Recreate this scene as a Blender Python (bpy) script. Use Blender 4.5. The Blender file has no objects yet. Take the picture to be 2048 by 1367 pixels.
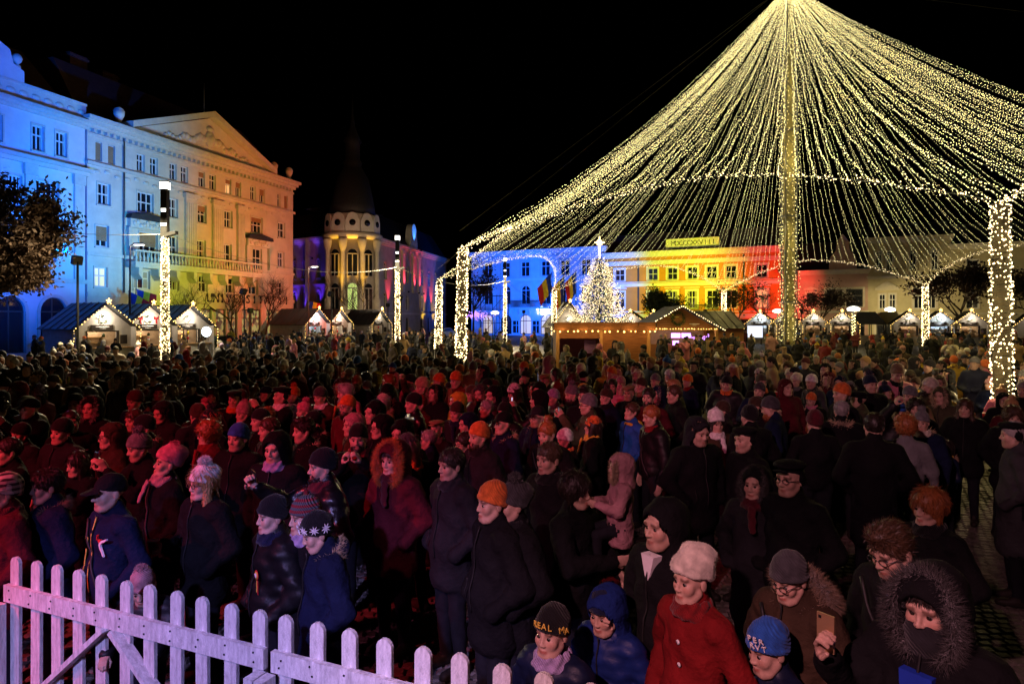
import bpy, math, random, time
import numpy as np
from mathutils import Vector, Matrix, Euler
T0 = time.time()
random.seed(7); RNG = np.random.default_rng(7)
sc = bpy.context.scene
COL = sc.collection

# ------------------------------------------------------------------ camera, world, exposure
F, H, CX, HY = 1365.0, 2.8, 1024.0, 635.0        # focal length (px of a 2048 frame), eye height, principal x, horizon y
cd = bpy.data.cameras.new('camera'); cam = bpy.data.objects.new('camera', cd); COL.objects.link(cam)
cam.location = (0, 0, H); cam.rotation_euler = (math.radians(90), 0, 0)
cd.sensor_width = 36; cd.lens = F / 2048 * 36; cd.shift_y = -(683.5 - HY) / 2048
cd.clip_start = 0.05; cd.clip_end = 3000
sc.camera = cam
w = bpy.data.worlds.new('World'); sc.world = w; w.use_nodes = True
wn = w.node_tree.nodes; bg = wn['Background']
sky = wn.new('ShaderNodeTexSky'); sky.sky_type = 'NISHITA'; sky.sun_disc = False
sky.sun_elevation = math.radians(-4); sky.sun_rotation = math.radians(200)
w.node_tree.links.new(sky.outputs[0], bg.inputs[0]); bg.inputs[1].default_value = 0.0006
sc.view_settings.view_transform = 'Standard'; sc.view_settings.look = 'None'
sc.view_settings.exposure = 0.0; sc.view_settings.gamma = 1.0
cy = sc.cycles
cy.use_denoising = True
cy.max_bounces = 4; cy.diffuse_bounces = 2; cy.glossy_bounces = 2; cy.transmission_bounces = 2
cy.transparent_max_bounces = 6; cy.caustics_reflective = False; cy.caustics_refractive = False
cy.sample_clamp_indirect = 3.0; cy.use_light_tree = True
R = math.radians

# ------------------------------------------------------------------ the lamps that light the place
def aim(o, target):
    o.rotation_euler = (Vector(target) - o.location).to_track_quat('-Z', 'Y').to_euler()
def spot(name, loc, target, color, power, size=70, blend=0.6, radius=0.12):
    l = bpy.data.lights.new(name, 'SPOT'); l.color = color; l.energy = power
    l.spot_size = R(size); l.spot_blend = blend; l.shadow_soft_size = radius
    o = bpy.data.objects.new(name, l); COL.objects.link(o); o.location = loc; aim(o, target)
    return o
def point(name, loc, color, power, radius=0.05):
    l = bpy.data.lights.new(name, 'POINT'); l.color = color; l.energy = power; l.shadow_soft_size = radius
    o = bpy.data.objects.new(name, l); COL.objects.link(o); o.location = loc
    return o
STAGE = [((-8.5, 1.2, 6.6), (-3.5, 6.9, 1.2), (1.0, 0.05, 0.085), 3300, 44),
         ((-6.2, 0.2, 5.2), (-2.3, 5.6, 1.5), (1.0, 0.20, 0.42), 900, 46),
         ((-2.6, -1.4, 4.6), (-1.9, 3.5, 0.45), (0.42, 0.36, 1.0), 1900, 42),
         ((-2.4, -1.7, 5.6), (2.3, 4.7, 1.3), (1.0, 0.42, 0.50), 1900, 50)]
FLOOD = [  # position, target, colour, power, cone : facade floodlights standing in the square, plus one added fill lamp
    ((-19.5, 30.5, 5.4), (-33.2, 40.5, 11.5), (0.0, 0.115, 1.0), 36000, 78),
    ((-18.0, 45.5, 4.6), (-29.8, 50.5, 11.0), (0.0, 0.44, 1.0), 8500, 68),
    ((-13.5, 50.5, 4.6), (-27.8, 57.5, 11.5), (1.0, 0.90, 0.08), 3300, 82),
    ((-10.0, 60.5, 4.6), (-24.4, 69.0, 10.5), (1.0, 0.13, 0.05), 9000, 88),
    ((1.5, 88.0, 3.6), (-0.6, 109.5, 7.8), (0.0, 0.11, 1.0), 36000, 58),
    ((10.5, 84.0, 3.6), (8.6, 104.0, 8.5), (0.0, 0.11, 1.0), 35000, 80),
    ((18.5, 82.0, 3.6), (21.8, 97.0, 8.0), (0.92, 0.92, 0.03), 9500, 70),
    ((22.5, 79.5, 3.6), (25.4, 95.0, 8.0), (0.92, 0.92, 0.03), 9500, 60),
    ((33.0, 78.0, 3.6), (34.2, 90.8, 7.0), (1.0, 0.02, 0.025), 10500, 66),
    ((-13.5, 74.0, 4.2), (-21.5, 92.5, 7.5), (1.0, 0.70, 0.42), 4200, 70),  # added fill lamp, brightens the dark walls of the turret building
    ((-20.8, 54.0, 3.4), (-27.6, 57.5, 5.2), (0.80, 1.0, 0.03), 900, 82),
]
for k, (a, b, c, p, s) in enumerate(FLOOD): spot('facade_flood_beam', a, b, c, p, s, 0.7, 0.15)
for a, b, c, p, s in STAGE: spot('stage_beam', a, b, c, p, s, 0.75, 0.10)

# ------------------------------------------------------------------ helpers
def P(px, py, d): return Vector(((px - CX) / F * d, d, H - (py - HY) / F * d))
def tag(o, label=None, cat=None, group=None, kind=None):
    if label: o['label'] = label
    if cat: o['category'] = cat
    if group: o['group'] = group
    if kind: o['kind'] = kind
    return o
def empty(name, loc=(0, 0, 0), rz=0, parent=None):
    o = bpy.data.objects.new(name, None); COL.objects.link(o); o.location = loc; o.rotation_euler = (0, 0, rz)
    o.empty_display_size = 0.2
    if parent: o.parent = parent
    return o
def link(name, mesh, parent=None, loc=None, rot=None, scale=None):
    o = bpy.data.objects.new(name, mesh); COL.objects.link(o)
    if parent: o.parent = parent
    if loc is not None: o.location = loc
    if rot is not None: o.rotation_euler = rot
    if scale is not None: o.scale = (scale,) * 3 if not hasattr(scale, '__len__') else scale
    return o
def mesh_np(name, V, faces, mats, midx=None, smooth=False):
    me = bpy.data.meshes.new(name)
    me.from_pydata(V.tolist() if hasattr(V, 'tolist') else V, [], faces.tolist() if hasattr(faces, 'tolist') else faces)
    for m in mats: me.materials.append(m)
    if midx is not None: me.polygons.foreach_set('material_index', np.asarray(midx, dtype=np.int32))
    if smooth: me.polygons.foreach_set('use_smooth', np.ones(len(me.polygons), dtype=bool))
    me.update()
    return me

class MB:
    """collects shapes for one mesh"""
    def __init__(s): s.v = []; s.f = []; s.m = []; s.sm = []
    def add(s, vs, fs, mi=0, smooth=False):
        b = len(s.v); s.v += [tuple(v) for v in vs]
        for f in fs: s.f.append(tuple(b + i for i in f)); s.m.append(mi); s.sm.append(smooth)
    def box(s, x0, x1, y0, y1, z0, z1, mi=0, M=None):
        vs = [Vector((x, y, z)) for z in (z0, z1) for y in (y0, y1) for x in (x0, x1)]
        if M: vs = [M @ v for v in vs]
        s.add(vs, [(0, 2, 3, 1), (4, 5, 7, 6), (0, 1, 5, 4), (2, 6, 7, 3), (0, 4, 6, 2), (1, 3, 7, 5)], mi)
    def bar(s, a, b, w, h=None, mi=0):
        a, b = Vector(a), Vector(b); d = b - a; L = d.length
        if L < 1e-6: return
        M = Matrix.Translation(a) @ d.to_track_quat('Z', 'Y').to_matrix().to_4x4()
        h = h or w
        s.box(-w / 2, w / 2, -h / 2, h / 2, 0, L, mi, M)
    def tube(s, pts, r, n=6, mi=0, cap=True, smooth=True):
        pts = [Vector(p) for p in pts]; rs = r if hasattr(r, '__len__') else [r] * len(pts)
        vs = []; N = len(pts); up = None
        for i, p in enumerate(pts):
            d = (pts[min(i + 1, N - 1)] - pts[max(i - 1, 0)])
            d = d.normalized() if d.length > 1e-9 else Vector((0, 0, 1))
            if up is None: up = d.orthogonal().normalized()
            a = (up - d * up.dot(d)); a = a.normalized() if a.length > 1e-6 else d.orthogonal().normalized(); up = a
            b = d.cross(a)
            for k in range(n):
                t = 2 * math.pi * k / n; vs.append(p + (a * math.cos(t) + b * math.sin(t)) * rs[i])
        fs = [(i * n + k, i * n + (k + 1) % n, (i + 1) * n + (k + 1) % n, (i + 1) * n + k) for i in range(N - 1) for k in range(n)]
        if cap: fs += [tuple(range(n))[::-1], tuple((N - 1) * n + k for k in range(n))]
        s.add(vs, fs, mi, smooth)
    def lathe(s, prof, n=16, mi=0, M=None, smooth=True):
        vs = []
        for r, z in prof:
            for k in range(n):
                t = 2 * math.pi * k / n; v = Vector((r * math.cos(t), r * math.sin(t), z)); vs.append(M @ v if M else v)
        N = len(prof)
        fs = [(i * n + k, i * n + (k + 1) % n, (i + 1) * n + (k + 1) % n, (i + 1) * n + k) for i in range(N - 1) for k in range(n)]
        fs += [tuple(range(n))[::-1], tuple((N - 1) * n + k for k in range(n))]
        s.add(vs, fs, mi, smooth)
    def prism(s, poly, y0, y1, mi=0, M=None):
        """polygon in x,z pushed along y"""
        n = len(poly); vs = [Vector((x, y0, z)) for x, z in poly] + [Vector((x, y1, z)) for x, z in poly]
        if M: vs = [M @ v for v in vs]
        s.add(vs, [tuple(range(n)), tuple(range(n, 2 * n))[::-1]] + [(i, i + n, (i + 1) % n + n, (i + 1) % n) for i in range(n)], mi)
    def octa(s, c, r, mi=0):
        x, y, z = c
        s.add([(x + r, y, z), (x - r, y, z), (x, y + r, z), (x, y - r, z), (x, y, z + r), (x, y, z - r)],
              [(0, 2, 4), (2, 1, 4), (1, 3, 4), (3, 0, 4), (2, 0, 5), (1, 2, 5), (3, 1, 5), (0, 3, 5)], mi)
    def build(s, name, mats, parent=None, loc=None, rot=None):
        mats = mats if isinstance(mats, (list, tuple)) else [mats]
        me = bpy.data.meshes.new(name); me.from_pydata(s.v, [], s.f)
        for m in mats: me.materials.append(m)
        if len(mats) > 1: me.polygons.foreach_set('material_index', np.array(s.m, dtype=np.int32))
        me.polygons.foreach_set('use_smooth', np.array(s.sm, dtype=bool)); me.update()
        return link(name, me, parent, loc, rot)

# ------------------------------------------------------------------ materials
def new_mat(name):
    m = bpy.data.materials.new(name); m.use_nodes = True
    nt = m.node_tree; return m, nt, nt.nodes, nt.nodes['Principled BSDF']
def surf(name, col, rough=0.8, var=0.25, scale=3.0, bump=0.0, bscale=40.0, metal=0.0, spec=0.3, fine=None, coord='Object', stretch=None):
    m, nt, N, b = new_mat(name)
    tc = N.new('ShaderNodeTexCoord'); src = tc.outputs[coord]
    if stretch:
        mp = N.new('ShaderNodeMapping'); mp.inputs['Scale'].default_value = stretch
        nt.links.new(src, mp.inputs[0]); src = mp.outputs[0]
    no = N.new('ShaderNodeTexNoise'); no.inputs['Scale'].default_value = scale; no.inputs['Detail'].default_value = 6; no.inputs['Roughness'].default_value = 0.65
    nt.links.new(src, no.inputs['Vector'])
    rp = N.new('ShaderNodeMapRange'); rp.inputs[1].default_value = 0.3; rp.inputs[2].default_value = 0.7
    rp.inputs[3].default_value = 1 - var; rp.inputs[4].default_value = 1 + var * 0.6
    nt.links.new(no.outputs[0], rp.inputs[0])
    mx = N.new('ShaderNodeMix'); mx.data_type = 'RGBA'; mx.blend_type = 'MULTIPLY'; mx.inputs[0].default_value = 1
    mx.inputs[6].default_value = (*col, 1)
    nt.links.new(rp.outputs[0], mx.inputs[7]); nt.links.new(mx.outputs[2], b.inputs['Base Color'])
    b.inputs['Roughness'].default_value = rough; b.inputs['Metallic'].default_value = metal; b.inputs['Specular IOR Level'].default_value = spec
    if bump:
        n2 = N.new('ShaderNodeTexNoise'); n2.inputs['Scale'].default_value = bscale; n2.inputs['Detail'].default_value = 4
        nt.links.new(src, n2.inputs['Vector'])
        bp = N.new('ShaderNodeBump'); bp.inputs['Strength'].default_value = bump; bp.inputs['Distance'].default_value = 0.02
        nt.links.new(n2.outputs[0], bp.inputs['Height']); nt.links.new(bp.outputs[0], b.inputs['Normal'])
    return m
def glow(name, col, strength, sample=False):
    m, nt, N, b = new_mat(name)
    b.inputs['Base Color'].default_value = (*[min(1, c) for c in col], 1)
    b.inputs['Emission Color'].default_value = (*col, 1); b.inputs['Emission Strength'].default_value = strength
    try: m.cycles.emission_sampling = 'AUTO' if sample else 'NONE'
    except Exception: pass
    return m
def glass(name, col=(0.012, 0.014, 0.02), rough=0.08):
    m, nt, N, b = new_mat(name)
    b.inputs['Base Color'].default_value = (*col, 1); b.inputs['Roughness'].default_value = rough; b.inputs['Specular IOR Level'].default_value = 0.6
    no = N.new('ShaderNodeTexNoise'); no.inputs['Scale'].default_value = 1.2
    bp = N.new('ShaderNodeBump'); bp.inputs['Strength'].default_value = 0.05
    nt.links.new(no.outputs[0], bp.inputs['Height']); nt.links.new(bp.outputs[0], b.inputs['Normal'])
    return m
M = {}
M['stucco_cream'] = surf('stucco_cream', (0.62, 0.56, 0.45), 0.9, 0.16, 0.7, 0.25, 30)
M['stucco_white'] = surf('stucco_white', (0.66, 0.64, 0.60), 0.9, 0.14, 0.8, 0.25, 30)
M['stone_trim'] = surf('stone_trim', (0.60, 0.55, 0.45), 0.85, 0.14, 2.0, 0.2, 40)
M['stucco_grey'] = surf('stucco_grey', (0.42, 0.38, 0.33), 0.9, 0.2, 0.8, 0.25, 25)
M['stucco_orange'] = surf('stucco_orange', (0.62, 0.26, 0.05), 0.9, 0.16, 0.7, 0.2, 30)
M['stucco_rose'] = surf('stucco_rose', (0.52, 0.33, 0.28), 0.9, 0.18, 0.7, 0.2, 30)
M['stucco_olive'] = surf('stucco_olive', (0.50, 0.44, 0.28), 0.9, 0.18, 0.7, 0.2, 30)
M['trim_white'] = surf('trim_white', (0.74, 0.74, 0.70), 0.8, 0.12, 2, 0.15, 40)
M['roof_tile'] = surf('roof_tile', (0.10, 0.045, 0.03), 0.9, 0.35, 3, 0.5, 14)
M['roof_slate'] = surf('roof_slate', (0.03, 0.032, 0.036), 0.6, 0.35, 3, 0.4, 20)
M['frame_white'] = surf('frame_white', (0.62, 0.62, 0.60), 0.5, 0.1, 4)
M['frame_dark'] = surf('frame_dark', (0.05, 0.045, 0.04), 0.5, 0.2, 4)
M['blind'] = surf('blind', (0.32, 0.18, 0.09), 0.8, 0.15, 2, 0.3, 30)
M['curtain'] = surf('curtain', (0.32, 0.30, 0.27), 0.9, 0.3, 4, stretch=(8, 1, 0.6))
M['pane'] = glass('pane')
M['pane_lit'] = glow('pane_lit', (1.0, 0.72, 0.34), 0.55)
M['pane_green'] = glow('pane_green', (0.62, 0.85, 0.25), 0.7)
M['iron'] = surf('iron', (0.03, 0.03, 0.03), 0.55, 0.3, 6, metal=0.6)
M['steel'] = surf('steel', (0.22, 0.22, 0.21), 0.45, 0.2, 6, metal=0.8)
M['wood'] = surf('wood', (0.24, 0.10, 0.035), 0.62, 0.4, 5, 0.35, 30, stretch=(0.5, 4, 7))
M['wood_pale'] = surf('wood_pale', (0.42, 0.24, 0.09), 0.62, 0.35, 5, 0.3, 30, stretch=(4, 4, 0.5))
M['paint_white'] = surf('paint_white', (0.76, 0.75, 0.73), 0.6, 0.42, 7, 0.5, 45, stretch=(5, 5, 1.2))
M['fence_edge'] = surf('fence_edge', (0.74, 0.73, 0.72), 0.55, 0.16, 9, 0.3, 90, stretch=(6, 6, 0.8))
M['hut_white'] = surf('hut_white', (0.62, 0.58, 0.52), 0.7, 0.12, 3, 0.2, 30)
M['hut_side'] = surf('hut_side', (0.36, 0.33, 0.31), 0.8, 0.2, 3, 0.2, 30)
M['sheet_roof'] = surf('sheet_roof', (0.035, 0.037, 0.042), 0.5, 0.25, 2, metal=0.2)
M['sign_dark'] = surf('sign_dark', (0.035, 0.025, 0.02), 0.6, 0.2, 6)
M['bark'] = surf('bark', (0.055, 0.038, 0.026), 0.95, 0.4, 8, 0.6, 25, stretch=(3, 3, 0.7))
M['leaf_brown'] = surf('leaf_brown', (0.075, 0.045, 0.03), 0.7, 0.5, 5)
M['leaf_green'] = surf('leaf_green', (0.05, 0.07, 0.02), 0.7, 0.5, 5)
M['needle'] = surf('needle', (0.035, 0.06, 0.02), 0.75, 0.5, 8)
M['cable'] = surf('cable', (0.05, 0.05, 0.035), 0.6, 0.2, 5)
M['wire_pale'] = surf('wire_pale', (0.45, 0.42, 0.34), 0.5, 0.1, 5)
M['concrete'] = surf('concrete', (0.28, 0.26, 0.22), 0.9, 0.25, 3, 0.4, 20)
M['net'] = surf('net', (0.45, 0.40, 0.18), 0.8, 0.35, 9, 0.5, 20)
M['red_cloth'] = surf('red_cloth', (0.55, 0.02, 0.03), 0.7, 0.2, 6)
M['yellow_cloth'] = surf('yellow_cloth', (0.75, 0.55, 0.03), 0.7, 0.2, 6)
M['blue_cloth'] = surf('blue_cloth', (0.01, 0.04, 0.40), 0.7, 0.2, 6)
M['bulb'] = glow('bulb', (1.0, 0.85, 0.36), 4.4)
M['bulb_warm'] = glow('bulb_warm', (1.0, 0.76, 0.40), 5.0)
M['bulb_white'] = glow('bulb_white', (1.0, 0.78, 0.42), 3.0)
M['bulb_amber'] = glow('bulb_amber', (1.0, 0.60, 0.16), 6.0)
M['lamp_white'] = glow('lamp_white', (1.0, 0.95, 0.86), 4.0)
M['lamp_cool'] = glow('lamp_cool', (0.72, 0.88, 1.0), 5.0)
M['purple_led'] = glow('purple_led', (0.55, 0.25, 1.0), 4.0)
M['screen'] = glow('screen', (0.80, 0.86, 1.0), 1.3)
M['interior_warm'] = surf('interior_warm', (0.50, 0.36, 0.24), 0.8, 0.35, 2.5)
M['interior_cool'] = surf('interior_cool', (0.45, 0.5, 0.55), 0.8, 0.3, 2.5)
# ------------------------------------------------------------------ ground
def cobble_mat():
    m, nt, N, b = new_mat('cobbles')
    tc = N.new('ShaderNodeTexCoord')
    vo = N.new('ShaderNodeTexVoronoi'); vo.inputs['Scale'].default_value = 8.5; vo.feature = 'DISTANCE_TO_EDGE'
    vc = N.new('ShaderNodeTexVoronoi'); vc.inputs['Scale'].default_value = 8.5
    no = N.new('ShaderNodeTexNoise'); no.inputs['Scale'].default_value = 0.6; no.inputs['Detail'].default_value = 5
    for n in (vo, vc, no): nt.links.new(tc.outputs['Object'], n.inputs['Vector'])
    r = N.new('ShaderNodeMapRange'); r.inputs[1].default_value = 0.0; r.inputs[2].default_value = 0.12; nt.links.new(vo.outputs['Distance'], r.inputs[0])
    cr = N.new('ShaderNodeMix'); cr.data_type = 'RGBA'; cr.inputs[6].default_value = (0.018, 0.017, 0.016, 1); cr.inputs[7].default_value = (0.15, 0.135, 0.115, 1)
    nt.links.new(r.outputs[0], cr.inputs[0])
    mx = N.new('ShaderNodeMix'); mx.data_type = 'RGBA'; mx.blend_type = 'MULTIPLY'; mx.inputs[0].default_value = 0.75
    nt.links.new(cr.outputs[2], mx.inputs[6]); nt.links.new(no.outputs[0], mx.inputs[7]); nt.links.new(mx.outputs[2], b.inputs['Base Color'])
    bp = N.new('ShaderNodeBump'); bp.inputs['Strength'].default_value = 0.7; bp.inputs['Distance'].default_value = 0.03
    nt.links.new(r.outputs[0], bp.inputs['Height']); nt.links.new(bp.outputs[0], b.inputs['Normal'])
    b.inputs['Roughness'].default_value = 0.6
    return m
mb = MB(); mb.add([(-260, -30, 0), (260, -30, 0), (260, 420, 0), (-260, 420, 0)], [(0, 1, 2, 3)])
tag(mb.build('ground', cobble_mat()), kind='structure')
mb = MB(); mb.add([(-400, 400, -2), (-400, 400, 1)], [])
# paving setts near the crowd: real blocks, one joined sheet laid in courses
def setts():
    x0, x1, y0, y1 = -9.0, 12.5, 3.2, 17.0
    px, py = 0.115, 0.105
    nx, ny = int((x1 - x0) / px), int((y1 - y0) / py)
    ii, jj = np.meshgrid(np.arange(nx), np.arange(ny), indexing='ij')
    cx = x0 + (ii + 0.5 * (jj % 2)) * px; cyy = y0 + jj * py + 0.03 * np.sin(cx * 1.7)
    keep = np.abs(cx) < 0.78 * cyy + 0.5
    cx, cyy = cx[keep], cyy[keep]; n = len(cx)
    hx = 0.051 + RNG.uniform(-.006, .004, n); hy = 0.046 + RNG.uniform(-.006, .004, n)
    z = 0.022 + RNG.uniform(-.006, .007, n); tl = RNG.uniform(-.004, .004, (n, 4))
    V = np.zeros((n, 8, 3), dtype=np.float32)
    for k, (sx, sy) in enumerate(((-1, -1), (1, -1), (1, 1), (-1, 1))):
        V[:, k] = np.stack([cx + sx * hx, cyy + sy * hy, np.full(n, 0.001)], 1)
        V[:, k + 4] = np.stack([cx + sx * (hx - .009), cyy + sy * (hy - .009), z + tl[:, k]], 1)
    q = np.array([(4, 5, 6, 7), (0, 1, 5, 4), (1, 2, 6, 5), (2, 3, 7, 6), (3, 0, 4, 7)])
    Fc = (q[None] + 8 * np.arange(n)[:, None, None]).reshape(-1, 4)
    m = surf('sett_stone', (0.13, 0.118, 0.10), 0.55, 0.6, 7, 0.5, 60)
    tag(link('paving_setts', mesh_np('paving_setts', V.reshape(-1, 3), Fc, [m])), 'small grey granite setts laid in courses over the square', 'paving', kind='stuff')
setts()

# ------------------------------------------------------------------ facades
class Fac:
    def __init__(s, O, A, name, label, cat='building'):
        s.O = Vector((O[0], O[1])); d = Vector((A[0] - O[0], A[1] - O[1])); s.L = d.length; s.u = d / s.L
        s.phi = math.atan2(s.u.y, s.u.x); s.root = tag(empty(name, (O[0], O[1], 0), s.phi), label, cat)
        s.holes = []
    def s_of(s, px):
        t = (px - CX) / F      # O.x + k u.x = t (O.y + k u.y)
        return (t * s.O.y - s.O.x) / (s.u.x - t * s.u.y)
    def z_of(s, px, py):
        Y = s.O.y + s.s_of(px) * s.u.y; return H - (py - HY) / F * Y
    def part(s, name, mb, mats): return mb.build(name, mats, s.root)
def arch_pts(s0, s1, z1, n=10):
    r = (s1 - s0) / 2; c = (s0 + s1) / 2
    return [(c - r * math.cos(math.pi * k / n), z1 - r + r * math.sin(math.pi * k / n)) for k in range(n + 1)]
def wall(fac, s0, s1, z0, z1, mat, thick=0.35, name='wall'):
    """front wall with recessed openings"""
    hs = [h for h in fac.holes if h[0] > s0 and h[1] < s1 and h[3] < z1 + .01 and h[2] >= z0 - .01]
    xs = sorted({s0, s1, *[h[0] for h in hs], *[h[1] for h in hs]}); zs = sorted({z0, z1, *[h[2] for h in hs], *[h[3] for h in hs]})
    mb = MB()
    for i in range(len(xs) - 1):
        j = 0
        while j < len(zs) - 1:
            def inh(j): 
                cxm, czm = (xs[i] + xs[i + 1]) / 2, (zs[j] + zs[j + 1]) / 2
                return any(h[0] < cxm < h[1] and h[2] < czm < h[3] for h in hs)
            if inh(j): j += 1; continue
            k = j
            while k + 1 < len(zs) - 1 and not inh(k + 1): k += 1
            mb.add([(xs[i], 0, zs[j]), (xs[i + 1], 0, zs[j]), (xs[i + 1], 0, zs[k + 1]), (xs[i], 0, zs[k + 1])], [(0, 1, 2, 3)])
            j = k + 1
    for a, b, c, d, ar in hs:
        t = thick
        if ar:
            pts = arch_pts(a, b, d); r = (b - a) / 2
            mb.add([(a, 0, c), (a, t, c), (a, t, d - r), (a, 0, d - r)], [(0, 1, 2, 3)]); mb.add([(b, 0, c), (b, t, c), (b, t, d - r), (b, 0, d - r)], [(3, 2, 1, 0)])
            for (xa, za), (xb, zb) in zip(pts, pts[1:]):
                mb.add([(xa, 0, za), (xb, 0, zb), (xb, 0, d), (xa, 0, d)], [(0, 1, 2, 3)])
                mb.add([(xa, 0, za), (xb, 0, zb), (xb, t, zb), (xa, t, za)], [(3, 2, 1, 0)])
        else:
            mb.add([(a, 0, c), (a, t, c), (a, t, d), (a, 0, d)], [(0, 1, 2, 3)]); mb.add([(b, 0, c), (b, t, c), (b, t, d), (b, 0, d)], [(3, 2, 1, 0)])
            mb.add([(a, 0, d), (a, t, d), (b, t, d), (b, 0, d)], [(0, 1, 2, 3)])
        mb.add([(a, 0, c), (a, t, c), (b, t, c), (b, 0, c)], [(3, 2, 1, 0)])
    return fac.part(name, mb, mat)
def shell(fac, s0, s1, z1, depth, mat):
    """side and back walls behind a front"""
    mb = MB(); mb.add([(s0, 0, 0), (s0, depth, 0), (s0, depth, z1), (s0, 0, z1)], [(0, 3, 2, 1)]); mb.add([(s1, 0, 0), (s1, depth, 0), (s1, depth, z1), (s1, 0, z1)], [(0, 1, 2, 3)])
    mb.add([(s0, depth, 0), (s1, depth, 0), (s1, depth, z1), (s0, depth, z1)], [(0, 3, 2, 1)])
    fac.part('side_wall', mb, mat)
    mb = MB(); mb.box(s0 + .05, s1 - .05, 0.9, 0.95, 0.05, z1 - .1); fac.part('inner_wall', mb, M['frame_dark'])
def window(fac, s0, s1, z0, z1, arch=False, nv=2, transom=0.62, frame='frame_white', pane='pane', blind=0.0, curtain=False, hood=None, surround=None, sill=True, tm='stone_trim', reg=True):
    if reg: fac.holes.append((s0, s1, z0, z1, arch))
    y0, y1, fw = 0.16, 0.22, min(0.10, (s1 - s0) * 0.12)
    mb = MB()
    mb.box(s0, s0 + fw, y0, y1, z0, z1 - ((s1 - s0) / 2 if arch else 0)); mb.box(s1 - fw, s1, y0, y1, z0, z1 - ((s1 - s0) / 2 if arch else 0))
    mb.box(s0 + fw, s1 - fw, y0, y1, z0, z0 + fw)
    if arch:
        pts = arch_pts(s0, s1, z1); c = (s0 + s1) / 2; r = (s1 - s0) / 2; k = (r - fw) / r; zc = z1 - r
        for (xa, za), (xb, zb) in zip(pts, pts[1:]):
            ia, ib = (c + (xa - c) * k, zc + (za - zc) * k), (c + (xb - c) * k, zc + (zb - zc) * k)
            mb.add([(xa, y0, za), (xb, y0, zb), (ib[0], y0, ib[1]), (ia[0], y0, ia[1])], [(3, 2, 1, 0)])
        zt = zc
        mb.box(s0 + fw, s1 - fw, y0 + .003, y1, zt - fw / 2, zt + fw / 2)
    else:
        mb.box(s0 + fw, s1 - fw, y0, y1, z1 - fw, z1); zt = z0 + (z1 - z0) * transom
        mb.box(s0 + fw, s1 - fw, y0 + .003, y1, zt - fw / 2, zt + fw / 2)
    for k in range(1, nv):
        x = s0 + (s1 - s0) * k / nv; mb.box(x - fw * .45, x + fw * .45, y0 + .006, y1, z0 + fw, z1 - fw)
    o = fac.part('window', mb, M[frame])
    mb = MB(); mb.add([(s0, y1 - .01, z0), (s1, y1 - .01, z0), (s1, y1 - .01, z1), (s0, y1 - .01, z1)], [(0, 1, 2, 3)])
    mb.build('pane', M[pane], o)
    if curtain:
        mb = MB(); h = z1 - (s1 - s0) / 2 if arch else z1
        for a, b in ((s0, s0 + (s1 - s0) * .34), (s1 - (s1 - s0) * .34, s1)): mb.box(a + fw, b - fw, y1 - .03, y1 - .015, z0 + fw, h - fw)
        mb.build('curtain', M['curtain'], o)
    if blind:
        mb = MB(); n = 9; hh = (z1 - z0 - 2 * fw) * blind
        for k in range(n):
            za = z1 - fw - hh * k / n; mb.box(s0 + fw * .6, s1 - fw * .6, y0 - .05, y0 - .02, za - hh / n * .93, za)
        mb.build('roller_blind', M['blind'], o)
    if surround:
        mb = MB(); q = surround; top = z1 if not arch else z1 - (s1 - s0) / 2
        mb.box(s0 - q, s0, -.06, .02, z0 - .02, top); mb.box(s1, s1 + q, -.06, .02, z0 - .02, top)
        if arch:
            pts = arch_pts(s0, s1, z1); c = (s0 + s1) / 2; r = (s1 - s0) / 2; k = (r + q) / r; zc = z1 - r
            for (xa, za), (xb, zb) in zip(pts, pts[1:]):
                oa, ob = (c + (xa - c) * k, zc + (za - zc) * k), (c + (xb - c) * k, zc + (zb - zc) * k)
                mb.add([(xa, -.06, za), (xb, -.06, zb), (ob[0], -.06, ob[1]), (oa[0], -.06, oa[1]), (oa[0], .02, oa[1]), (ob[0], .02, ob[1])], [(0, 1, 2, 3), (3, 2, 5, 4)])
        else: mb.box(s0 - q, s1 + q, -.06, .02, z1, z1 + q)
        mb.build('surround', M[tm], o)
    if sill:
        mb = MB(); mb.box(s0 - .12, s1 + .12, -.14, .05, z0 - .12, z0 - .02); mb.build('sill', M[tm], o)
    if hood:
        mb = MB(); q = surround or 0.1; zz = z1 + q + .18
        mb.box(s0 - q - .15, s1 + q + .15, -.2, .02, zz, zz + .12)
        if hood == 'ped': mb.prism([(s0 - q - .15, zz + .12), (s1 + q + .15, zz + .12), ((s0 + s1) / 2, zz + .12 + (s1 - s0) * .3)], -.17, .02)
        mb.build('hood_mould', M[tm], o)
    return o
def band(fac, name, s0, s1, z0, z1, proj, mat='stone_trim', steps=1):
    mb = MB()
    for k in range(steps):
        za, zb = z0 + (z1 - z0) * k / steps, z0 + (z1 - z0) * (k + 1) / steps
        mb.box(s0 - proj * (k + 1) / steps * .6, s1 + proj * (k + 1) / steps * .6, -proj * (k + 1) / steps, 0.004 * (k + 1), za, zb)
    return fac.part(name, mb, M[mat])
def zoomx(lst, k, off): return [tuple(off + v * k for v in q) for q in lst]

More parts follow.
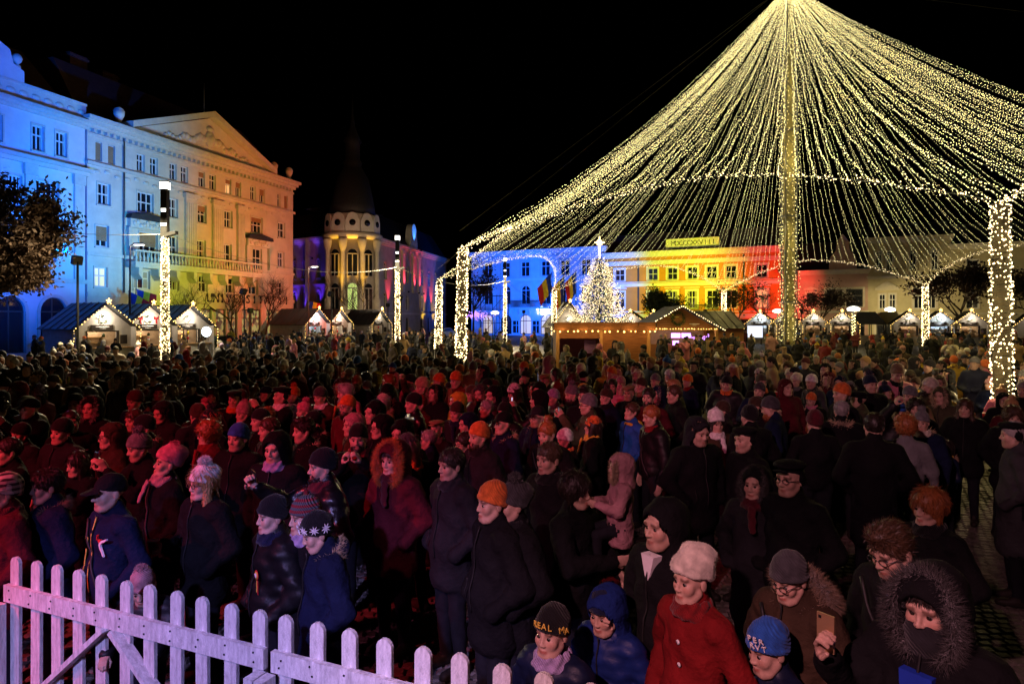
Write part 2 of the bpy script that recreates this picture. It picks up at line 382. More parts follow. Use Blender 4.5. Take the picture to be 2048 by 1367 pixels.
# ---- the cream building with the pediment, and its blue-lit neighbour
A = Fac((-30.5, 49.0), (-23.4, 73.0), 'pediment_building', 'tall cream building with a carved pediment and small paired attic windows')
A_L = A.s_of(586)
Zf = [(5.05, 6.5), (8.0, 9.6), (11.1, 12.7), (14.25, 15.65)]
K1 = .3366; K2 = .3027
r4 = [(567, 607), (642, 684), (813, 860), (892, 938), (1008, 1050), (1075, 1118), (1180, 1218), (1245, 1283), (1340, 1375), (1400, 1433), (1487, 1520), (1542, 1573), (1645, 1667), (1688, 1710)]
for k, (a, b) in enumerate(zoomx(r4, K1, 0)):
    window(A, A.s_of(a), A.s_of(b), *Zf[3], nv=2, blind={0: 1, 1: 1, 6: .35, 8: .3, 9: .4, 11: .5, 13: 1}.get(k, 0), sill=False, pane='pane_lit' if k == 8 else 'pane', curtain=k in (2, 5, 9, 10))
r3 = [(577, 655), (815, 910), (1000, 1055), (1172, 1225), (1330, 1380), (1490, 1558), (1650, 1692)]
for k, (a, b) in enumerate(zoomx(r3, K1, 0)):
    window(A, A.s_of(a), A.s_of(b), *Zf[2], nv=3 if k in (1, 5) else 2, transom=.5, curtain=k in (0, 2, 4), blind={3: .35, 5: .3}.get(k, 0), surround=.08)
r2 = [(567, 645), (825, 935), (1005, 1055), (1160, 1222), (1320, 1375), (1500, 1555), (1648, 1688)]
for k, (a, b) in enumerate(zoomx(r2, K1, 0)):
    window(A, A.s_of(a), A.s_of(b), Zf[1][0] - (0.75 if k in (1, 2, 3, 4, 5) else 0), Zf[1][1], nv=3 if k == 1 else 2, transom=.6, blind={0: .75, 1: .5}.get(k, 0), curtain=k in (3, 6), surround=.14 if k in (2, 3, 4) else .06, sill=k in (0, 6))
r1 = [(622, 710), (882, 990), (1115, 1180), (1310, 1370), (1488, 1545), (1640, 1700), (1825, 1870)]
for k, (a, b) in enumerate(zoomx(r1, K2, 0)):
    window(A, A.s_of(a), A.s_of(b), *Zf[0], nv=3 if k == 1 else 2, transom=.58, surround=.08, curtain=k in (1, 2), pane='pane_lit' if k == 0 else 'pane')
def shop_mat():
    m, nt, N, b = new_mat('shop_lit'); tc = N.new('ShaderNodeTexCoord'); mp = N.new('ShaderNodeMapping'); mp.inputs['Scale'].default_value = (2.2, 2.2, 1.6); nt.links.new(tc.outputs['Object'], mp.inputs[0])
    vo = N.new('ShaderNodeTexVoronoi'); vo.inputs['Scale'].default_value = 1.6; nt.links.new(mp.outputs[0], vo.inputs['Vector'])
    cr = N.new('ShaderNodeValToRGB'); e = cr.color_ramp.elements; e[0].color = (.55, .36, .12, 1); e[1].color = (.10, .035, .02, 1); e[1].position = .9
    for p, c in ((.3, (.32, .28, .08, 1)), (.5, (.5, .14, .05, 1)), (.7, (.12, .10, .05, 1))): q = e.new(p); q.color = c
    sp = N.new('ShaderNodeSeparateColor'); nt.links.new(vo.outputs['Color'], sp.inputs[0]); nt.links.new(sp.outputs[0], cr.inputs[0]); nt.links.new(cr.outputs[0], b.inputs['Emission Color']); b.inputs['Emission Strength'].default_value = .9; b.inputs['Base Color'].default_value = (.02, .02, .02, 1); b.inputs['Roughness'].default_value = .15
    m.cycles.emission_sampling = 'NONE'; return m
M['shop_lit'] = shop_mat()
# lit shop fronts of the ground floor
for a, b in ((402, 424), (432, 452), (455, 475), (484, 502), (503, 522), (533, 548), (552, 574)):
    s0, s1 = A.s_of(a), A.s_of(b); window(A, s0, s1, 0.5, 3.6, nv=1, transom=.72, frame='frame_dark', pane='shop_lit', sill=False)
    o = MB(); o.box(s0 + .1, s1 - .1, 0.75, 0.8, .5, 3.6)
    A.part('shop_display', o, M['shop_lit'])
for a, b in ((182, 215), (225, 255), (268, 300), (340, 365)):
    window(A, A.s_of(a), A.s_of(b), 0.4, 3.4, arch=True, nv=2, frame='frame_dark', sill=False)
wall(A, 0, A_L, 0, 17.0, M['stucco_cream']); shell(A, 0, A_L, 17.0, 15, M['stucco_cream'])
band(A, 'plinth', 0, A_L, 0.02, 0.45, .08)
band(A, 'string_course', 0, A_L, 4.35, 4.65, .14); band(A, 'string_course', 0, A_L, 7.3, 7.55, .16)
band(A, 'string_course', 0, A_L, 13.85, 14.08, .22); band(A, 'frieze', 0, A_L, 15.95, 16.15, .10)
band(A, 'cornice', 0, A_L, 16.45, 17.25, .75, steps=3)
mb = MB(); mb.box(0, .22, -.3, 0.01, 16.2, 16.44); DM = A.part('dentil', mb, M['stone_trim']); DM.location.x = .3
for k in range(1, 44): link('dentil', DM.data, A.root, (.3 + k * (A_L - .5) / 44, 0, 0))
for z in np.arange(4.75, 7.2, .42):
    last = 0
    for a, b in [(h[0], h[1]) for h in sorted(h for h in A.holes if h[2] < z + .42 and h[3] > z - .02)] + [(A_L + .12, 0)]:
        if a - .12 > last: mb = MB(); mb.box(last, a - .12, -.012, .003, z, z + .38); A.part('rusticated_block', mb, M['stucco_cream'])
        last = b + .12
sL, sR, sT, zT = A.s_of(251), A.s_of(542), A.s_of(417), 20.5
mb = MB(); mb.prism([(sL, 17.25), (sR, 17.25), (sT, zT)], -.15, .6); ped = A.part('pediment', mb, M['stucco_cream'])
for e in ((sL, 17.3, sT, zT + .1), (sR, 17.3, sT, zT + .1)):
    mb = MB(); d = Vector((e[2] - e[0], e[3] - e[1])); n = Vector((-d.y, d.x)).normalized(); n = n if n.y > 0 else -n
    mb.prism([(e[0], e[1]), (e[2], e[3]), (e[2] + n.x * .0, e[3] + .5), (e[0] + n.x * .0, e[1] + .5)], -.75, .65); mb.build('raking_cornice', M['stone_trim'], ped)
mb = MB(); xm = sT
def blob(mb, x, z, rx, rz, ry=.16, y=-.15):
    mb.lathe([(0.02, -1), (.5, -.86), (.86, -.5), (1, 0), (.86, .5), (.5, .86), (.02, 1)], 10, 0, Matrix.Translation((x, y, z)) @ Matrix.Diagonal((rx, ry, rz, 1)))
blob(mb, xm, 18.6, .62, .85, .3); blob(mb, xm, 18.6, .42, .6, .42); blob(mb, xm, 19.5, .45, .28, .3)
for sgn in (-1, 1):
    for k in range(14):
        t = k / 13; blob(mb, xm + sgn * (.75 + 5.2 * t), 18.5 - .95 * t + .18 * math.sin(k * 1.4), .34 - .16 * t, .34 - .18 * t, .2)
mb.build('carved_relief', M['stone_trim'], ped)
for s in (sL - .5, sR + .6, A.s_of(583) - .3):
    mb = MB(); mb.lathe([(.34, 17.2), (.34, 17.5), (.15, 17.6), (.2, 17.75), (.36, 18.1), (.42, 18.45), (.28, 18.5), (.34, 18.58), (.1, 18.75)], 12, 0, Matrix.Translation((s, .1, 0))); A.part('urn', mb, M['stone_trim'])
mb = MB(); mb.tube([(sT - .2, .3, 20.4), (sT - .2, .3, 23.6)], .05, 6); A.part('flagpole', mb, M['steel'])
mb = MB(); mb.add([(0, .6, 17.2), (A_L, .6, 17.2), (A_L - 2, 5, 22.6), (1.5, 5, 22.6), (1.5, 11, 22.6), (A_L - 2, 11, 22.6), (A_L, 15, 17), (0, 15, 17)],
                  [(0, 1, 2, 3), (3, 2, 5, 4), (4, 5, 6, 7), (0, 3, 4, 7), (1, 6, 5, 2)]); rf = A.part('roof', mb, M['roof_tile'])
for x, y in ((4.2, 6.5), (8.2, 7.5)):
    mb = MB(); mb.box(x, x + 1.6, y, y + .9, 21, 24.2); mb.box(x - .1, x + 1.7, y - .1, y + 1, 23.9, 24.05); mb.build('chimney', M['roof_tile'], rf)
s0, s1 = A.s_of(248), A.s_of(505)
mb = MB(); mb.box(s0, s1, -1.1, 0, 6.85, 7.1); mb.box(s0 + .1, s1 - .1, -1.0, 0, 6.65, 6.85); bal = A.part('balcony', mb, M['stone_trim'])
mb = MB(); mb.box(s0, s1, -1.1, -.9, 7.85, 8.0); mb.build('handrail', M['stone_trim'], bal)
bm = None
for k in range(int((s1 - s0) / .36)):
    x = s0 + .18 + k * .36
    if bm is None:
        m_ = MB(); m_.lathe([(.06, 0), (.05, .08), (.1, .28), (.05, .55), (.06, .74)], 8); o = m_.build('baluster', M['stone_trim'], bal, (x, -1.0, 7.1)); bm = o.data
    else: link('baluster', bm, bal, (x, -1.0, 7.1))
for k in range(8):
    x = s0 + .8 + k * (s1 - s0 - 1.6) / 7; mb = MB(); mb.prism([(-.18, 0), (.18, 0), (.18, -.9), (-.18, -.5)], -.8, 0, 0, Matrix.Translation((x, 0, 6.65))); mb.build('bracket', M['stone_trim'], bal)
for a, b in zoomx([(1095, 1160), (1258, 1320), (1405, 1445)], K1, 0):
    s0, s1 = A.s_of(a), A.s_of(b); mb = MB(); mb.box(s0, s1, -.22, 0, 7.56, 13.0)
    for k in range(5): x = s0 + (s1 - s0) * (k + .5) / 5; mb.box(x - .05, x + .05, -.26, -.22, 7.9, 12.6)
    mb.box(s0 - .15, s1 + .15, -.34, 0, 13.0, 13.4); mb.box(s0 - .1, s1 + .1, -.3, 0, 7.4, 7.8); A.part('pilaster', mb, M['stone_trim'])
for a, b in zoomx([(745, 968), (1452, 1600)], K1, 0):
    s0, s1 = A.s_of(a), A.s_of(b); c = (s0 + s1) / 2; mb = MB()
    mb.prism([(s0, 10.45), (s1, 10.45), (s1 - .1, 10.75), (c, 11.0), (s0 + .1, 10.75)], -.55, 0); bay = A.part('bay_hood', mb, M['roof_slate'])
    mb = MB(); mb.box(s0 + .2, s1 - .2, -.3, 0, 9.75, 10.44)
    for k in range(9): blob(mb, s0 + .6 + k * (s1 - s0 - 1.2) / 8, 10.1 + .15 * math.sin(k * 2), .2, .2, .12, -.3)
    for sg in (s0 + .05, s1 - .35): mb.box(sg, sg + .3, -.3, 0, 7.56, 9.75)
    mb.build('bay_panel', M['stone_trim'], bay)
for k in range(26): mb = MB(); blob(mb, .8 + k * .9, 13.45 + .12 * math.sin(k * 1.9), .3, .16, .07, -.02); A.part('relief_swag', mb, M['stone_trim'])
mb = MB(); mb.tube([(A.s_of(246), -.12, 4.7), (A.s_of(246), -.12, 16.4)], .07, 6); A.part('downpipe', mb, M['steel'])
def text_mesh(body, size, depth=.03):
    c = bpy.data.curves.new('lettering', 'FONT'); c.body = body; c.size = size; c.extrude = depth; c.align_x = 'CENTER'; c.align_y = 'CENTER'; c.resolution_u = 2
    o = bpy.data.objects.new('tmp', c); COL.objects.link(o)
    me = bpy.data.meshes.new_from_object(o.evaluated_get(bpy.context.evaluated_depsgraph_get())); bpy.data.objects.remove(o)
    return me
for k, ch in enumerate('UNIVERSITATII'):
    px = 417 + (571 - 417) * k / 12
    me = text_mesh(ch, 1.15, .05); me.materials.append(M['sign_dark'])
    link('sign_letter', me, A.root, (A.s_of(px), -.12, 4.28 + .25), (R(90), 0, 0))

B = Fac((-30.6 - .284 * 17, 48.9 - .959 * 17), (-30.6, 48.9), 'parapet_building', 'ornate pale building with a curved parapet beside the pediment building')
BL = B.L
for a, b in zoomx([(-30, 15), (190, 262), (330, 397)], K1, 0): window(B, B.s_of(a), B.s_of(b), 13.9, 15.6, nv=2, surround=.1, curtain=True)
for a, b in zoomx([(-140, -60), (40, 130), (212, 350)], K1, 0):
    window(B, B.s_of(a), B.s_of(b), 10.0, 12.0, nv=4, transom=.55, surround=.12); window(B, B.s_of(a) + .25, B.s_of(b) - .25, 6.6, 8.8, nv=2, surround=.12, hood='ped', arch=False)
for x in (4.0, 1.5, 6.6): window(B, x, x + 1.4, 10.0, 12.0, nv=3, surround=.12); window(B, x, x + 1.4, 6.6, 8.8, nv=2, surround=.12)
for x in (1.0, 4.2, 7.4, 10.6, 13.6): window(B, x, x + 2.0, .5, 4.2, arch=True, nv=2, frame='frame_dark', sill=False, surround=.2)
wall(B, 0, BL, 0, 16.8, M['stucco_white']); shell(B, 0, BL, 16.8, 15, M['stucco_white'])
band(B, 'string_course', 0, BL, 5.2, 5.5, .2); band(B, 'cornice', 0, BL, 12.9, 13.4, .55, steps=2); band(B, 'cornice', 0, BL, 16.3, 16.85, .6, steps=3)
mb = MB(); mb.box(0, BL, -.1, .35, 16.85, 17.9); mb.box(0, BL, -.2, .45, 17.9, 18.05); B.part('parapet', mb, M['stone_trim'])
g0, g1 = BL - 14, BL - 4.6
mb = MB(); c = (g0 + g1) / 2; hw = (g1 - g0) / 2
pts = [(c - hw, 18.0), (c + hw, 18.0), (c + hw, 18.8), (c + hw * .85, 19.1), (c + hw * .8, 19.9), (c + hw * .62, 20.3)] + [(c + hw * .62 * math.cos(t), 20.3 + 1.3 * math.sin(t)) for t in np.linspace(.2, math.pi - .2, 9)] + [(c - hw * .62, 20.3), (c - hw * .8, 19.9), (c - hw * .85, 19.1), (c - hw, 18.8)]
mb.prism(pts, -.15, .4); B.part('curved_gable', mb, M['stucco_white'])
for x in (g1 - .3, g0 + .3):
    mb = MB(); mb.lathe([(.22, 18.8), (.22, 19.1), (.1, 19.2), (.26, 19.4), (.32, 19.6), (.22, 19.82), (.05, 19.92)], 12, 0, Matrix.Translation((x, .1, 0))); B.part('ball_finial', mb, M['stone_trim'])
for x in (BL - .9, BL - 4.5, BL - 9):
    mb = MB(); mb.box(x, x + .7, -.16, 0, 5.5, 12.9); mb.box(x - .1, x + .8, -.25, 0, 12.2, 12.89)
    B.part('pilaster', mb, M['stone_trim'])
for k in range(20): mb = MB(); blob(mb, .5 + k * .85, 17.4, .32, .2, .08, -.1); B.part('relief_swag', mb, M['stone_trim'])
mb = MB(); mb.add([(0, .6, 17), (BL, .6, 17), (BL, 6, 22.5), (0, 6, 22.5), (0, 15, 17), (BL, 15, 17)], [(0, 1, 2, 3), (3, 2, 5, 4)]); B.part('roof', mb, M['roof_tile'])

# ---- the corner building with the turret
TW = P(705, 600, 93.0); TR = 3.45
C1 = Fac((-33.5, 99.5), (TW.x - 2.9, TW.y + .3), 'turret_building', 'grey corner building with a domed turret and tall yellow-lit columns')
K3 = .3145
for a, b in zoomx([(205, 232), (280, 306), (357, 384)], K3, 520):
    s0, s1 = C1.s_of(a), C1.s_of(b); window(C1, s0, s1, 8.3, 11.0, arch=True, surround=.12, tm='stucco_grey'); window(C1, s0, s1, 3.9, 6.6, arch=True, surround=.22, tm='stucco_grey')
    window(C1, s0 - .2, s1 + .2, .4, 2.9, arch=True, nv=2, frame='frame_dark', sill=False)
window(C1, 1.5, 2.9, 8.3, 11, arch=True); window(C1, 4.4, 5.8, 8.3, 11, arch=True)
wall(C1, 0, C1.L, 0, 14.0, M['stucco_grey']); shell(C1, 0, C1.L, 14, 10, M['stucco_grey'])
band(C1, 'cornice', 0, C1.L, 13.2, 14.0, .6, steps=3); band(C1, 'string_course', 0, C1.L, 3.3, 3.55, .2); band(C1, 'string_course', 0, C1.L, 7.3, 7.5, .2)
mb = MB(); mb.add([(0, 0, 14), (C1.L, 0, 14), (C1.L, 3, 18), (0, 3, 18), (0, 10, 18), (C1.L, 10, 18)], [(0, 1, 2, 3), (3, 2, 5, 4)]); C1.part('roof', mb, M['roof_slate'])
iv = Matrix.Rotation(-C1.phi, 4, 'Z') @ Matrix.Translation((-C1.O.x, -C1.O.y, 0))
tl = iv @ Vector((TW.x, TW.y, 0)); MT = Matrix.Translation((tl.x, tl.y, 0))
tur = None
mb = MB(); mb.lathe([(TR, 0), (TR, 13.2)], 32, 0, MT); tur = C1.part('turret', mb, M['stucco_grey'])
for prof, nm, mt in (([(TR + .1, 13.2), (TR + .55, 13.5), (TR + .6, 14.0), (TR, 14.1)], 'turret_cornice', 'stone_trim'), ([(TR + .1, 3.2), (TR + .35, 3.35), (TR + .3, 3.6), (TR, 3.65)], 'turret_course', 'stone_trim'),
                     ([(TR + .05, 14.1), (TR - .1, 16.2), (TR + .1, 16.5), (TR - .6, 16.7)], 'attic_drum', 'stucco_grey'),
                     ([(TR - .3, 16.6), (TR - .5, 18.0), (TR - .9, 20.0), (2.2, 21.6), (1.5, 22.8), (1.15, 23.4), (1.3, 23.8), (1.0, 24.3), (1.0, 26.4), (1.25, 26.7), (.8, 27.6), (.35, 28.8), (.14, 30.5), (.04, 33.5)], 'dome', 'roof_slate')):
    mb = MB(); mb.lathe(prof, 28, 0, MT); mb.build(nm, M[mt], tur)
cam_ang = math.atan2((iv @ Vector((0, 0, 0)) - tl).y, (iv @ Vector((0, 0, 0)) - tl).x)
for dA, lit in ((-40, 0), (0, 1), (36, 0)):
    t = cam_ang + R(dA); Mw = MT @ Matrix.Rotation(t + R(90), 4, 'Z') @ Matrix.Translation((0, -TR - .02, 0))
    for z0, z1 in ((3.9, 6.7), (8.3, 11.2)):
        mb = MB(); mb.box(-.62, .62, -.05, .1, z0, z1, 0, Mw); mb.prism([(x, z) for x, z in arch_pts(-.62, .62, z1 + .62)], -.05, .1, 0, Mw)
        o = mb.build('window', M['pane_green'] if lit and z0 < 5 else M['pane'], tur)
        mb = MB()
        for a, b in ((-.75, -.6), (.6, .75), (-.06, .06)): mb.box(a, b, -.12, .05, z0, z1, 0, Mw)
        mb.box(-.75, .75, -.13, .05, z0 - .1, z0 + .02, 0, Mw); mb.box(-.6, .6, -.11, .05, z1 - .06, z1 + .06, 0, Mw); mb.build('frame', M['stucco_grey'], o)
for dA in (-19, 19, -58, 58):
    t = cam_ang + R(dA); q = MT @ Vector(((TR + .32) * math.cos(t), (TR + .32) * math.sin(t), 0)); Mc = Matrix.Translation(q)
    mb = MB(); mb.lathe([(.5, 3.7), (.5, 5.2), (.32, 5.4), (.34, 8), (.28, 11.4), (.3, 11.6), (.5, 12.2), (.6, 12.9), (.6, 13.2)], 12, 0, Mc); mb.build('column', M['stone_trim'], tur)
for dA in (-62, -31, 0, 31, 62):
    t = cam_ang + R(dA); Mw = MT @ Matrix.Rotation(t + R(90), 4, 'Z') @ Matrix.Translation((0, -TR - .05, 0))
    mb = MB(); mb.prism([(-.9, 14.1), (.9, 14.1), (.9, 15.6)] + [(.75 * math.cos(a), 15.9 + .75 * math.sin(a)) for a in np.linspace(0, math.pi, 9)] + [(-.9, 15.6)], -.15, .5, 0, Mw); o = mb.build('dormer', M['stucco_white'], tur)
    mb = MB(); mb.lathe([(.42, 0), (.42, .08)], 16, 0, Mw @ Matrix.Translation((0, -.16, 15.3)) @ Matrix.Rotation(R(90), 4, 'X')); mb.build('round_window', M['pane'], o)
C2 = Fac((TW.x + 2.6, TW.y + .8), (-12.6, 131.0), 'turret_wing', 'long wing of the corner building with red-lit pilasters beside the turret')
for k, a in enumerate((794, 853, 937, 1028, 1073, 1115)):
    c = C2.s_of(520 + a * K3); hw = .62
    window(C2, c - hw, c + hw, 8.3, 10.9, arch=True, surround=.12, tm='stucco_grey'); window(C2, c - hw, c + hw, 3.9, 6.5, arch=True, surround=.2, tm='stucco_grey'); window(C2, c - hw - .1, c + hw + .1, .4, 2.9, arch=True, frame='frame_dark', sill=False)
wall(C2, 0, C2.L, 0, 14, M['stucco_grey']); shell(C2, 0, C2.L, 14, 10, M['stucco_grey'])
band(C2, 'cornice', 0, C2.L, 13.2, 14.0, .6, steps=3); band(C2, 'string_course', 0, C2.L, 3.3, 3.55, .2)
for px in (905, 970, 1006): 
    c = C2.s_of(520 + px * K3); mb = MB(); mb.box(c - .5, c + .5, -.3, 0, 6.8, 12.6); mb.box(c - .65, c + .65, -.42, 0, 12.6, 13.19); C2.part('pilaster', mb, M['stone_trim'])
mb = MB(); mb.add([(0, 0, 14), (C2.L, 0, 14), (C2.L, 3, 18.5), (0, 3, 18.5), (0, 10, 18), (C2.L, 10, 18)], [(0, 1, 2, 3), (3, 2, 5, 4)]); C2.part('roof', mb, M['roof_slate'])
c = C2.s_of(826); mb = MB(); mb.prism([(c - 1.8, 14), (c + 1.8, 14), (c + 1.8, 15)] + [(c + 1.5 * math.cos(a), 15.6 + 2.4 * math.sin(a)) for a in np.linspace(0, math.pi, 11)] + [(c - 1.8, 15)], -.2, .8); C2.part('dormer', mb, M['stucco_white'])
def uplights(fac, pts, col, power, lab):
    for kk, (px, z, off) in enumerate(pts):
        s = fac.s_of(px); b = fac.O + fac.u * s; n = Vector((fac.u.y, -fac.u.x)); q = b + n * off
        spot('uplight_beam', (q.x, q.y, z), (b.x + n.x * .1, b.y + n.y * .1, z + 4), col, power, 46, .9, .08)
        m_ = MB(); m_.lathe([(.12, 0), (.15, .1), (.13, .25)], 10); tag(m_.build('wall_uplight', M['iron'], None, (q.x, q.y, z - .32)), 'small black wall uplight ' + lab + (', lowest of its row', ', next along', ', third along', ', fourth along', ', fifth along', ', last along')[kk], 'uplight', 'uplights on the corner building')
uplights(C1, ((592, 3.9, .9), (616, 3.9, .9), (641, 3.9, .9)), (.10, .02, 1.0), 1500, 'throwing violet light below the arched windows'); uplights(C1, ((600, 11.2, .9), (635, 11.2, .9)), (.15, .05, 1.0), 320, 'throwing violet light under the cornice')
for dA in (-19, 19):
    d = (Vector((0, 0)) - Vector((TW.x, TW.y))).normalized(); d = Matrix.Rotation(R(dA), 2) @ d; q = Vector((TW.x, TW.y)) + d * (TR + 1.3); q2 = Vector((TW.x, TW.y)) + d * (TR + .2)
    spot('uplight_beam', (q.x, q.y, 3.9), (q2.x, q2.y, 10), (1.0, .50, .03), 8000, 30, .9, .08)
    m_ = MB(); m_.lathe([(.12, 0), (.15, .1), (.13, .25)], 10); tag(m_.build('wall_uplight', M['iron'], None, (q.x, q.y, 3.58)), 'small black uplight at the foot of the turret column ' + ('beside the violet wing' if dA < 0 else 'beside the red wing'), 'uplight', 'uplights on the turret')
uplights(C2, ((776, 3.9, 1.0), (805, 7, 1.0), (826, 7, 1.0), (836, 7, 1.0), (850, 3.9, 1.0), (862, 3.9, 1.0)), (1.0, .05, .10), 2200, 'throwing red light on the pilastered wing')
uplights(C2, ((845, .6, 1.6), (866, .6, 1.6)), (1.0, .62, .06), 1500, 'throwing amber light on the ground floor'); uplights(C2, ((826, 13.9, 1.4),), (.05, .25, 1.0), 2200, 'throwing blue light on the dormer')

# ---- the far side of the square: blue, yellow and beige houses in one row
uD = Vector((.885, -.467)); OD = Vector((-6.5, 112.0))
def on_row(px):
    t = (px - CX) / F; k = (t * OD.y - OD.x) / (uD.x - t * uD.y); return OD + uD * k
K4, K5, K6 = .2488, .2342, .2487
a, b = on_row(943), on_row(1210); D = Fac(a, b, 'blue_lit_house', 'three-storey pale house washed in blue light behind the decorated tree')
for c in (465, 608, 765, 928, 1083, 1252):
    s = D.s_of(860 + c * K4); window(D, s - .75, s + .75, 9.3, 11.6, nv=2, surround=.22, transom=.65)
for c in (467, 612, 768, 930, 1090, 1250):
    s = D.s_of(860 + c * K4); window(D, s - .8, s + .8, 4.9, 7.9, arch=True, nv=2, surround=.2, hood='flat', sill=False)
for k, c in enumerate((465, 612, 768, 935, 1100, 1250)):
    s = D.s_of(860 + c * K4); window(D, s - 1.0, s + 1.0, .2, 3.3, arch=True, nv=2, frame='frame_dark', pane='pane_lit' if k in (0, 2, 3) else 'pane', sill=False, surround=.25)
for c in (690, 850): s = D.s_of(860 + c * K4); window(D, s - .7, s + .7, .3, 2.4, nv=2, sill=False)
wall(D, 0, D.L, 0, 13.0, M['stucco_white']); shell(D, 0, D.L, 13.0, 12, M['stucco_white'])
band(D, 'cornice', 0, D.L, 12.6, 13.4, .7, 'trim_white', 3); band(D, 'string_course', 0, D.L, 8.7, 9.0, .2, 'trim_white')
for k in range(28): x = .3 + k * (D.L - .6) / 28; mb = MB(); mb.box(x, x + .3, -.4, .01, 12.1, 12.58); D.part('bracket', mb, M['trim_white'])
mb = MB(); mb.add([(0, 0, 13.4), (D.L, 0, 13.4), (D.L, 6, 17), (0, 6, 17)], [(0, 1, 2, 3)]); D.part('roof', mb, M['roof_tile'])
s0, s1 = D.s_of(1015), D.s_of(1105); mb = MB(); mb.box(s0, s1, -1.2, 0, 4.2, 4.45); bal = D.part('balcony', mb, M['stone_trim'])
for k in range(5): x = s0 + .3 + k * (s1 - s0 - .6) / 4; mb = MB(); mb.prism([(-.1, 0), (.1, 0), (.1, -.9), (-.1, -.9)], -.3, 0, 0, Matrix.Translation((x, 0, 4.2))); mb.build('bracket', M['stone_trim'], bal)
mb = MB(); mb.box(s0, s1, -1.18, -1.12, 5.35, 5.42); mb.build('handrail', M['iron'], bal)
mb = MB()
for k in range(int((s1 - s0) / .14)): x = s0 + .07 + k * .14; mb.box(x - .02, x + .02, -1.165, -1.13, 4.45, 5.35)
mb.build('balusters', M['iron'], bal)
# glowing shop sign: two rows of rounded strokes
sx = D.s_of(1091); zz = D.z_of(1091, 623); mb = MB()
for r_, row in enumerate((.42, -.2)):
    for k in range(5): blob(mb, sx - 1.15 + k * .56 + .1 * r_, zz + row + .12 * math.sin(k * 2.2 + r_), .3, .32, .08, -.16)
D.part('glowing_sign', mb, M['lamp_cool'])
# scaffold tower before the left end of the house
tw = P(985, 600, 100.0); sr = tag(empty('scaffold_tower', (tw.x, tw.y, 0), D.phi), 'dark steel scaffold tower standing before the blue house', 'scaffold')
for x in (-2.0, 0, 2.0):
    for y in (0, 1.3): mb = MB(); mb.tube([(x, y, 0), (x, y, 6.2)], .05, 6); mb.build('upright', M['iron'], sr)
for z in (2.0, 4.0, 6.0):
    mb = MB(); mb.bar((-2, 0, z), (2, 0, z), .07); mb.bar((-2, 1.3, z), (2, 1.3, z), .07); mb.build('ledger', M['iron'], sr)
for x in (-2, 0): mb = MB(); mb.bar((x, -.05, 0), (x + 2, -.05, 2), .05); mb.bar((x + 2, -.05, 2), (x, -.05, 4), .05); mb.bar((x, -.05, 4), (x + 2, -.05, 6), .05); mb.build('brace', M['iron'], sr)

a, b = on_row(1210) , on_row(1563); E = Fac(a, b, 'yellow_lit_house', 'long orange house with white window surrounds, lit yellow, red at one end')
top = [40, 322, 490, 660, 825, 990, 1250]
for k, c in enumerate(top):
    s = E.s_of(1230 + c * K5); window(E, s - .72, s + .72, 8.2, 9.9, nv=2, surround=.22, transom=.5, tm='trim_white')
for k, c in enumerate((40, 320, 490, 657, 830, 990, 1255)):
    s = E.s_of(1230 + c * K5); window(E, s - .75, s + .75, 4.1, 6.6, nv=2, surround=.2, transom=.62, tm='trim_white', hood='ped' if k in (0, 6) else 'flat', pane='pane_lit' if k == 6 else 'pane', curtain=k in (2, 3))
for c in (100, 300, 500, 700, 900, 1100, 1300): s = E.s_of(1230 + c * K5); window(E, s - .9, s + .9, .3, 2.6, nv=2, frame='frame_dark', sill=False)
wall(E, 0, E.L, 0, 12.0, M['stucco_orange']); shell(E, 0, E.L, 12.0, 12, M['stucco_orange'])
band(E, 'cornice', 0, E.L, 11.5, 12.3, .6, 'trim_white', 3); band(E, 'frieze', 0, E.L, 10.4, 11.0, .08, 'trim_white'); band(E, 'string_course', 0, E.L, 7.3, 7.75, .15, 'trim_white'); band(E, 'string_course', 0, E.L, 6.9 + .95, 7.98, .25, 'trim_white')
band(E, 'string_course', 0, E.L, 3.55, 3.75, .2, 'trim_white'); band(E, 'fascia', 0, E.L, 2.75, 3.35, .1, 'trim_white')
mb = MB(); mb.add([(0, 0, 12.3), (E.L, 0, 12.3), (E.L, 5, 15.5), (0, 5, 15.5)], [(0, 1, 2, 3)]); E.part('roof', mb, M['roof_tile'])
for c in (200, 1100): s = E.s_of(1230 + c * K5); mb = MB(); mb.box(s - .12, s + .12, -.07, 0, 3.76, 11.4); E.part('downpipe', mb, M['frame_dark'])
s0, s1 = E.s_of(1230 + 430 * K5), E.s_of(1230 + 885 * K5); zb = 12.7
mb = MB(); mb.box(s0, s1, .3, .6, zb, zb + 1.25); pl = E.part('date_plaque', mb, M['trim_white'])
for k, ch in enumerate('MDCCCXXVIII'):
    me = text_mesh(ch, .95, .02); me.materials.append(M['sign_dark']); link('numeral', me, pl, (s0 + (s1 - s0) * (.14 + .76 * k / 10), .27, zb + .58), (R(90), 0, 0))
s0, s1 = E.s_of(1230 + 380 * K5), E.s_of(1230 + 905 * K5); mb = MB(); mb.box(s0, s1, -1.1, 0, 3.3, 3.54); bal = E.part('balcony', mb, M['trim_white'])
mb = MB(); mb.box(s0, s1, -1.1, -1.03, 4.5, 4.58); mb.build('handrail', M['iron'], bal); mb = MB()
for k in range(int((s1 - s0) / .15)): x = s0 + .07 + k * .15; mb.box(x - .025, x + .025, -1.09, -1.04, 3.54, 4.5)
mb.build('balusters', M['iron'], bal)

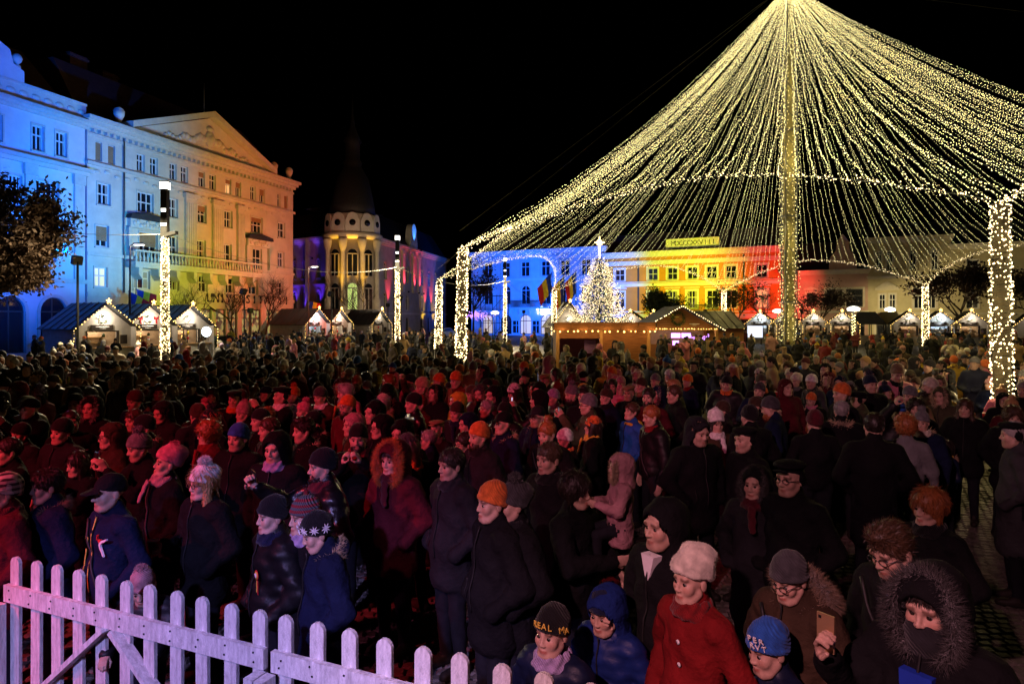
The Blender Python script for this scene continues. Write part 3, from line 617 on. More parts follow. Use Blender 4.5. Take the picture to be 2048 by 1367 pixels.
a, b = on_row(1563), on_row(1736); Fh = Fac(a, b, 'rose_house', 'low rose house with two wide dark shop windows under a slate roof')
fx = lambda v: Fh.s_of(1560 + v * K6)
window(Fh, fx(215), fx(282), 4.2, 6.0, nv=1, surround=.2, hood='ped', frame='frame_dark'); window(Fh, fx(70), fx(130), 4.2, 6.0, nv=2, surround=.2, hood='ped')
for p, q in ((372, 500), (530, 666)): window(Fh, fx(p), fx(q), 4.2, 6.4, nv=1, surround=.25, frame='frame_dark')
for p, q in ((60, 160), (230, 330), (420, 520), (580, 680)): window(Fh, fx(p), fx(q), .3, 2.7, frame='frame_dark', sill=False)
wall(Fh, 0, Fh.L, 0, 8.6, M['stucco_rose']); shell(Fh, 0, Fh.L, 8.6, 12, M['stucco_rose'])
band(Fh, 'cornice', 0, Fh.L, 8.3, 8.9, .5, steps=3); band(Fh, 'string_course', 0, Fh.L, 3.4, 3.7, .2)
mb = MB(); mb.add([(0, 0, 8.9), (Fh.L, 0, 8.9), (Fh.L, 6, 13), (0, 6, 13)], [(0, 1, 2, 3)]); Fh.part('roof', mb, M['roof_slate'])
c = fx(505); mb = MB(); mb.prism([(c - 1.6, 8.9), (c + 1.6, 8.9), (c + 1.5, 10.4), (c + .8, 11.3), (c + .7, 12.4), (c, 13.4), (c - .7, 12.4), (c - .8, 11.3), (c - 1.5, 10.4)], -.1, .8); Fh.part('curved_gable', mb, M['stucco_rose'])
a, b = on_row(1736), on_row(1903); G = Fac(a, b, 'arched_window_house', 'olive beige house with arched upper windows behind the market huts')
gx = lambda v: G.s_of(1560 + v * K6)
for p in (795, 882, 1070, 1245): window(G, gx(p - 26), gx(p + 26), 8.6, 11.0, arch=True, nv=2, surround=.14)
for p, q in ((797, 848), (878, 930)): window(G, gx(p), gx(q), 3.9, 5.7, nv=2, surround=.15)
for p, q in ((1075, 1150), (1180, 1255)): window(G, gx(p), gx(q), 3.9, 6.4, nv=2, surround=.2, arch=False)
window(G, gx(775), gx(905), .2, 3.0, arch=True, nv=1, frame='frame_dark', sill=False, surround=.3); window(G, gx(1060), gx(1250), .2, 2.8, nv=2, frame='frame_dark', sill=False)
wall(G, 0, G.L, 0, 12.4, M['stucco_olive']); shell(G, 0, G.L, 12.4, 12, M['stucco_olive'])
band(G, 'cornice', 0, G.L, 12.0, 12.7, .5, steps=3); band(G, 'string_course', 0, G.L, 7.6, 7.95, .25, steps=2); band(G, 'string_course', 0, G.L, 3.2, 3.45, .2)
mb = MB(); s0, s1 = gx(765), gx(960); mb.prism([(s0, 6.2), (s1, 6.2), (s1, 6.45), ((s0 + s1) / 2 + .5, 7.0), ((s0 + s1) / 2, 7.3), ((s0 + s1) / 2 - .5, 7.0), (s0, 6.45)], -.25, 0); G.part('hood_mould', mb, M['stone_trim'])
mb = MB(); mb.add([(0, 0, 12.7), (G.L, 0, 12.7), (G.L, 6, 15), (0, 6, 15)], [(0, 1, 2, 3)]); G.part('roof', mb, M['roof_slate'])
a, b = on_row(1903), on_row(2350); Hh = Fac(a, b, 'plain_house', 'plain olive house half hidden behind a bare tree past the arched-window house')
for k in range(9):
    s = 1.5 + k * 3.0; window(Hh, s, s + 1.2, 7.6, 9.6, nv=2, surround=.12); window(Hh, s, s + 1.2, 3.9, 6.0, nv=2, surround=.12); window(Hh, s, s + 1.4, .4, 2.7, nv=2, frame='frame_dark', sill=False)
wall(Hh, 0, Hh.L, 0, 11.2, M['stucco_olive']); shell(Hh, 0, Hh.L, 11.2, 12, M['stucco_olive']); band(Hh, 'cornice', 0, Hh.L, 10.9, 11.5, .5, steps=2); band(Hh, 'string_course', 0, Hh.L, 3.2, 3.4, .15)
mb = MB(); mb.add([(0, 0, 11.5), (Hh.L, 0, 11.5), (Hh.L, 6, 14.5), (0, 6, 14.5)], [(0, 1, 2, 3)]); Hh.part('roof', mb, M['roof_slate'])

# floodlight housings
for k, (a, b, c, p, s) in enumerate(FLOOD):
    r_ = tag(empty('floodlight_mast', (a[0], a[1], 0)), 'slim floodlight mast throwing ' + ['deep blue light on the parapet building', 'pale blue light on the pediment building', 'yellow light on the pediment building', 'salmon light on the pediment building', 'blue light beside the scaffold tower', 'blue light near the decorated fir', 'yellow light near the evergreen', 'yellow light near the chalet', 'red light on the long house', 'dim amber fill on the turret building, an added lamp', 'yellow-green light on the lower floors'][k], 'floodlight', 'facade floodlight masts')
    d = (Vector(b) - Vector(a)).normalized(); bk = Vector((0, 0, a[2])) - d * .22
    mb = MB(); mb.tube([(bk.x, bk.y, 0), (bk.x, bk.y, a[2] - .12)], .05, 8); mb.build('pole', M['iron'], r_)
    Mh = Matrix.Translation(Vector((0, 0, a[2]))) @ d.to_track_quat('-Z', 'Y').to_matrix().to_4x4()
    mb = MB()
    for q in ((-.2, -.17, -.16, .16), (.17, .2, -.16, .16)): mb.box(q[0], q[1], q[2], q[3], 0.02, .22, 0, Mh)
    mb.box(-.2, .2, .16, .19, .02, .22, 0, Mh); mb.box(-.2, .2, -.19, -.16, .02, .22, 0, Mh); mb.box(-.2, .2, -.19, .19, .22, .26, 0, Mh); mb.build('housing', M['iron'], r_)
M['post_wrap'] = surf('post_wrap', (.06, .05, .03), .9, .4, 9)
# ------------------------------------------------------------------ light strings
def bulbs_np(pts, r):
    """octahedral bulbs at points -> arrays"""
    n = len(pts); pts = np.asarray(pts, dtype=np.float32); r = np.broadcast_to(np.asarray(r, dtype=np.float32), (n,))
    o = np.array([(1, 0, 0), (-1, 0, 0), (0, 1, 0), (0, -1, 0), (0, 0, 1), (0, 0, -1)], dtype=np.float32)
    V = (pts[:, None] + o[None] * r[:, None, None]).reshape(-1, 3)
    f = np.array([(0, 2, 4), (2, 1, 4), (1, 3, 4), (3, 0, 4), (2, 0, 5), (1, 2, 5), (3, 1, 5), (0, 3, 5)])
    return V, (f[None] + 6 * np.arange(n)[:, None, None]).reshape(-1, 3)
def light_string(name, path, spacing, r, mat, parent=None, jit=.02, cable_r=.006, rv=.25, dropout=0.03):
    """a cable along path with bulbs along it; one mesh"""
    path = np.asarray([tuple(p) for p in path], dtype=np.float64); seg = np.linalg.norm(np.diff(path, axis=0), axis=1); cum = np.concatenate([[0], np.cumsum(seg)])
    n = max(2, int(cum[-1] / spacing)); t = np.linspace(0, cum[-1], n) + RNG.uniform(-.3, .3, n) * spacing
    pts = np.stack([np.interp(t, cum, path[:, k]) for k in range(3)], 1) + RNG.normal(0, jit, (n, 3))
    pts = pts[RNG.random(n) > dropout]
    V, Fc = bulbs_np(pts, r * (1 + RNG.uniform(-rv, rv, len(pts))))
    faces = Fc.tolist(); midx = [0] * len(faces); nv = len(V)
    if cable_r:
        m_ = MB(); m_.tube([tuple(p) for p in path], cable_r, 3, cap=False); V = np.concatenate([V, np.array(m_.v, dtype=np.float32)]); faces += [tuple(i + nv for i in f) for f in m_.f]; midx += [1] * len(m_.f)
    return link(name, mesh_np(name, V, faces, [mat, M['cable']], midx), parent)

# ---- the canopy of light strings over the square
MX, MY, MZ = 14.9, 36.7, 20.3
POSTS = [(9.35, 13.0), (-1.68, 22.0), (-4.37, 40.0), (3.35, 55.0), (18.0, 58.0), (27.3, 45.0), (36.0, 33.5), (27.5, 18.5)]
HP = 5.0
canopy = tag(empty('light_canopy', (MX, MY, 0)), 'huge tent of golden light strings fanning down from the central mast', 'light canopy')
Mi = Matrix.Translation((-MX, -MY, 0))
apex = Vector((0, 0, MZ))
NS = 33
canopy_lights = []
for i, (a, b) in enumerate(zip(POSTS, POSTS[1:] + POSTS[:1])):
    a3, b3 = Vector((a[0] - MX, a[1] - MY, HP)), Vector((b[0] - MX, b[1] - MY, HP)); mid = (a3 + b3) / 2
    inw = Vector((-mid.x, -mid.y, 0)).normalized()
    rise, pull = (1.9, 3.0)
    def edge(t): 
        k = 1 - abs(2 * t - 1) ** 1.7; return a3.lerp(b3, t) + inw * pull * k + Vector((0, 0, rise * k))
    ep = [edge(t) for t in np.linspace(0, 1, 26)]
    light_string('edge_garland', ep, .05, .0155, M['bulb_warm'], canopy, jit=.045, cable_r=.015)
    for k in range(NS):
        t = (k + .5 + random.uniform(-.2, .2)) / NS; e = edge(t); top = apex + Vector((e.x, e.y, 0)).normalized() * .35
        sag = random.uniform(1.0, 1.7)
        pth = []
        for q in np.linspace(0, 1, 14):
            p = top.lerp(e, q); p.z -= 4 * sag * q * (1 - q); p += Vector((random.gauss(0, .03), random.gauss(0, .03), random.gauss(0, .03))) * (1 if 0 < q < 1 else 0); pth.append(p)
        light_string('light_string', pth, .13, .0135, M['bulb'], canopy, jit=.014)
        if k % 9 == 4:
            for q in (.3, .62, .92): canopy_lights.append(Vector((MX, MY, 0)) + pth[int(q * 13)])
for cpt in (Vector((-1.68 - MX, 22.0 - MY, HP + .6)), Vector((30, -14, 9.5)), Vector((-4.4 - MX, 40 - MY, HP + .6))):
    mb = MB(); mb.tube([apex + Vector((0, 0, .5)), cpt], .009, 5); mb.build('support_cable', M['cable'], canopy)
for p in canopy_lights: spot('canopy_string_light', p - Vector((0, 0, .12)), p - Vector((0, 0, 9)), (1.0, .74, .22), 150, 140, .7, .1)
mast = tag(empty('truss_mast', (MX, MY, 0)), 'tall pale truss mast wrapped in netting and bulbs under the light canopy', 'mast')
for sx in (-1, 1):
    for sy in (-1, 1): mb = MB(); mb.tube([(sx * .3, sy * .3, 0), (sx * .3, sy * .3, 14), (sx * .14, sy * .14, MZ + .5)], .035, 8); mb.build('chord', M['steel'], mast)
mb = MB()
for k in range(26):
    z = .3 + k * .72; w0 = .3 if z < 14 else .3 - .16 * (z - 14) / 6.3; s = 1 if k % 2 else -1
    for q in (((-w0 * s, -w0), (w0 * s, -w0)), ((w0, -w0 * s), (w0, w0 * s)), ((w0 * s, w0), (-w0 * s, w0)), ((-w0, w0 * s), (-w0, -w0 * s))): mb.bar((*q[0], z), (*q[1], z + .72), .03)
mb.build('lacing', M['steel'], mast)
mb = MB(); mb.lathe([(.31, 0.9), (.31, 14), (.15, MZ)], 4, 0, Matrix.Rotation(R(45), 4, 'Z'), False); mb.build('netting', M['net'], mast)
for k in range(3): mb = MB(); mb.box(-.37, .37, -.37, .37, 3.6 + k * 4.6, 3.68 + k * 4.6); mb.build('collar', M['steel'], mast)
for k in range(12):
    t = 2 * math.pi * k / 12; rr = .42 + .1 * (k % 2)
    light_string('light_string', [(rr * math.cos(t), rr * math.sin(t), 1.6), (rr * math.cos(t), rr * math.sin(t), 13), (.2 * math.cos(t), .2 * math.sin(t), MZ)], .2, .02, M['bulb'], mast, jit=.03)
for z in (3, 7, 11, 15): point('mast_string_light', (MX - .9, MY - .9, z), (1, .8, .3), 60, .1)

def wrapped_post(x, y, z0, z1, r, label, group, tilt=(0, 0), n=None, bulb='bulb_warm', br=.019, base=True, lamp=120):
    root = tag(empty('light_wrapped_post', (x, y, 0)), label, 'post', group)
    mb = MB(); mb.tube([(0, 0, 0), (tilt[0], tilt[1], z1)], [r * 1.05, r * .85], 14); mb.build('pole', M['post_wrap'], root)
    if base: mb = MB(); mb.box(-r * 2.2, r * 2.2, -r * 2.2, r * 2.2, 0, .22); mb.build('base', M['concrete'], root)
    n = n or int((z1 - z0) * 2 * math.pi * r * 185)
    tt = RNG.uniform(0, 1, n); row = np.round(tt * (z1 - z0) / .085) * .085 + RNG.normal(0, .02, n); ang = RNG.uniform(0, 2 * math.pi, n)
    q = np.clip((z0 + row) / z1, 0, 1); rr = r * (1.07 - .2 * q) + RNG.uniform(.01, .06, n)
    pts = np.stack([tilt[0] * q + rr * np.cos(ang), tilt[1] * q + rr * np.sin(ang), z0 + row], 1)
    V, Fc = bulbs_np(pts, br * (1 + RNG.uniform(-.25, .25, n))); tag(link('light_wrap', mesh_np('light_wrap', V, Fc, [M[bulb]]), root), kind='stuff')
    pth = [(tilt[0] * (z / z1) + (r * 1.02 + .012) * math.cos(z * 60), tilt[1] * (z / z1) + (r * 1.02 + .012) * math.sin(z * 60), z) for z in np.arange(z0 - .05, z1, .013)]
    mb = MB(); mb.tube(pth, .008, 3, cap=False); mb.build('cable', M['cable'], root)
    mb = MB()
    tail = [(r * 1.1, -r * .5, z0), (r * 1.4, -r * .8, z0 - .3), (r * 1.2, -r, max(.05, z0 - .9))]
    light_string('tail_lights', tail, .05, br, M[bulb], root, jit=.03)
    if lamp:
        for k in range(3): 
            z = z0 + (z1 - z0) * (k + .5) / 3
            for dx in (-1, 1): point('post_light', (x + dx * (r + .45), y - .35, z), (1, .74, .34), lamp / 9, .1)
    return root
names = ['beside the man in a black coat at the open paving', 'standing between the crowd and the wooden kiosk', 'nearest the wing with red pilasters', 'rising behind the wooden kiosk before the blue house', 'before the gabled chalet and yellow house', 'standing before the row of huts under the olive house', 'past the end of the row of huts', 'beside the last huts of the row']
lean = lambda x, y: ((x - MX) / math.hypot(x - MX, y - MY) * -.12, (y - MY) / math.hypot(x - MX, y - MY) * -.12)
for (x, y), nm, z0 in zip(POSTS, names, (1.2, .75, 1.0, 1.1, 1.0, 1.0, 1.0, 1.0)):
    wrapped_post(x, y, z0, HP, .15 if y < 30 else .17, 'post wrapped in warm lights ' + nm, 'posts carrying the light canopy', lean(x, y), lamp=300, br=.0155 if y < 16 else .018 if y < 30 else .026, n=None if y < 30 else 560)

# ---- tall lamp columns with wrapped lower half
def lamp_column(px, d, wtop, label):
    x = (px - CX) / F * d
    root = wrapped_post(x, d, .9, wtop, .13, label, 'lamp columns along the square', br=.02 if d < 35 else .026, n=1000 if d < 35 else 520, lamp=520)
    root.name = 'lamp_column'; root['category'] = 'lamp post'
    mb = MB(); mb.box(-.13, .13, -.13, .13, wtop, 8.25); mb.box(-.16, .16, -.16, .16, 8.55, 8.6); mb.build('column', M['iron'], root)
    for z0, z1, w in ((8.25, 8.55, .15), (7.28, 7.42, .1), (6.7, 6.8, .12)):
        mb = MB(); mb.box(-w, w, -w if w > .14 else -.138, w if w > .14 else 0, z0, z1); mb.build('lamp_panel', M['lamp_white'], root)
    mb = MB(); mb.prism([(.12, .1), (.5, .2), (.5, .32), (.12, .25)], -.14, .14, 0, Matrix.Translation((0, 0, wtop - .05))); mb.build('side_projector', M['iron'], root)
    for dx, dy in ((.35, -.6), (-.35, -.6)): spot('column_lamp', (x + dx, d + dy, 7.6), (x + dx * 6, d - 4, 0), (1, .80, .46), 4600, 132, .6, .1)
    return x, d
cols = [lamp_column(330, 29.0, 6.2, 'tall lamp column wrapped in yellow lights before the three white huts'), lamp_column(795, 48.0, 6.1, 'tall lamp column wrapped in lights before the turret building'), lamp_column(1010, 66.0, 6.1, 'tall lamp column wrapped in lights before the blue house')]
def wire(pts, r=.014, label=None):
    m_ = MB(); m_.tube(pts, r, 5, cap=False); tag(m_.build('overhead_wire', M['wire_pale']), label, 'wire')
def sagline(a, b, s, n=16): return [Vector(a).lerp(Vector(b), t) - Vector((0, 0, 4 * s * t * (1 - t))) for t in np.linspace(0, 1, n)]
c0, c1, c2 = [Vector((x, y, 6.35)) for x, y in cols]
wire(sagline(P(-60, 440, 30), c0, .25), .012, 'thin overhead wire running from the tree to the first lamp column')
wire(sagline(c0, c1, .9), .016, 'sagging overhead wire between the lamp columns by the huts and the turret')
wire(sagline(c1, c2, .8), .02, 'sagging overhead wire between the turret and blue house lamp columns'); wire(sagline(c2, P(1120, 622, 96), .4), .02, 'thin wire running from a lamp column to the blue house')

# ---- street lamps
def street_lamp(px, py, d, label, pw=90):
    p = P(px, py, d); root = tag(empty('street_lamp', (p.x, p.y, 0)), label, 'street lamp', 'street lamps')
    mb = MB(); mb.tube([(0, 0, 0), (0, 0, p.z - .1), (.15, 0, p.z), (.5, -.1, p.z + .03)], [.08, .05, .045, .04], 8); mb.build('pole', M['steel'], root)
    mb = MB(); mb.box(.3, .95, -.2, .06, p.z - .0, p.z + .1); mb.build('lamp_head', M['steel'], root)
    mb = MB(); mb.box(.34, .92, -.18, .04, p.z - .05, p.z - .004); mb.build('lamp_glass', M['lamp_white'], root)
    point('street_lamp_light', (p.x + .6, p.y - .1, p.z - .25), (1, .85, .6), pw, .1)
street_lamp(260, 489, 44, 'slim street lamp before the pediment building flags'); street_lamp(617, 533, 66, 'slim street lamp before the turret building', 320)
def lantern(px, py, d, label, wrap=True):
    p = P(px, py, d); root = tag(empty('lantern_post', (p.x, p.y, 0)), label, 'lamp post', 'lantern posts by the huts')
    mb = MB(); mb.tube([(0, 0, 0), (0, 0, p.z)], [.09, .06], 10); mb.build('pole', M['iron'], root)
    mb = MB(); mb.lathe([(.1, p.z), (.5, p.z + .05), (.55, p.z + .25), (.3, p.z + .4), (.05, p.z + .45)], 14); mb.build('lamp_shade', M['lamp_white'], root)
    if wrap: light_string('light_wrap', [(.14 * math.cos(k * .9), .14 * math.sin(k * .9), .8 + k * (p.z - 1) / 60) for k in range(60)], .045, .03, M['bulb'], root, jit=.02)
    point('lantern_light', (p.x, p.y - .5, p.z - .3), (1, .78, .36), 2900 if p.x > 31.5 else 120, .1)
lantern(1707, 622, 62, 'lantern post wrapped in lights between the huts'); lantern(1780, 622, 76, 'lantern post before the arched doorway', False); lantern(1555, 625, 80, 'lantern post before the red end of the long house', False); lantern(990, 628, 92, 'lantern post beside the scaffold tower', False)

# ---- market huts
def hut(px, d, th, label, w=3.0, l=3.0, eave=2.25, peak=3.6, cool=False, sign=True, side_notes=False, inner='interior_warm', power=46, red=False, gable_only=False):
    x = (px - CX) / F * d; root = tag(empty('market_hut', (x, d, 0), R(th)), label, 'market hut', 'white market huts')
    hw = w / 2
    # front: local -y faces the square
    o0, o1, oz0, oz1 = -hw * .55, hw * .45, 1.02, 1.95
    mb = MB()
    for a, b, c, e in ((-hw, o0, 0, eave), (o1, hw, 0, eave), (o0, o1, 0, oz0), (o0, o1, oz1, eave)): mb.box(a, b, 0, .06, c, e)
    mb.build('front_wall', M['hut_white'], root)
    mb = MB(); mb.prism([(-hw, eave), (hw, eave), (0, peak)], 0, .06); mb.build('gable', M['hut_white'], root)
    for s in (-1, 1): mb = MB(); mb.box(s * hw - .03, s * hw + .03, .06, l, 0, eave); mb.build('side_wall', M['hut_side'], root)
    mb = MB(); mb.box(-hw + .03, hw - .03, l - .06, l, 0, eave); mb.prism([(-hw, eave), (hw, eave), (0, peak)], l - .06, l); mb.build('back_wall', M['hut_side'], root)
    for s in (-1, 1):
        mb = MB(); dx, dz = hw + .28, (peak - eave) * (hw + .28) / hw; t = .05
        mb.add([(0, -.55, peak + .06), (s * dx, -.55, peak + .06 - dz), (s * dx, l + .15, peak + .06 - dz), (0, l + .15, peak + .06), (0, -.55, peak + .06 + t), (s * dx, -.55, peak + .06 - dz + t), (s * dx, l + .15, peak + .06 - dz + t), (0, l + .15, peak + .06 + t)],
               [(0, 1, 2, 3), (4, 7, 6, 5), (0, 4, 5, 1), (1, 5, 6, 2), (2, 6, 7, 3)]); rp = mb.build('roof_panel', M['sheet_roof'], root)
        for k in range(5):
            y = -.3 + k * (l + .3) / 4.6; m_ = MB(); m_.bar((0, y, peak + .13), (s * dx, y, peak + .13 - dz), .05); m_.build('seam', M['sheet_roof'], rp)
    # cheek panels under the projecting roof
    for s in (-1, 1): mb = MB(); mb.box(s * hw - .025, s * hw + .025, -.5, 0, 0, eave); mb.build('cheek_panel', M['hut_white'], root)
    mb = MB(); mb.box(-hw * .95, hw * .95, -.42, .02, oz0 - .06, oz0); mb.build('counter', M['wood_pale'], root)
    mb = MB(); mb.box(-hw + .1, hw - .1, -.02, -.002, .1, oz0 - .1); mb.build('counter_front', M['hut_white'], root)
    mb = MB()
    for a, b, c, e in ((o0 - .07, o0, oz0, oz1 + .07), (o1, o1 + .16, oz0, oz1 + .07), (o0, o1, oz1, oz1 + .07)): mb.box(a, b, -.03, .03, c, e)
    if side_notes: mb.box(o0 + .55, o0 + .62, -.02, .03, oz0, oz1); mb.box(o0 + .85, o0 + .92, -.02, .03, oz0, oz1)
    mb.build('hatch_frame', M['sign_dark'], root)
    mb = MB(); mb.box(-hw + .1, hw - .1, 1.35, 1.4, .1, eave); mb.build('inner_screen', M[inner], root)
    for z in (1.25, 1.6):
        mb = MB(); mb.box(o0 + .1, o1 - .1, 1.1, 1.34, z, z + .03); sh = mb.build('shelf', M['wood_pale'], root)
        for k in range(5):
            m_ = MB(); xx = o0 + .2 + k * (o1 - o0 - .4) / 4; q = random.uniform(.05, .08); m_.lathe([(q, z + .03), (q * 1.1, z + .15), (q * .5, z + random.uniform(.2, .28))], 8); m_.build('goods', random.choice([M['red_cloth'], M['yellow_cloth'], M['needle'], M['wood'], M['paint_white']]), sh)
    if sign:
        mb = MB(); mb.box(-.75, .55, -.08, -.02, oz1 + .12, oz1 + .42); sg = mb.build('signboard', M['sign_dark'], root)
        mb = MB(); mb.box(-.5, .3, -.086, -.081, oz1 + .28, oz1 + .33); mb.box(-.28, .1, -.086, -.081, oz1 + .19, oz1 + .22); mb.build('sign_stripe', M['paint_white'], sg)
        mb = MB(); mb.box(o1 + .24, o1 + .66, -.03, -.004, 1.2, 1.75); mb.build('price_board', M['sign_dark'], root)
    mb = MB()
    for k in range(26):
        t = 2 * math.pi * k / 26; c = Vector((-.1 + .2 * math.cos(t), -.07, eave + .42 + .2 * math.sin(t)))
        for j in range(4): q = Vector((random.gauss(0, 1), random.gauss(0, .6), random.gauss(0, 1))).normalized() * .1; mb.add([c, c + q, c + q * .6 + Vector((.03, 0, .03))], [(0, 1, 2)])
    mb.build('wreath', M['needle'], root)
    mb = MB(); mb.lathe([(.02, -.09), (.08, -.05), (.09, 0), (.06, .06), (.02, .08)], 10, 0, Matrix.Translation((0, -.14, eave + .55))); mb.build('gable_lamp', M['lamp_cool' if cool else 'lamp_white'], root)
    if red:
        for q in (-.55, .5):
            mb = MB(); mb.prism([(0, 0), (.16, .14), (.16, -.08)], -.03, 0, 0, Matrix.Translation((q, -.02, eave + .5))); mb.prism([(0, 0), (-.16, .14), (-.16, -.08)], -.03, 0, 0, Matrix.Translation((q, -.02, eave + .5))); mb.prism([(-.03, 0), (.03, 0), (.08, -.35), (-.02, -.3)], -.025, 0, 0, Matrix.Translation((q, -.02, eave + .5))); mb.build('ribbon_bow', M['red_cloth'], root)
    k = (peak - eave) / hw; dz = .05
    pth = [(-hw - .26, -.58, .15), (-hw - .26, -.58, eave - .26 * k + dz), (0, -.58, peak + .1), (hw + .26, -.58, eave - .26 * k + dz), (hw + .26, -.58, .15)]
    light_string('edge_lights', pth, .2, .035, M['bulb_amber'], root, jit=.012, cable_r=.012, dropout=0)
    star = MB()
    for j in range(5): t = R(90 + 72 * j); star.bar((0, -.58, peak + .2), (.16 * math.cos(t), -.58, peak + .2 + .16 * math.sin(t)), .05)
    star.build('star', M['bulb_amber'], root)
    Mr = Matrix.Translation((x, d, 0)) @ Matrix.Rotation(R(th), 4, 'Z')
    col = (.75, .88, 1) if cool else (1, .84, .66)
    point('hut_gable_light', Mr @ Vector((0, -.4, eave + .5)), col, power * .55, .06); point('hut_inner_light', Mr @ Vector((-.1, .6, eave + .1)), (1, .8, .55) if not cool else (.8, .92, 1), power * .8, .08)
    return root
hut(207, 41, 60, 'white market hut with a plain lit hatch nearest the leafy tree', 3.4, 3.4, power=115)
hut(297, 44.5, 60, 'white market hut with red ribbon bows on its gable', 3.4, 3.4, red=True, power=115)
hut(376, 48, 60, 'white market hut with a garlanded hatch frame and a round white sign', 3.4, 3.4, side_notes=True, power=115)
hut(630, 67, 62, 'market hut glowing icy blue at the end of the dark-roofed group', 3.2, 4.4, cool=True, inner='interior_cool', power=150)
hut(675, 72, 62, 'brightly lit white hut right beside the icy blue hut', 3.2, 3.2, power=150)
hut(757, 76, 56, 'white hut with branches over its gable before the turret building', 2.6, 4.2, power=40)
hut(1137, 60, 10, 'cream gabled hut with a dark roof peeking over the wooden kiosk', 2.9, 3.0, peak=4.1, eave=2.2, power=40)
hut(1262, 66, -16, 'white hut gable peeking between the lit tree and the chalet', 3.0, 3.0, peak=3.3, power=40); hut(1308, 68, -16, 'white hut gable tucked behind the chalet roof', 3.0, 3.0, peak=3.3, power=40)
hl = ['with a white screen before it', 'half hidden behind the truss mast', 'with a red gift stall front next to the mast', 'with a garland on its gable beside the lantern post', 'beside the dark tent roofs', 'glowing pale blue beside the wrapped post', 'with twigs woven over its gable at the end of the row']
for k, (px, d) in enumerate(((1521, 74), (1572, 73), (1627, 72), (1684, 71), (1818, 68), (1880, 67), (1941, 66), )):
    hut(px, d, -24, 'white row hut ' + hl[k], 2.75, 3.0, peak=3.35, cool=k in (0, 5), power=60 if k not in (0, 5) else 90, inner='interior_cool' if k in (0, 5) else 'interior_warm')
hut(2075, 60, -30, 'white row hut past the thick lit post', 3.0, 3.0, power=50)
# round sign, street market details
q = P(412, 663, 46.5); 
mb = MB(); mb.lathe([(.34, 0), (.34, .08)], 20, 0, Matrix.Rotation(R(60), 4, 'Z') @ Matrix.Rotation(R(90), 4, 'X')); tag(mb.build('round_sign', M['lamp_cool'], None, q), 'round glowing white sign on the third hut', 'sign')
# dark tent roofs between the huts
for px, d, w_, lab in ((1735, 70, 3.6, 'dark canvas stall roof beside the lantern post'), (1778, 72, 3.6, 'olive canvas stall roof before the arched doorway')):
    x = (px - CX) / F * d; r_ = tag(empty('canvas_stall', (x, d, 0), R(-24)), lab, 'stall')
    mb = MB(); mb.prism([(-w_ / 2, 2.1), (w_ / 2, 2.1), (w_ * .2, 3.4), (-w_ * .2, 3.4)], 0, 3); mb.build('roof', M['stucco_olive' if px > 1750 else 'sheet_roof'], r_)
    for s in (-1, 1):
        for y in (.1, 2.9): mb = MB(); mb.box(s * w_ * .46 - .04, s * w_ * .46 + .04, y - .04, y + .04, 0, 2.1); mb.build('leg', M['iron'], r_)
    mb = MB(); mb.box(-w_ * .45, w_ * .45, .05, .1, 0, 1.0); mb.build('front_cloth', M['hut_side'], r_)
# white screen before the first row hut
q = P(1510, 678, 71); r_ = tag(empty('lit_screen', (q.x, q.y, 0), R(-24)), 'bright white and red display screen before the row huts', 'screen')
mb = MB(); mb.box(-.8, .8, 0, .1, .7, 2.0); mb.build('frame', M['iron'], r_); mb = MB(); mb.box(-.75, .75, -.02, -.003, .75, 1.95); mb.build('display', M['screen'], r_)
mb = MB(); mb.bar((-.75, -.03, 1.7), (.75, -.03, 1.5), .05, .01); mb.bar((-.75, -.03, 1.1), (.75, -.03, 1.3), .05, .01); mb.build('red_stripe', M['red_cloth'], r_)
for s in (-.6, .6): mb = MB(); mb.box(s - .04, s + .04, .02, .08, 0, .7); mb.build('leg', M['iron'], r_)

# ---- the wooden kiosk
KD = 27.0; kx0, kx1 = (1112 - CX) / F * KD, (1300 - CX) / F * KD
kio = tag(empty('wooden_kiosk', (kx0, KD, 0)), 'brown plank kiosk with an open hatch and a row of hanging bulbs', 'kiosk')
KW = kx1 - kx0; KH = 2.42; KL = 3.2; hx0, hx1, hz0, hz1 = .14, 1.72, 1.12, 1.98
def plank_wall(x0, x1, z0, z1, n, y, par, mat='wood', nm='plank'):
    for k in range(n):
        za, zb = z0 + (z1 - z0) * k / n, z0 + (z1 - z0) * (k + 1) / n; m_ = MB(); e = random.uniform(-.004, .004); m_.box(x0, x1, y + e, y + .025 + e, za + .004, zb - .004); m_.build(nm, M[mat], par)
plank_wall(hx0, hx1, hz1, KH, 4, 0, kio); plank_wall(hx0, hx1, .05, hz0 - .06, 9, 0, kio); plank_wall(1.84, KW - .12, .05, KH, 18, 0, kio)
for x in (0, 1.72, KW - .12): mb = MB(); mb.box(x, x + .13, -.03, .12, 0, KH); mb.build('post', M['wood_pale'], kio)
mb = MB(); mb.box(hx0, hx1 + .0, -.22, .12, hz0 - .05, hz0); mb.build('counter', M['wood_pale'], kio)
for x in (.1, KW - .1): mb = MB(); mb.box(x - .02, x + .02, .13, KL, 0, KH); mb.build('side_wall', M['wood'], kio)
mb = MB(); mb.box(.12, KW - .12, KL - .04, KL, 0, KH); mb.build('back_wall', M['wood'], kio)
mb = MB(); mb.box(-.14, KW + .2, -.35, KL + .1, KH + .03, KH + .16); mb.build('roof', M['roof_slate'], kio)
for k in range(6): x = -.1 + k * (KW + .25) / 6; mb = MB(); mb.box(x + .006, x + (KW + .25) / 6 - .006, -.38, -.355, KH - .12, KH + .2); mb.build('fascia_board', M['wood'], kio)
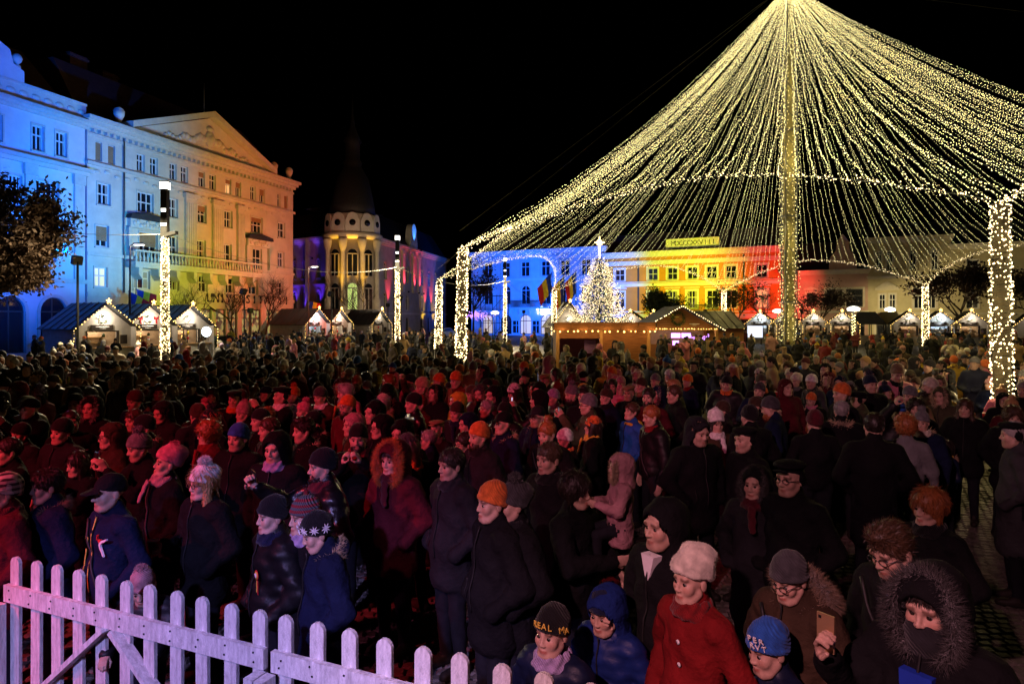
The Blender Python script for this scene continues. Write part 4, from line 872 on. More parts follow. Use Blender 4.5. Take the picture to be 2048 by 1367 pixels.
light_string('bulb_string', [(-.1 + k * .03, -.42, KH - .14 - .03 * abs(math.sin(k * .5))) for k in range(int((KW + .25) / .03))], .235, .036, M['bulb_amber'], kio, jit=.004, dropout=0, cable_r=.008)
mb = MB(); mb.box(hx1 - .5, hx1 - .04, .9, .93, 1.35, 1.9); mb.build('lit_poster', M['purple_led'] if False else surf('poster_violet', (.35, .2, .55), .6), kio)
for k in range(5): point('kiosk_bulb', (kx0 + .2 + k * (KW - .2) / 4, KD - .55, KH - .25), (1, .55, .18), 11, .05)
mb = MB(); mb.lathe([(.035, 0), (.05, .13), (.052, .135), (.045, .13)], 12); tag(mb.build('paper_cup', M['red_cloth'], None, (kx0 + 1.45, KD - .12, hz0)), 'red paper cup standing on the kiosk counter', 'cup')
point('kiosk_inner', (kx0 + 1.0, KD + 1.2, 2.1), (.8, .35, .6), 6, .1)
# ---- the gabled chalet
CD_ = 45.0; cxm = (1362 - CX) / F * CD_; cha = tag(empty('gabled_chalet', (cxm, CD_, 0)), 'wide wooden chalet with a wreath on its bulb-lined gable', 'chalet')
cw = 2.35; ce, cp = 2.1, 3.45
for k in range(9):
    za, zb = ce + (cp - ce) * k / 9, ce + (cp - ce) * (k + 1) / 9; ha, hb = cw * (1 - k / 9), cw * (1 - (k + 1) / 9)
    mb = MB(); mb.prism([(-ha, za + .004), (ha, za + .004), (hb, zb - .004), (-hb, zb - .004)], 0, .05); mb.build('gable_plank', M['wood'], cha)
for s in (-1, 1):
    mb = MB(); mb.add([(0, -.4, cp + .05), (s * 2.75, -.4, ce - .2), (s * 2.75, 5, ce - .2), (0, 5, cp + .05), (0, -.4, cp + .15), (s * 2.75, -.4, ce - .1), (s * 2.75, 5, ce - .1), (0, 5, cp + .15)], [(0, 1, 2, 3), (4, 7, 6, 5), (0, 4, 5, 1), (1, 5, 6, 2), (2, 6, 7, 3)]); mb.build('roof_panel', M['roof_slate'], cha)
    mb = MB(); mb.box(s * cw - .09, s * cw + .09, -.06, .12, 0, ce); mb.build('post', M['wood_pale'], cha)
    mb = MB(); mb.box(s * cw - .04, s * cw + .04, 2.4, 5, 0, ce); mb.build('side_wall', M['wood'], cha)
mb = MB(); mb.box(-cw, cw, 3.0, 3.06, 0, ce); mb.build('back_wall', M['interior_warm'], cha)
mb = MB(); mb.box(-cw + .1, cw - .1, -.02, .08, ce - .14, ce); mb.build('beam', M['wood_pale'], cha)
mb = MB(); mb.box(-cw + .2, cw - .2, 1.2, 1.7, 0, 1.0); mb.build('bar_counter', M['wood'], cha)
light_string('gable_lights', [(-2.75, -.44, ce - .12), (0, -.44, cp + .12), (2.75, -.44, ce - .12)], .155, .035, M['bulb_warm'], cha, jit=.01, dropout=0); light_string('beam_lights', [(-cw, -.1, ce - .04), (cw, -.1, ce - .04)], .17, .035, M['bulb_amber'], cha, jit=.012, dropout=0)
mb = MB()
for k in range(420):
    t = random.uniform(0, 2 * math.pi); c = Vector((-.2 + .38 * math.cos(t) + random.gauss(0, .05), -.1, 2.72 + .38 * math.sin(t) + random.gauss(0, .05))); q = Vector((random.gauss(0, 1), random.gauss(0, .7), random.gauss(0, 1))).normalized() * .13; mb.add([c, c + q, c + q * .5 + Vector((.03, .01, .03))], [(0, 1, 2)])
mb.build('wreath', M['needle'], cha)
mb = MB(); mb.box(.55, 1.2, -.06, -.052, 2.36, 2.41); mb.box(.75, 1.0, -.06, -.052, 2.28, 2.31); mb.build('sign_stripe', M['paint_white'], cha)
for k, (a, b) in enumerate(((-.4, .2), (.3, .9), (-.3, .1))): mb = MB(); mb.box(a, b, 1.0, 1.06, 1.45 - .5 * (k == 2), 1.75 - .5 * (k == 2)); mb.build('bar_screen', M['purple_led'], cha)
light_string('led_icicles', [(.6, .8, 1.6), (1.2, .8, 1.35), (1.6, .8, 1.35), (2.1, .8, 1.6)], .03, .03, M['purple_led'], cha, jit=.06)
for x in (-1.5, 0, 1.5): point('chalet_light', (cxm + x, CD_ + .6, 1.95), (1, .62, .22), 26, .08); point('chalet_gable_light', (cxm + x, CD_ - .8, 2.0), (1, .6, .2), 12, .06)
x = (1462 - CX) / F * 48; ann = tag(empty('plank_shed', (x, 48, 0)), 'plank shed with a ribbed dark roof beside the chalet', 'shed')
mb = MB(); mb.box(-2.4, 1.0, .3, 4, 0, 2.05); mb.build('wall', M['wood'], ann)
mb = MB(); mb.add([(-2.6, 0, 2.05), (1.2, 0, 2.05), (1.2, 3.5, 3.3), (-2.6, 3.5, 3.3)], [(0, 1, 2, 3)]); rf = mb.build('roof', M['sheet_roof'], ann)
for k in range(7): mb = MB(); mb.bar((-2.5 + k * .6, 0, 2.08), (-2.5 + k * .6, 3.5, 3.33), .05); mb.build('roof_rib', M['sheet_roof'], rf)

# ---- decorated fir
TD = 50.0; tx = (1199 - CX) / F * TD; fir = tag(empty('christmas_tree', (tx, TD, 0)), 'tall fir covered in white lights with a glowing star on top', 'christmas tree')
TH = 7.3; mb = MB(); mb.tube([(0, 0, 0), (0, 0, TH)], [.12, .02], 8); mb.build('trunk', M['bark'], fir)
def fir_r(z): return min(2.1, .05 + 1.9 * (max(0, TH - z) / 5) ** .8)
V = []; Fc = []; pts = []
for k in range(8200):
    z = .7 + (TH - .75) * (1 - random.random() ** .62); t = random.uniform(0, 2 * math.pi); lob = 1 + .16 * math.sin(5 * t + z * 3.1) + .12 * math.sin(z * 7.5)
    r0 = fir_r(z) * lob * random.uniform(.3, 1.0); c = Vector((r0 * math.cos(t), r0 * math.sin(t), z - .1 * r0)); o = Vector((math.cos(t), math.sin(t), random.uniform(-.5, .25))).normalized()
    sd = o.cross(Vector((0, 0, 1))).normalized(); L = random.uniform(.24, .5); b0 = len(V)
    for j in range(3):
        a = random.uniform(-.6, .6); d = (o + sd * a + Vector((0, 0, random.uniform(-.3, .3)))).normalized(); n = len(V); V += [c - sd * .03, c + sd * .03, c + d * L]; Fc.append((n, n + 1, n + 2))
    if k % 10 < 7: pts.append(c + o * L * .85)
crown = link('crown', mesh_np('crown', [tuple(v) for v in V], Fc, [M['needle']]), fir)
V2, F2 = bulbs_np([tuple(p) for p in pts], RNG.uniform(.018, .034, len(pts))); link('tree_lights', mesh_np('tree_lights', V2, F2, [M['bulb_white']]), fir)
mb = MB()
zt = TH
mb.bar((0, 0, zt - .3), (0, 0, zt + 1.45), .1)
for t, L in ((90, .4), (0, .36), (180, .36), (45, .22), (135, .25), (225, .25), (315, .25)): mb.bar((0, 0, zt + 1.0), (L * math.cos(R(t)), 0, zt + 1.0 + L * math.sin(R(t))), .11)
mb.build('star', M['bulb_white'], fir)
for z in (1.5, 3, 4.5, 6): 
    for t in (210, 270, 330): rr = fir_r(z) + .35; point('tree_light', (tx + rr * math.cos(R(t)), TD + rr * math.sin(R(t)), z), (1, .84, .6), 22, .08)

# ---- flags
def flag(px, py, d, w, h, ph, label, yaw=0, droop=.6):
    p = P(px, py, d); root = tag(empty('flag', (p.x, p.y, 0), yaw), label, 'flag', 'tricolour flags')
    mb = MB(); mb.tube([(0, 0, 0), (0, 0, p.z + .1)], .04, 6); mb.build('pole', M['iron'], root)
    for k, mt in enumerate(('blue_cloth', 'yellow_cloth', 'red_cloth')):
        V = []; n = 6
        for i in range(n + 1):
            for j in range(9):
                u = (k + i / n) / 3; v = j / 8
                V.append((w * u * (1 - .35 * v * droop) + .04, .12 * math.sin(5 * u + 4 * v), p.z - h * v - droop * w * u))
        Fc = [(i * 9 + j, (i + 1) * 9 + j, (i + 1) * 9 + j + 1, i * 9 + j + 1) for i in range(n) for j in range(8)]
        link('stripe', mesh_np('stripe', V, Fc, [M[mt]], smooth=True), root)
flag(258, 583, 50, 1.5, 1.2, 0, 'drooping tricolour flag over the hut with ribbon bows', 0, .5); flag(272, 578, 50.5, 1.4, 1.2, 0, 'second tricolour flag flying over the hut with ribbon bows', .2, .3)
flag(617, 602, 72, 1.3, 1.0, 0, 'small tricolour flag over the icy blue hut', 0, .2)
flag(1104, 545, 60, 1.5, 1.6, 0, 'tricolour flag before the blue house nearest the wrapped post', R(150), .9); flag(1128, 552, 61, 1.0, 2.2, 0, 'dark hanging tricolour flag before the blue house', R(175), 1.0); flag(1152, 543, 60, 1.0, 1.9, 0, 'hanging tricolour flag right beside the decorated fir', R(165), 1.0)

# ---- trees
def tree(px, d, hgt, label, spread=1.0, leaves=None, nleaf=0, seed=1, trunk_r=None, depth=4, leaf_size=.12, cat='tree', tf=.38):
    rnd = random.Random(seed); x = (px - CX) / F * d
    root = tag(empty('leafy_tree' if leaves else 'bare_tree', (x, d, 0)), label, cat); mb = MB(); tips = []
    tr = trunk_r or hgt * .018
    def grow(p, dirv, L, r, lev):
        pts = [p]; rs = [r]; q = p; dd = dirv
        for k in range(4):
            dd = (dd + Vector((rnd.gauss(0, .12), rnd.gauss(0, .12), rnd.gauss(.03, .08)))).normalized(); q = q + dd * L / 4; pts.append(q); rs.append(r * (1 - .14 * (k + 1)))
        mb.tube(pts, rs, 6 if lev < 2 else 4 if lev < 3 else 3, cap=False)
        if lev >= 2: tips.extend(pts[1:])
        if lev >= depth: return
        for k in range(rnd.randint(3, 5) if lev else 6):
            t = rnd.uniform(.45, 1) if lev else rnd.uniform(.75, 1.0); b = pts[min(4, int(t * 4 + .5))]; az = rnd.uniform(0, 2 * math.pi); el = rnd.uniform(.35, 1.0) * spread
            nd = (dd + Vector((math.cos(az), math.sin(az), rnd.uniform(-.1, .35))) * el).normalized(); grow(b, nd, L * rnd.uniform(.55, .8), r * .5, lev + 1)
    grow(Vector((0, 0, 0)), Vector((0, 0, 1)), hgt * tf, tr, 0)
    mb.build('trunk', M['bark'], root)
    if leaves:
        n = nleaf; T = np.array([tuple(t) for t in tips]); c = T[RNG.integers(0, len(T), n)] + RNG.normal(0, leaf_size * 2.2, (n, 3))
        a = RNG.normal(0, 1, (n, 3)); a /= np.linalg.norm(a, axis=1)[:, None]; b = np.cross(a, RNG.normal(0, 1, (n, 3))); b /= np.linalg.norm(b, axis=1)[:, None]
        s = (leaf_size * RNG.uniform(.6, 1.3, n))[:, None]
        V = np.stack([c - a * s, c + b * s * .55, c + a * s, c - b * s * .55], 1).reshape(-1, 3); Fc = np.arange(4 * n).reshape(-1, 4)
        link('crown', mesh_np('crown', V, Fc, [M[leaves]]), root)
    return root
tree(-112, 27, 13.6, 'large dark leafy tree beside the first white hut', .82, 'leaf_brown', 34000, 3, .2, 4, .10, tf=.27)
tree(478, 62, 7.5, 'bare tree before the bookshop windows', 1.0, None, 0, 5, .14, 5); tree(532, 66, 8.0, 'slender bare tree beside the icy blue hut', .9, None, 0, 9, .12, 5)
tree(735, 78, 8.5, 'bare tree before the turret building', 1.1, None, 0, 12, .14, 5); tree(385, 58, 7.0, 'small bare tree behind the third hut', 1.0, None, 0, 15, .1, 4)
tree(945, 85, 10.0, 'thin leafy tree beside the scaffold tower', .9, 'leaf_brown', 2200, 21, .16, 4, .14)
tree(1305, 74, 6.6, 'dense dark evergreen before the yellow house', .9, 'leaf_green', 6500, 23, .18, 4, .13); tree(1478, 74, 8.0, 'leafy tree before the red end of the long house', 1.0, 'leaf_green', 1300, 27, .13, 4, .13)
tree(1540, 80, 7.0, 'bare tree before the red house wall', .9, None, 0, 29, .1, 5); tree(1638, 76, 7.0, 'twiggy bare tree behind the truss mast', 1.2, 'leaf_brown', 2600, 31, .14, 4, .12)
tree(1925, 72, 10.0, 'large dim leafy tree before the plain olive house', 1.1, 'leaf_brown', 5200, 33, .2, 4, .16); tree(2090, 68, 9.5, 'dim tree behind the last huts', 1.1, 'leaf_brown', 3000, 37, .2, 4, .16)
# purple led cluster hung by the scaffold
mb = MB()
for k in range(160): mb.octa((random.gauss(0, .9), random.gauss(0, .2), random.gauss(0, .28)), .05)
q = P(950, 630, 90); tag(mb.build('purple_light_cluster', M['purple_led'], None, q), 'cluster of purple lights hanging under the leafy tree', 'lights', kind=None)

# ---- cars behind the huts
def car(px, d, rz, col, label):
    x = (px - CX) / F * d; root = tag(empty('parked_car', (x, d, 0), R(rz)), label, 'car', 'cars parked by the houses'); body = surf('car_paint', col, .25, .1, 2, spec=.6)
    low = [(-2.1, .35), (-2.15, .65), (-2.0, .85), (-1.2, .95), (1.0, .95), (1.9, .82), (2.15, .6), (2.1, .35)]; cab = [(-1.6, .94), (-1.05, 1.4), (.1, 1.46), (.55, 1.38), (1.1, .94)]
    mb = MB(); mb.prism(low, -.85, .85); mb.prism(cab, -.68, .68); mb.build('body', body, root)
    mb = MB(); mb.prism([(-1.35, .98), (-.98, 1.34), (.08, 1.4), (.5, 1.33), (.9, .98)], -.69, .69); mb.build('side_window', M['pane'], root)
    mb = MB(); mb.add([(.62, -.6, 1.33), (1.1, -.62, .99), (1.1, .62, .99), (.62, .6, 1.33)], [(0, 1, 2, 3)]); mb.build('windscreen', M['pane'], root)
    for a in (-1.3, 1.35):
        for s in (-1, 1): mb = MB(); mb.lathe([(.32, 0), (.34, .05), (.34, .17), (.3, .2)], 14, 0, Matrix.Translation((a, s * .78 - .1, .34)) @ Matrix.Rotation(R(-90), 4, 'X')); w_ = mb.build('wheel', M['iron'], root); mb = MB(); mb.lathe([(.2, -.01), (.2, .21)], 12, 0, Matrix.Translation((a, s * .78 - .1, .34)) @ Matrix.Rotation(R(-90), 4, 'X')); mb.build('rim', M['steel'], w_)
    for s in (-.6, .6): mb = MB(); mb.box(2.06, 2.15, s - .14, s + .14, .6, .74); mb.build('headlight', M['frame_white'], root)
car(440, 53, 74, (.02, .035, .02), 'dark green car parked behind the third white hut'); car(890, 92, 60, (.4, .5, .6), 'pale blue car parked far off beside the turret wing')
# low concrete bench at the far left
mb = MB(); mb.box(-1.8, 1.8, -.3, .3, .1, .48); mb.box(-1.7, -1.3, -.25, .25, 0, .1); mb.box(1.3, 1.7, -.25, .25, 0, .1); q = P(-15, 780, 25.5); tag(mb.build('stone_bench', M['concrete'], None, (q.x, q.y, 0)), 'low concrete bench under the leafy tree', 'bench')

# ------------------------------------------------------------------ the white picket fence
def g2(px, py, z):   # ground-plane position of a pixel at height z
    d = (H - z) * F / (py - HY); return Vector(((px - CX) / F * d, d))
FH = 1.22; fa, fb = g2(29, 1112, FH), g2(1018, 1330, FH)
fd = (fb - fa); FL = fd.length; fu = fd / FL; fphi = math.atan2(fu.y, fu.x)
def picket_mesh(w, h, t=.022):
    pts = [(-w / 2, .06), (w / 2, .06), (w / 2, h - w / 2)] + [(w / 2 * math.cos(a), h - w / 2 + w / 2 * math.sin(a)) for a in np.linspace(.25, math.pi - .25, 7)] + [(-w / 2, h - w / 2)]
    m_ = MB(); m_.prism(pts, 0, t); o = m_.build('picket', M['paint_white']); me = o.data; bpy.data.objects.remove(o); return me
PKM = picket_mesh(.088, FH); sp = FL / 17.0
m_ = MB(); m_.lathe([(.006, -.001), (.005, .003)], 8); o = m_.build('screw', M['iron']); SCM = o.data; bpy.data.objects.remove(o)
def fence(s0, n, label, brace):
    b = fa + fu * s0; root = tag(empty('picket_fence', (b.x, b.y, 0), fphi), label, 'fence', 'picket fence panels'); L = (n - 1) * sp
    for k in range(n): link('picket', PKM, root, (k * sp, 0, random.uniform(-.006, .006)), (0, random.uniform(-.006, .006), 0))
    for k in range(n):
        for z in (FH - .265, FH - .215): link('screw', SCM, root, (k * sp + random.uniform(-.012, .012), -.036, z + random.uniform(-.006, .006)), (R(90), 0, 0))
    for z in (FH - .24, .22): mb = MB(); mb.box(-.06, L + .06, -.034, -.002, z - .055, z + .055); mb.build('rail', M['paint_white'], root)
    if brace:
        for a, c in ((.1, L * .44), (L - .3, L * .47)): mb = MB(); mb.bar((a, -.022, .25), (c, -.022, FH - .3), .075, .03); mb.build('brace', M['paint_white'], root)
    for x in (-.085, L + .015): mb = MB(); mb.box(x, x + .06, -.13, -.036, 0, FH - .3); mb.build('post', M['paint_white'], root)
    return root
fence(0, 11, 'white picket gate panel with diagonal braces in front of the crowd', True)
fence(10 * sp + .17, 12, 'white picket fence panel without braces running past the gate panel', False)
fence(-7 * sp - .2, 7, 'white picket fence panel at the stage end', False)
# stage lamps and the bar they hang from
st = tag(empty('stage_light_bar', (-8.5, 0, 0)), 'black lighting bar over the stage edge beside the fence', 'lighting bar')
mb = MB(); mb.tube([(-.6, 1.9, 5.0), (3.5, -.1, 5.0), (10.0, -1.6, 5.15)], .04, 8); mb.build('bar', M['iron'], st)
for q in ((-.6, 1.9), (10.0, -1.6)): mb = MB(); mb.tube([(q[0], q[1], 0), (q[0], q[1], 5.1)], .05, 8); mb.build('stand', M['iron'], st)
for kk, (a, b, c, p, s) in enumerate(STAGE):
    a = Vector(a); d = (Vector(b) - a).normalized(); Ml = Matrix.Translation(a) @ d.to_track_quat('-Z', 'Y').to_matrix().to_4x4()
    r_ = tag(empty('stage_spotlight', tuple(a)), 'black stage spotlight throwing ' + ['red light over the crowd', 'pink light over the front row', 'violet light over the gate panel', 'rose light over the crowd'][kk], 'spotlight', 'stage spotlights'); Ml = Matrix.Translation(-a) @ Ml
    mb = MB(); n = 16
    for (r0, z0), (r1, z1) in (((.16, -.02), (.16, .12)), ((.16, .12), (.09, .34))):
        for k in range(n):
            t0, t1 = 2 * math.pi * k / n, 2 * math.pi * (k + 1) / n; mb.add([Ml @ Vector((r0 * math.cos(t0), r0 * math.sin(t0), z0)), Ml @ Vector((r0 * math.cos(t1), r0 * math.sin(t1), z0)), Ml @ Vector((r1 * math.cos(t1), r1 * math.sin(t1), z1)), Ml @ Vector((r1 * math.cos(t0), r1 * math.sin(t0), z1))], [(0, 1, 2, 3)])
    mb.build('can', M['iron'], r_); mb = MB(); mb.bar((0, 0, .12), (0, 0, .5), .03); mb.build('yoke', M['iron'], r_)
print('environment built', round(time.time() - T0, 1))
# ------------------------------------------------------------------ people : smooth distance fields turned into meshes
def snets(D, o, h):
    S = D < 0; n = np.zeros(tuple(s - 1 for s in D.shape), dtype=np.int8)
    cor = [(a, b, c) for a in (0, 1) for b in (0, 1) for c in (0, 1)]
    sl = lambda a, b, c: (slice(a, D.shape[0] - 1 + a), slice(b, D.shape[1] - 1 + b), slice(c, D.shape[2] - 1 + c))
    for q in cor: n += S[sl(*q)]
    act = (n > 0) & (n < 8); ci = np.argwhere(act); idx = np.full(act.shape, -1, dtype=np.int64); idx[act] = np.arange(len(ci))
    pos = np.zeros((len(ci), 3)); cnt = np.zeros(len(ci)); v = {q: D[ci[:, 0] + q[0], ci[:, 1] + q[1], ci[:, 2] + q[2]] for q in cor}
    for a in cor:
        for ax in range(3):
            if a[ax]: continue
            b = list(a); b[ax] = 1; b = tuple(b); da, db = v[a], v[b]; m = (da < 0) != (db < 0); t = np.where(m, da / np.where(m, da - db, 1), 0)
            p = np.tile(np.array(a, dtype=float), (len(ci), 1)); p[:, ax] += t; pos += p * m[:, None]; cnt += m
    V = np.array(o) + h * (ci + pos / np.maximum(cnt, 1)[:, None]); Q = []
    for ax in range(3):
        u, w_ = (ax + 1) % 3, (ax + 2) % 3
        A_ = [slice(None)] * 3; B_ = [slice(None)] * 3; A_[ax] = slice(0, -1); B_[ax] = slice(1, None)
        ch = S[tuple(A_)] != S[tuple(B_)]; e = np.argwhere(ch)
        ok = (e[:, u] > 0) & (e[:, w_] > 0) & (e[:, u] < D.shape[u] - 1) & (e[:, w_] < D.shape[w_] - 1); e = e[ok]
        ins = S[e[:, 0], e[:, 1], e[:, 2]]
        def cell(du, dw): c = e.copy(); c[:, u] += du; c[:, w_] += dw; return idx[c[:, 0], c[:, 1], c[:, 2]]
        q = np.stack([cell(-1, -1), cell(0, -1), cell(0, 0), cell(-1, 0)], 1); q[~ins] = q[~ins][:, ::-1]; Q.append(q)
    return V, np.concatenate(Q)
class G:
    def __init__(s, lo, hi, h):
        s.lo, s.h = lo, h; n = [int((b - a) / h) + 2 for a, b in zip(lo, hi)]
        s.X = (lo[0] + h * np.arange(n[0], dtype=np.float32))[:, None, None]; s.Y = (lo[1] + h * np.arange(n[1], dtype=np.float32))[None, :, None]; s.Z = (lo[2] + h * np.arange(n[2], dtype=np.float32))[None, None, :]
    def ell(s, c, r):
        x, y, z = (s.X - c[0]), (s.Y - c[1]), (s.Z - c[2])
        k0 = np.sqrt((x / r[0]) ** 2 + (y / r[1]) ** 2 + (z / r[2]) ** 2); k1 = np.sqrt((x / r[0] ** 2) ** 2 + (y / r[1] ** 2) ** 2 + (z / r[2] ** 2) ** 2) + 1e-9
        return k0 * (k0 - 1) / k1
    def cap(s, a, b, ra, rb, sy=1.0):
        d = np.array(b, dtype=np.float32) - np.array(a, dtype=np.float32); L2 = float(d @ d) + 1e-9
        x, y, z = s.X - a[0], s.Y - a[1], s.Z - a[2]; t = np.clip((x * d[0] + y * d[1] + z * d[2]) / L2, 0, 1)
        return np.sqrt((x - t * d[0]) ** 2 + ((y - t * d[1]) / sy) ** 2 + (z - t * d[2]) ** 2) - (ra + (rb - ra) * t)
    def wob(s, amp, f, ph=0): return amp * (np.sin(s.X * f + ph) * np.sin(s.Z * f * 1.3 + ph * 2 + 2 * np.sin(s.Y * f * .6)) + .6 * np.sin(s.Y * f * 1.7 + s.Z * f * .8 + ph))
    def mesh(s, D): return snets(np.ascontiguousarray(np.broadcast_to(D, (s.X.shape[0], s.Y.shape[1], s.Z.shape[2]))), s.lo, s.h)
def smin(a, b, k): h = np.clip(.5 + .5 * (b - a) / k, 0, 1); return b * (1 - h) + a * h - k * h * (1 - h)
def smax(a, b, k): return -smin(-a, -b, k)
HEADH = {0: .0062, 1: .0115, 2: .019}; BODYH = {0: .02, 1: .032, 2: .048}; HATH = {0: .0085, 1: .014, 2: .022}
_hc = {}
def head_arrays(kind, lod):
    """kind: man, woman, old, child -> verts, quads, tone (per vertex), centred on the skull; face looks to -y"""
    key = (kind, lod)
    if key in _hc: return _hc[key]
    g = G((-.105, -.145, -.21), (.105, .13, .145), HEADH[lod])
    jw = {'man': .062, 'woman': .055, 'old': .063, 'child': .060}[kind]; ns = {'man': .85, 'woman': .66, 'old': 1.0, 'child': .5}[kind]; bw = {'man': 1, 'woman': .55, 'old': 1.1, 'child': .35}[kind]
    d = g.ell((0, .014, .045), (.0765, .097, .086)); d = smin(d, g.ell((0, -.022, -.035), (jw, .069, .083)), .03)
    d = smin(d, g.cap((-.022, -.066, -.094), (.022, -.066, -.094), .021, .021), .03)
    for s in (-1, 1):
        d = smin(d, g.ell((s * .04, -.056, -.022), (.026, .026, .03)), .02); d = smin(d, g.cap((s * .052, .0, -.05), (s * .04, -.04, -.088), .022, .02), .025)
    d = smin(d, g.cap((-.036, -.078, .03), (.036, -.078, .03), .013 * bw + .004, .013 * bw + .004), .016)
    for s in (-1, 1): d = smax(d, -g.ell((s * .031, -.099, .006), (.0185, .0155, .0115)), .014)
    d = smin(d, g.cap((0, -.086, .018), (0, -.088 - .021 * ns, -.024), .007, .0115), .012)
    for s in (-1, 1): d = smin(d, g.ell((s * .012, -.093 - .004 * ns, -.028), (.009, .011, .008)), .006)
    d = smax(d, -g.cap((-.02, -.103, -.063), (.02, -.103, -.063), .0075, .0075), .006)
    d = smin(d, g.ell((0, -.087, -.0575), (.021, .011, .0055)), .006); d = smin(d, g.ell((0, -.085, -.070), (.0185, .0115, .007)), .006)
    for s in (-1, 1): d = smin(d, g.ell((s * .079, .014, -.002), (.009, .02, .031)), .01)
    d = smin(d, g.cap((0, .022, -.07), (0, .03, -.205), .052 if kind in ('man', 'old') else .046, .056), .02)
    V, Q = g.mesh(d); x, y, z = V.T; ax = np.abs(x); tone = np.ones((len(V), 3))
    def stain(m, c): tone[:] = tone * (1 - m[:, None]) + np.array(c) * m[:, None]
    sm = lambda e0, e1, v: np.clip((v - e0) / (e1 - e0), 0, 1)
    front = sm(-.04, -.07, y)
    stain(front * sm(.03, .02, ax) * sm(.011, .005, np.abs(z + .0635)), (.78, .42, .42))
    stain(.75 * front * sm(.010, .005, np.abs(z - .030 + .10 * (ax - .032) ** 1)) * sm(.010, .016, ax) * sm(.056, .046, ax), (.16, .11, .08))
    stain(.35 * front * sm(.02, .008, np.abs(z + .02)) * sm(.026, .01, np.abs(ax - .043)), (1.0, .62, .56))
    if kind in ('man', 'old'): stain(.42 * sm(-.028, -.05, z) * sm(-.015, -.045, y), (.5, .45, .42))
    if kind == 'old': stain(.25 * np.clip(np.sin(z * 420), 0, 1) * front * sm(.03, .05, z), (.6, .5, .5))
    # eyes
    ev, ef, et = [], [], []
    nl, nm = (10, 7) if lod == 0 else (6, 4)
    if lod < 2:
        for s in (-1, 1):
            b0 = len(V) + len(ev)
            for i in range(nm + 1):
                for k in range(nl):
                    th = math.pi * i / nm; ph = 2 * math.pi * k / nl; n3 = (math.sin(th) * math.cos(ph), -math.cos(th), math.sin(th) * math.sin(ph))
                    ev.append((s * .031 + .0125 * n3[0], -.0748 + .0125 * n3[1], .006 + .0112 * n3[2])); et.append((.05, .035, .03) if th < 1.0 else (1, 1, 1))
            for i in range(nm):
                for k in range(nl): ef.append((b0 + i * nl + k, b0 + i * nl + (k + 1) % nl, b0 + (i + 1) * nl + (k + 1) % nl, b0 + (i + 1) * nl + k))
    nq = len(Q); mi = np.zeros(nq + len(ef), dtype=np.int32); mi[nq:] = 4
    if ev: V = np.concatenate([V, np.array(ev)]); Q = np.concatenate([Q, np.array(ef)]); tone = np.concatenate([tone, np.array(et)])
    _hc[key] = (V, Q, tone, mi); return _hc[key]
_hd = {}
def hand_arrays(kind, lod):
    key = (kind, lod)
    if key in _hd: return _hd[key]
    g = G((-.07, -.05, -.1), (.09, .21, .06), .0062 if lod == 0 else .011)
    curl = {'relaxed': (.25, .35, .3), 'grip': (.55, 1.0, .8), 'hold': (.35, .75, .6), 'flat': (.08, .1, .1)}[kind]
    d = g.ell((0, .045, 0), (.041, .055, .0165)); d = smin(d, g.cap((0, -.03, 0), (0, .01, 0), .03, .027), .02); fr = .0098 if lod == 0 else .0115
    for i, (bx, L) in enumerate(((.03, .9), (.0105, 1.0), (-.0095, .95), (-.028, .75))):
        p = np.array((bx, .088 - .006 * abs(i - 1), 0)); a = 0
        for sgm, c in zip((.042, .026, .021), curl):
            a += c; q = p + np.array((0, math.cos(a), -math.sin(a))) * sgm * L; d = smin(d, g.cap(p, q, fr, fr * .93), .006); p = q
    t0, t1, t2 = (.03, .025, -.004), (.056, .058, -.018 - .02 * (kind in ('grip', 'hold'))), (.05, .088, -.034 - .03 * (kind in ('grip', 'hold')))
    d = smin(d, g.cap(t0, t1, .0135, .0115), .012); d = smin(d, g.cap(t1, t2, .0112, .0095), .005)
    _hd[key] = g.mesh(d); return _hd[key]
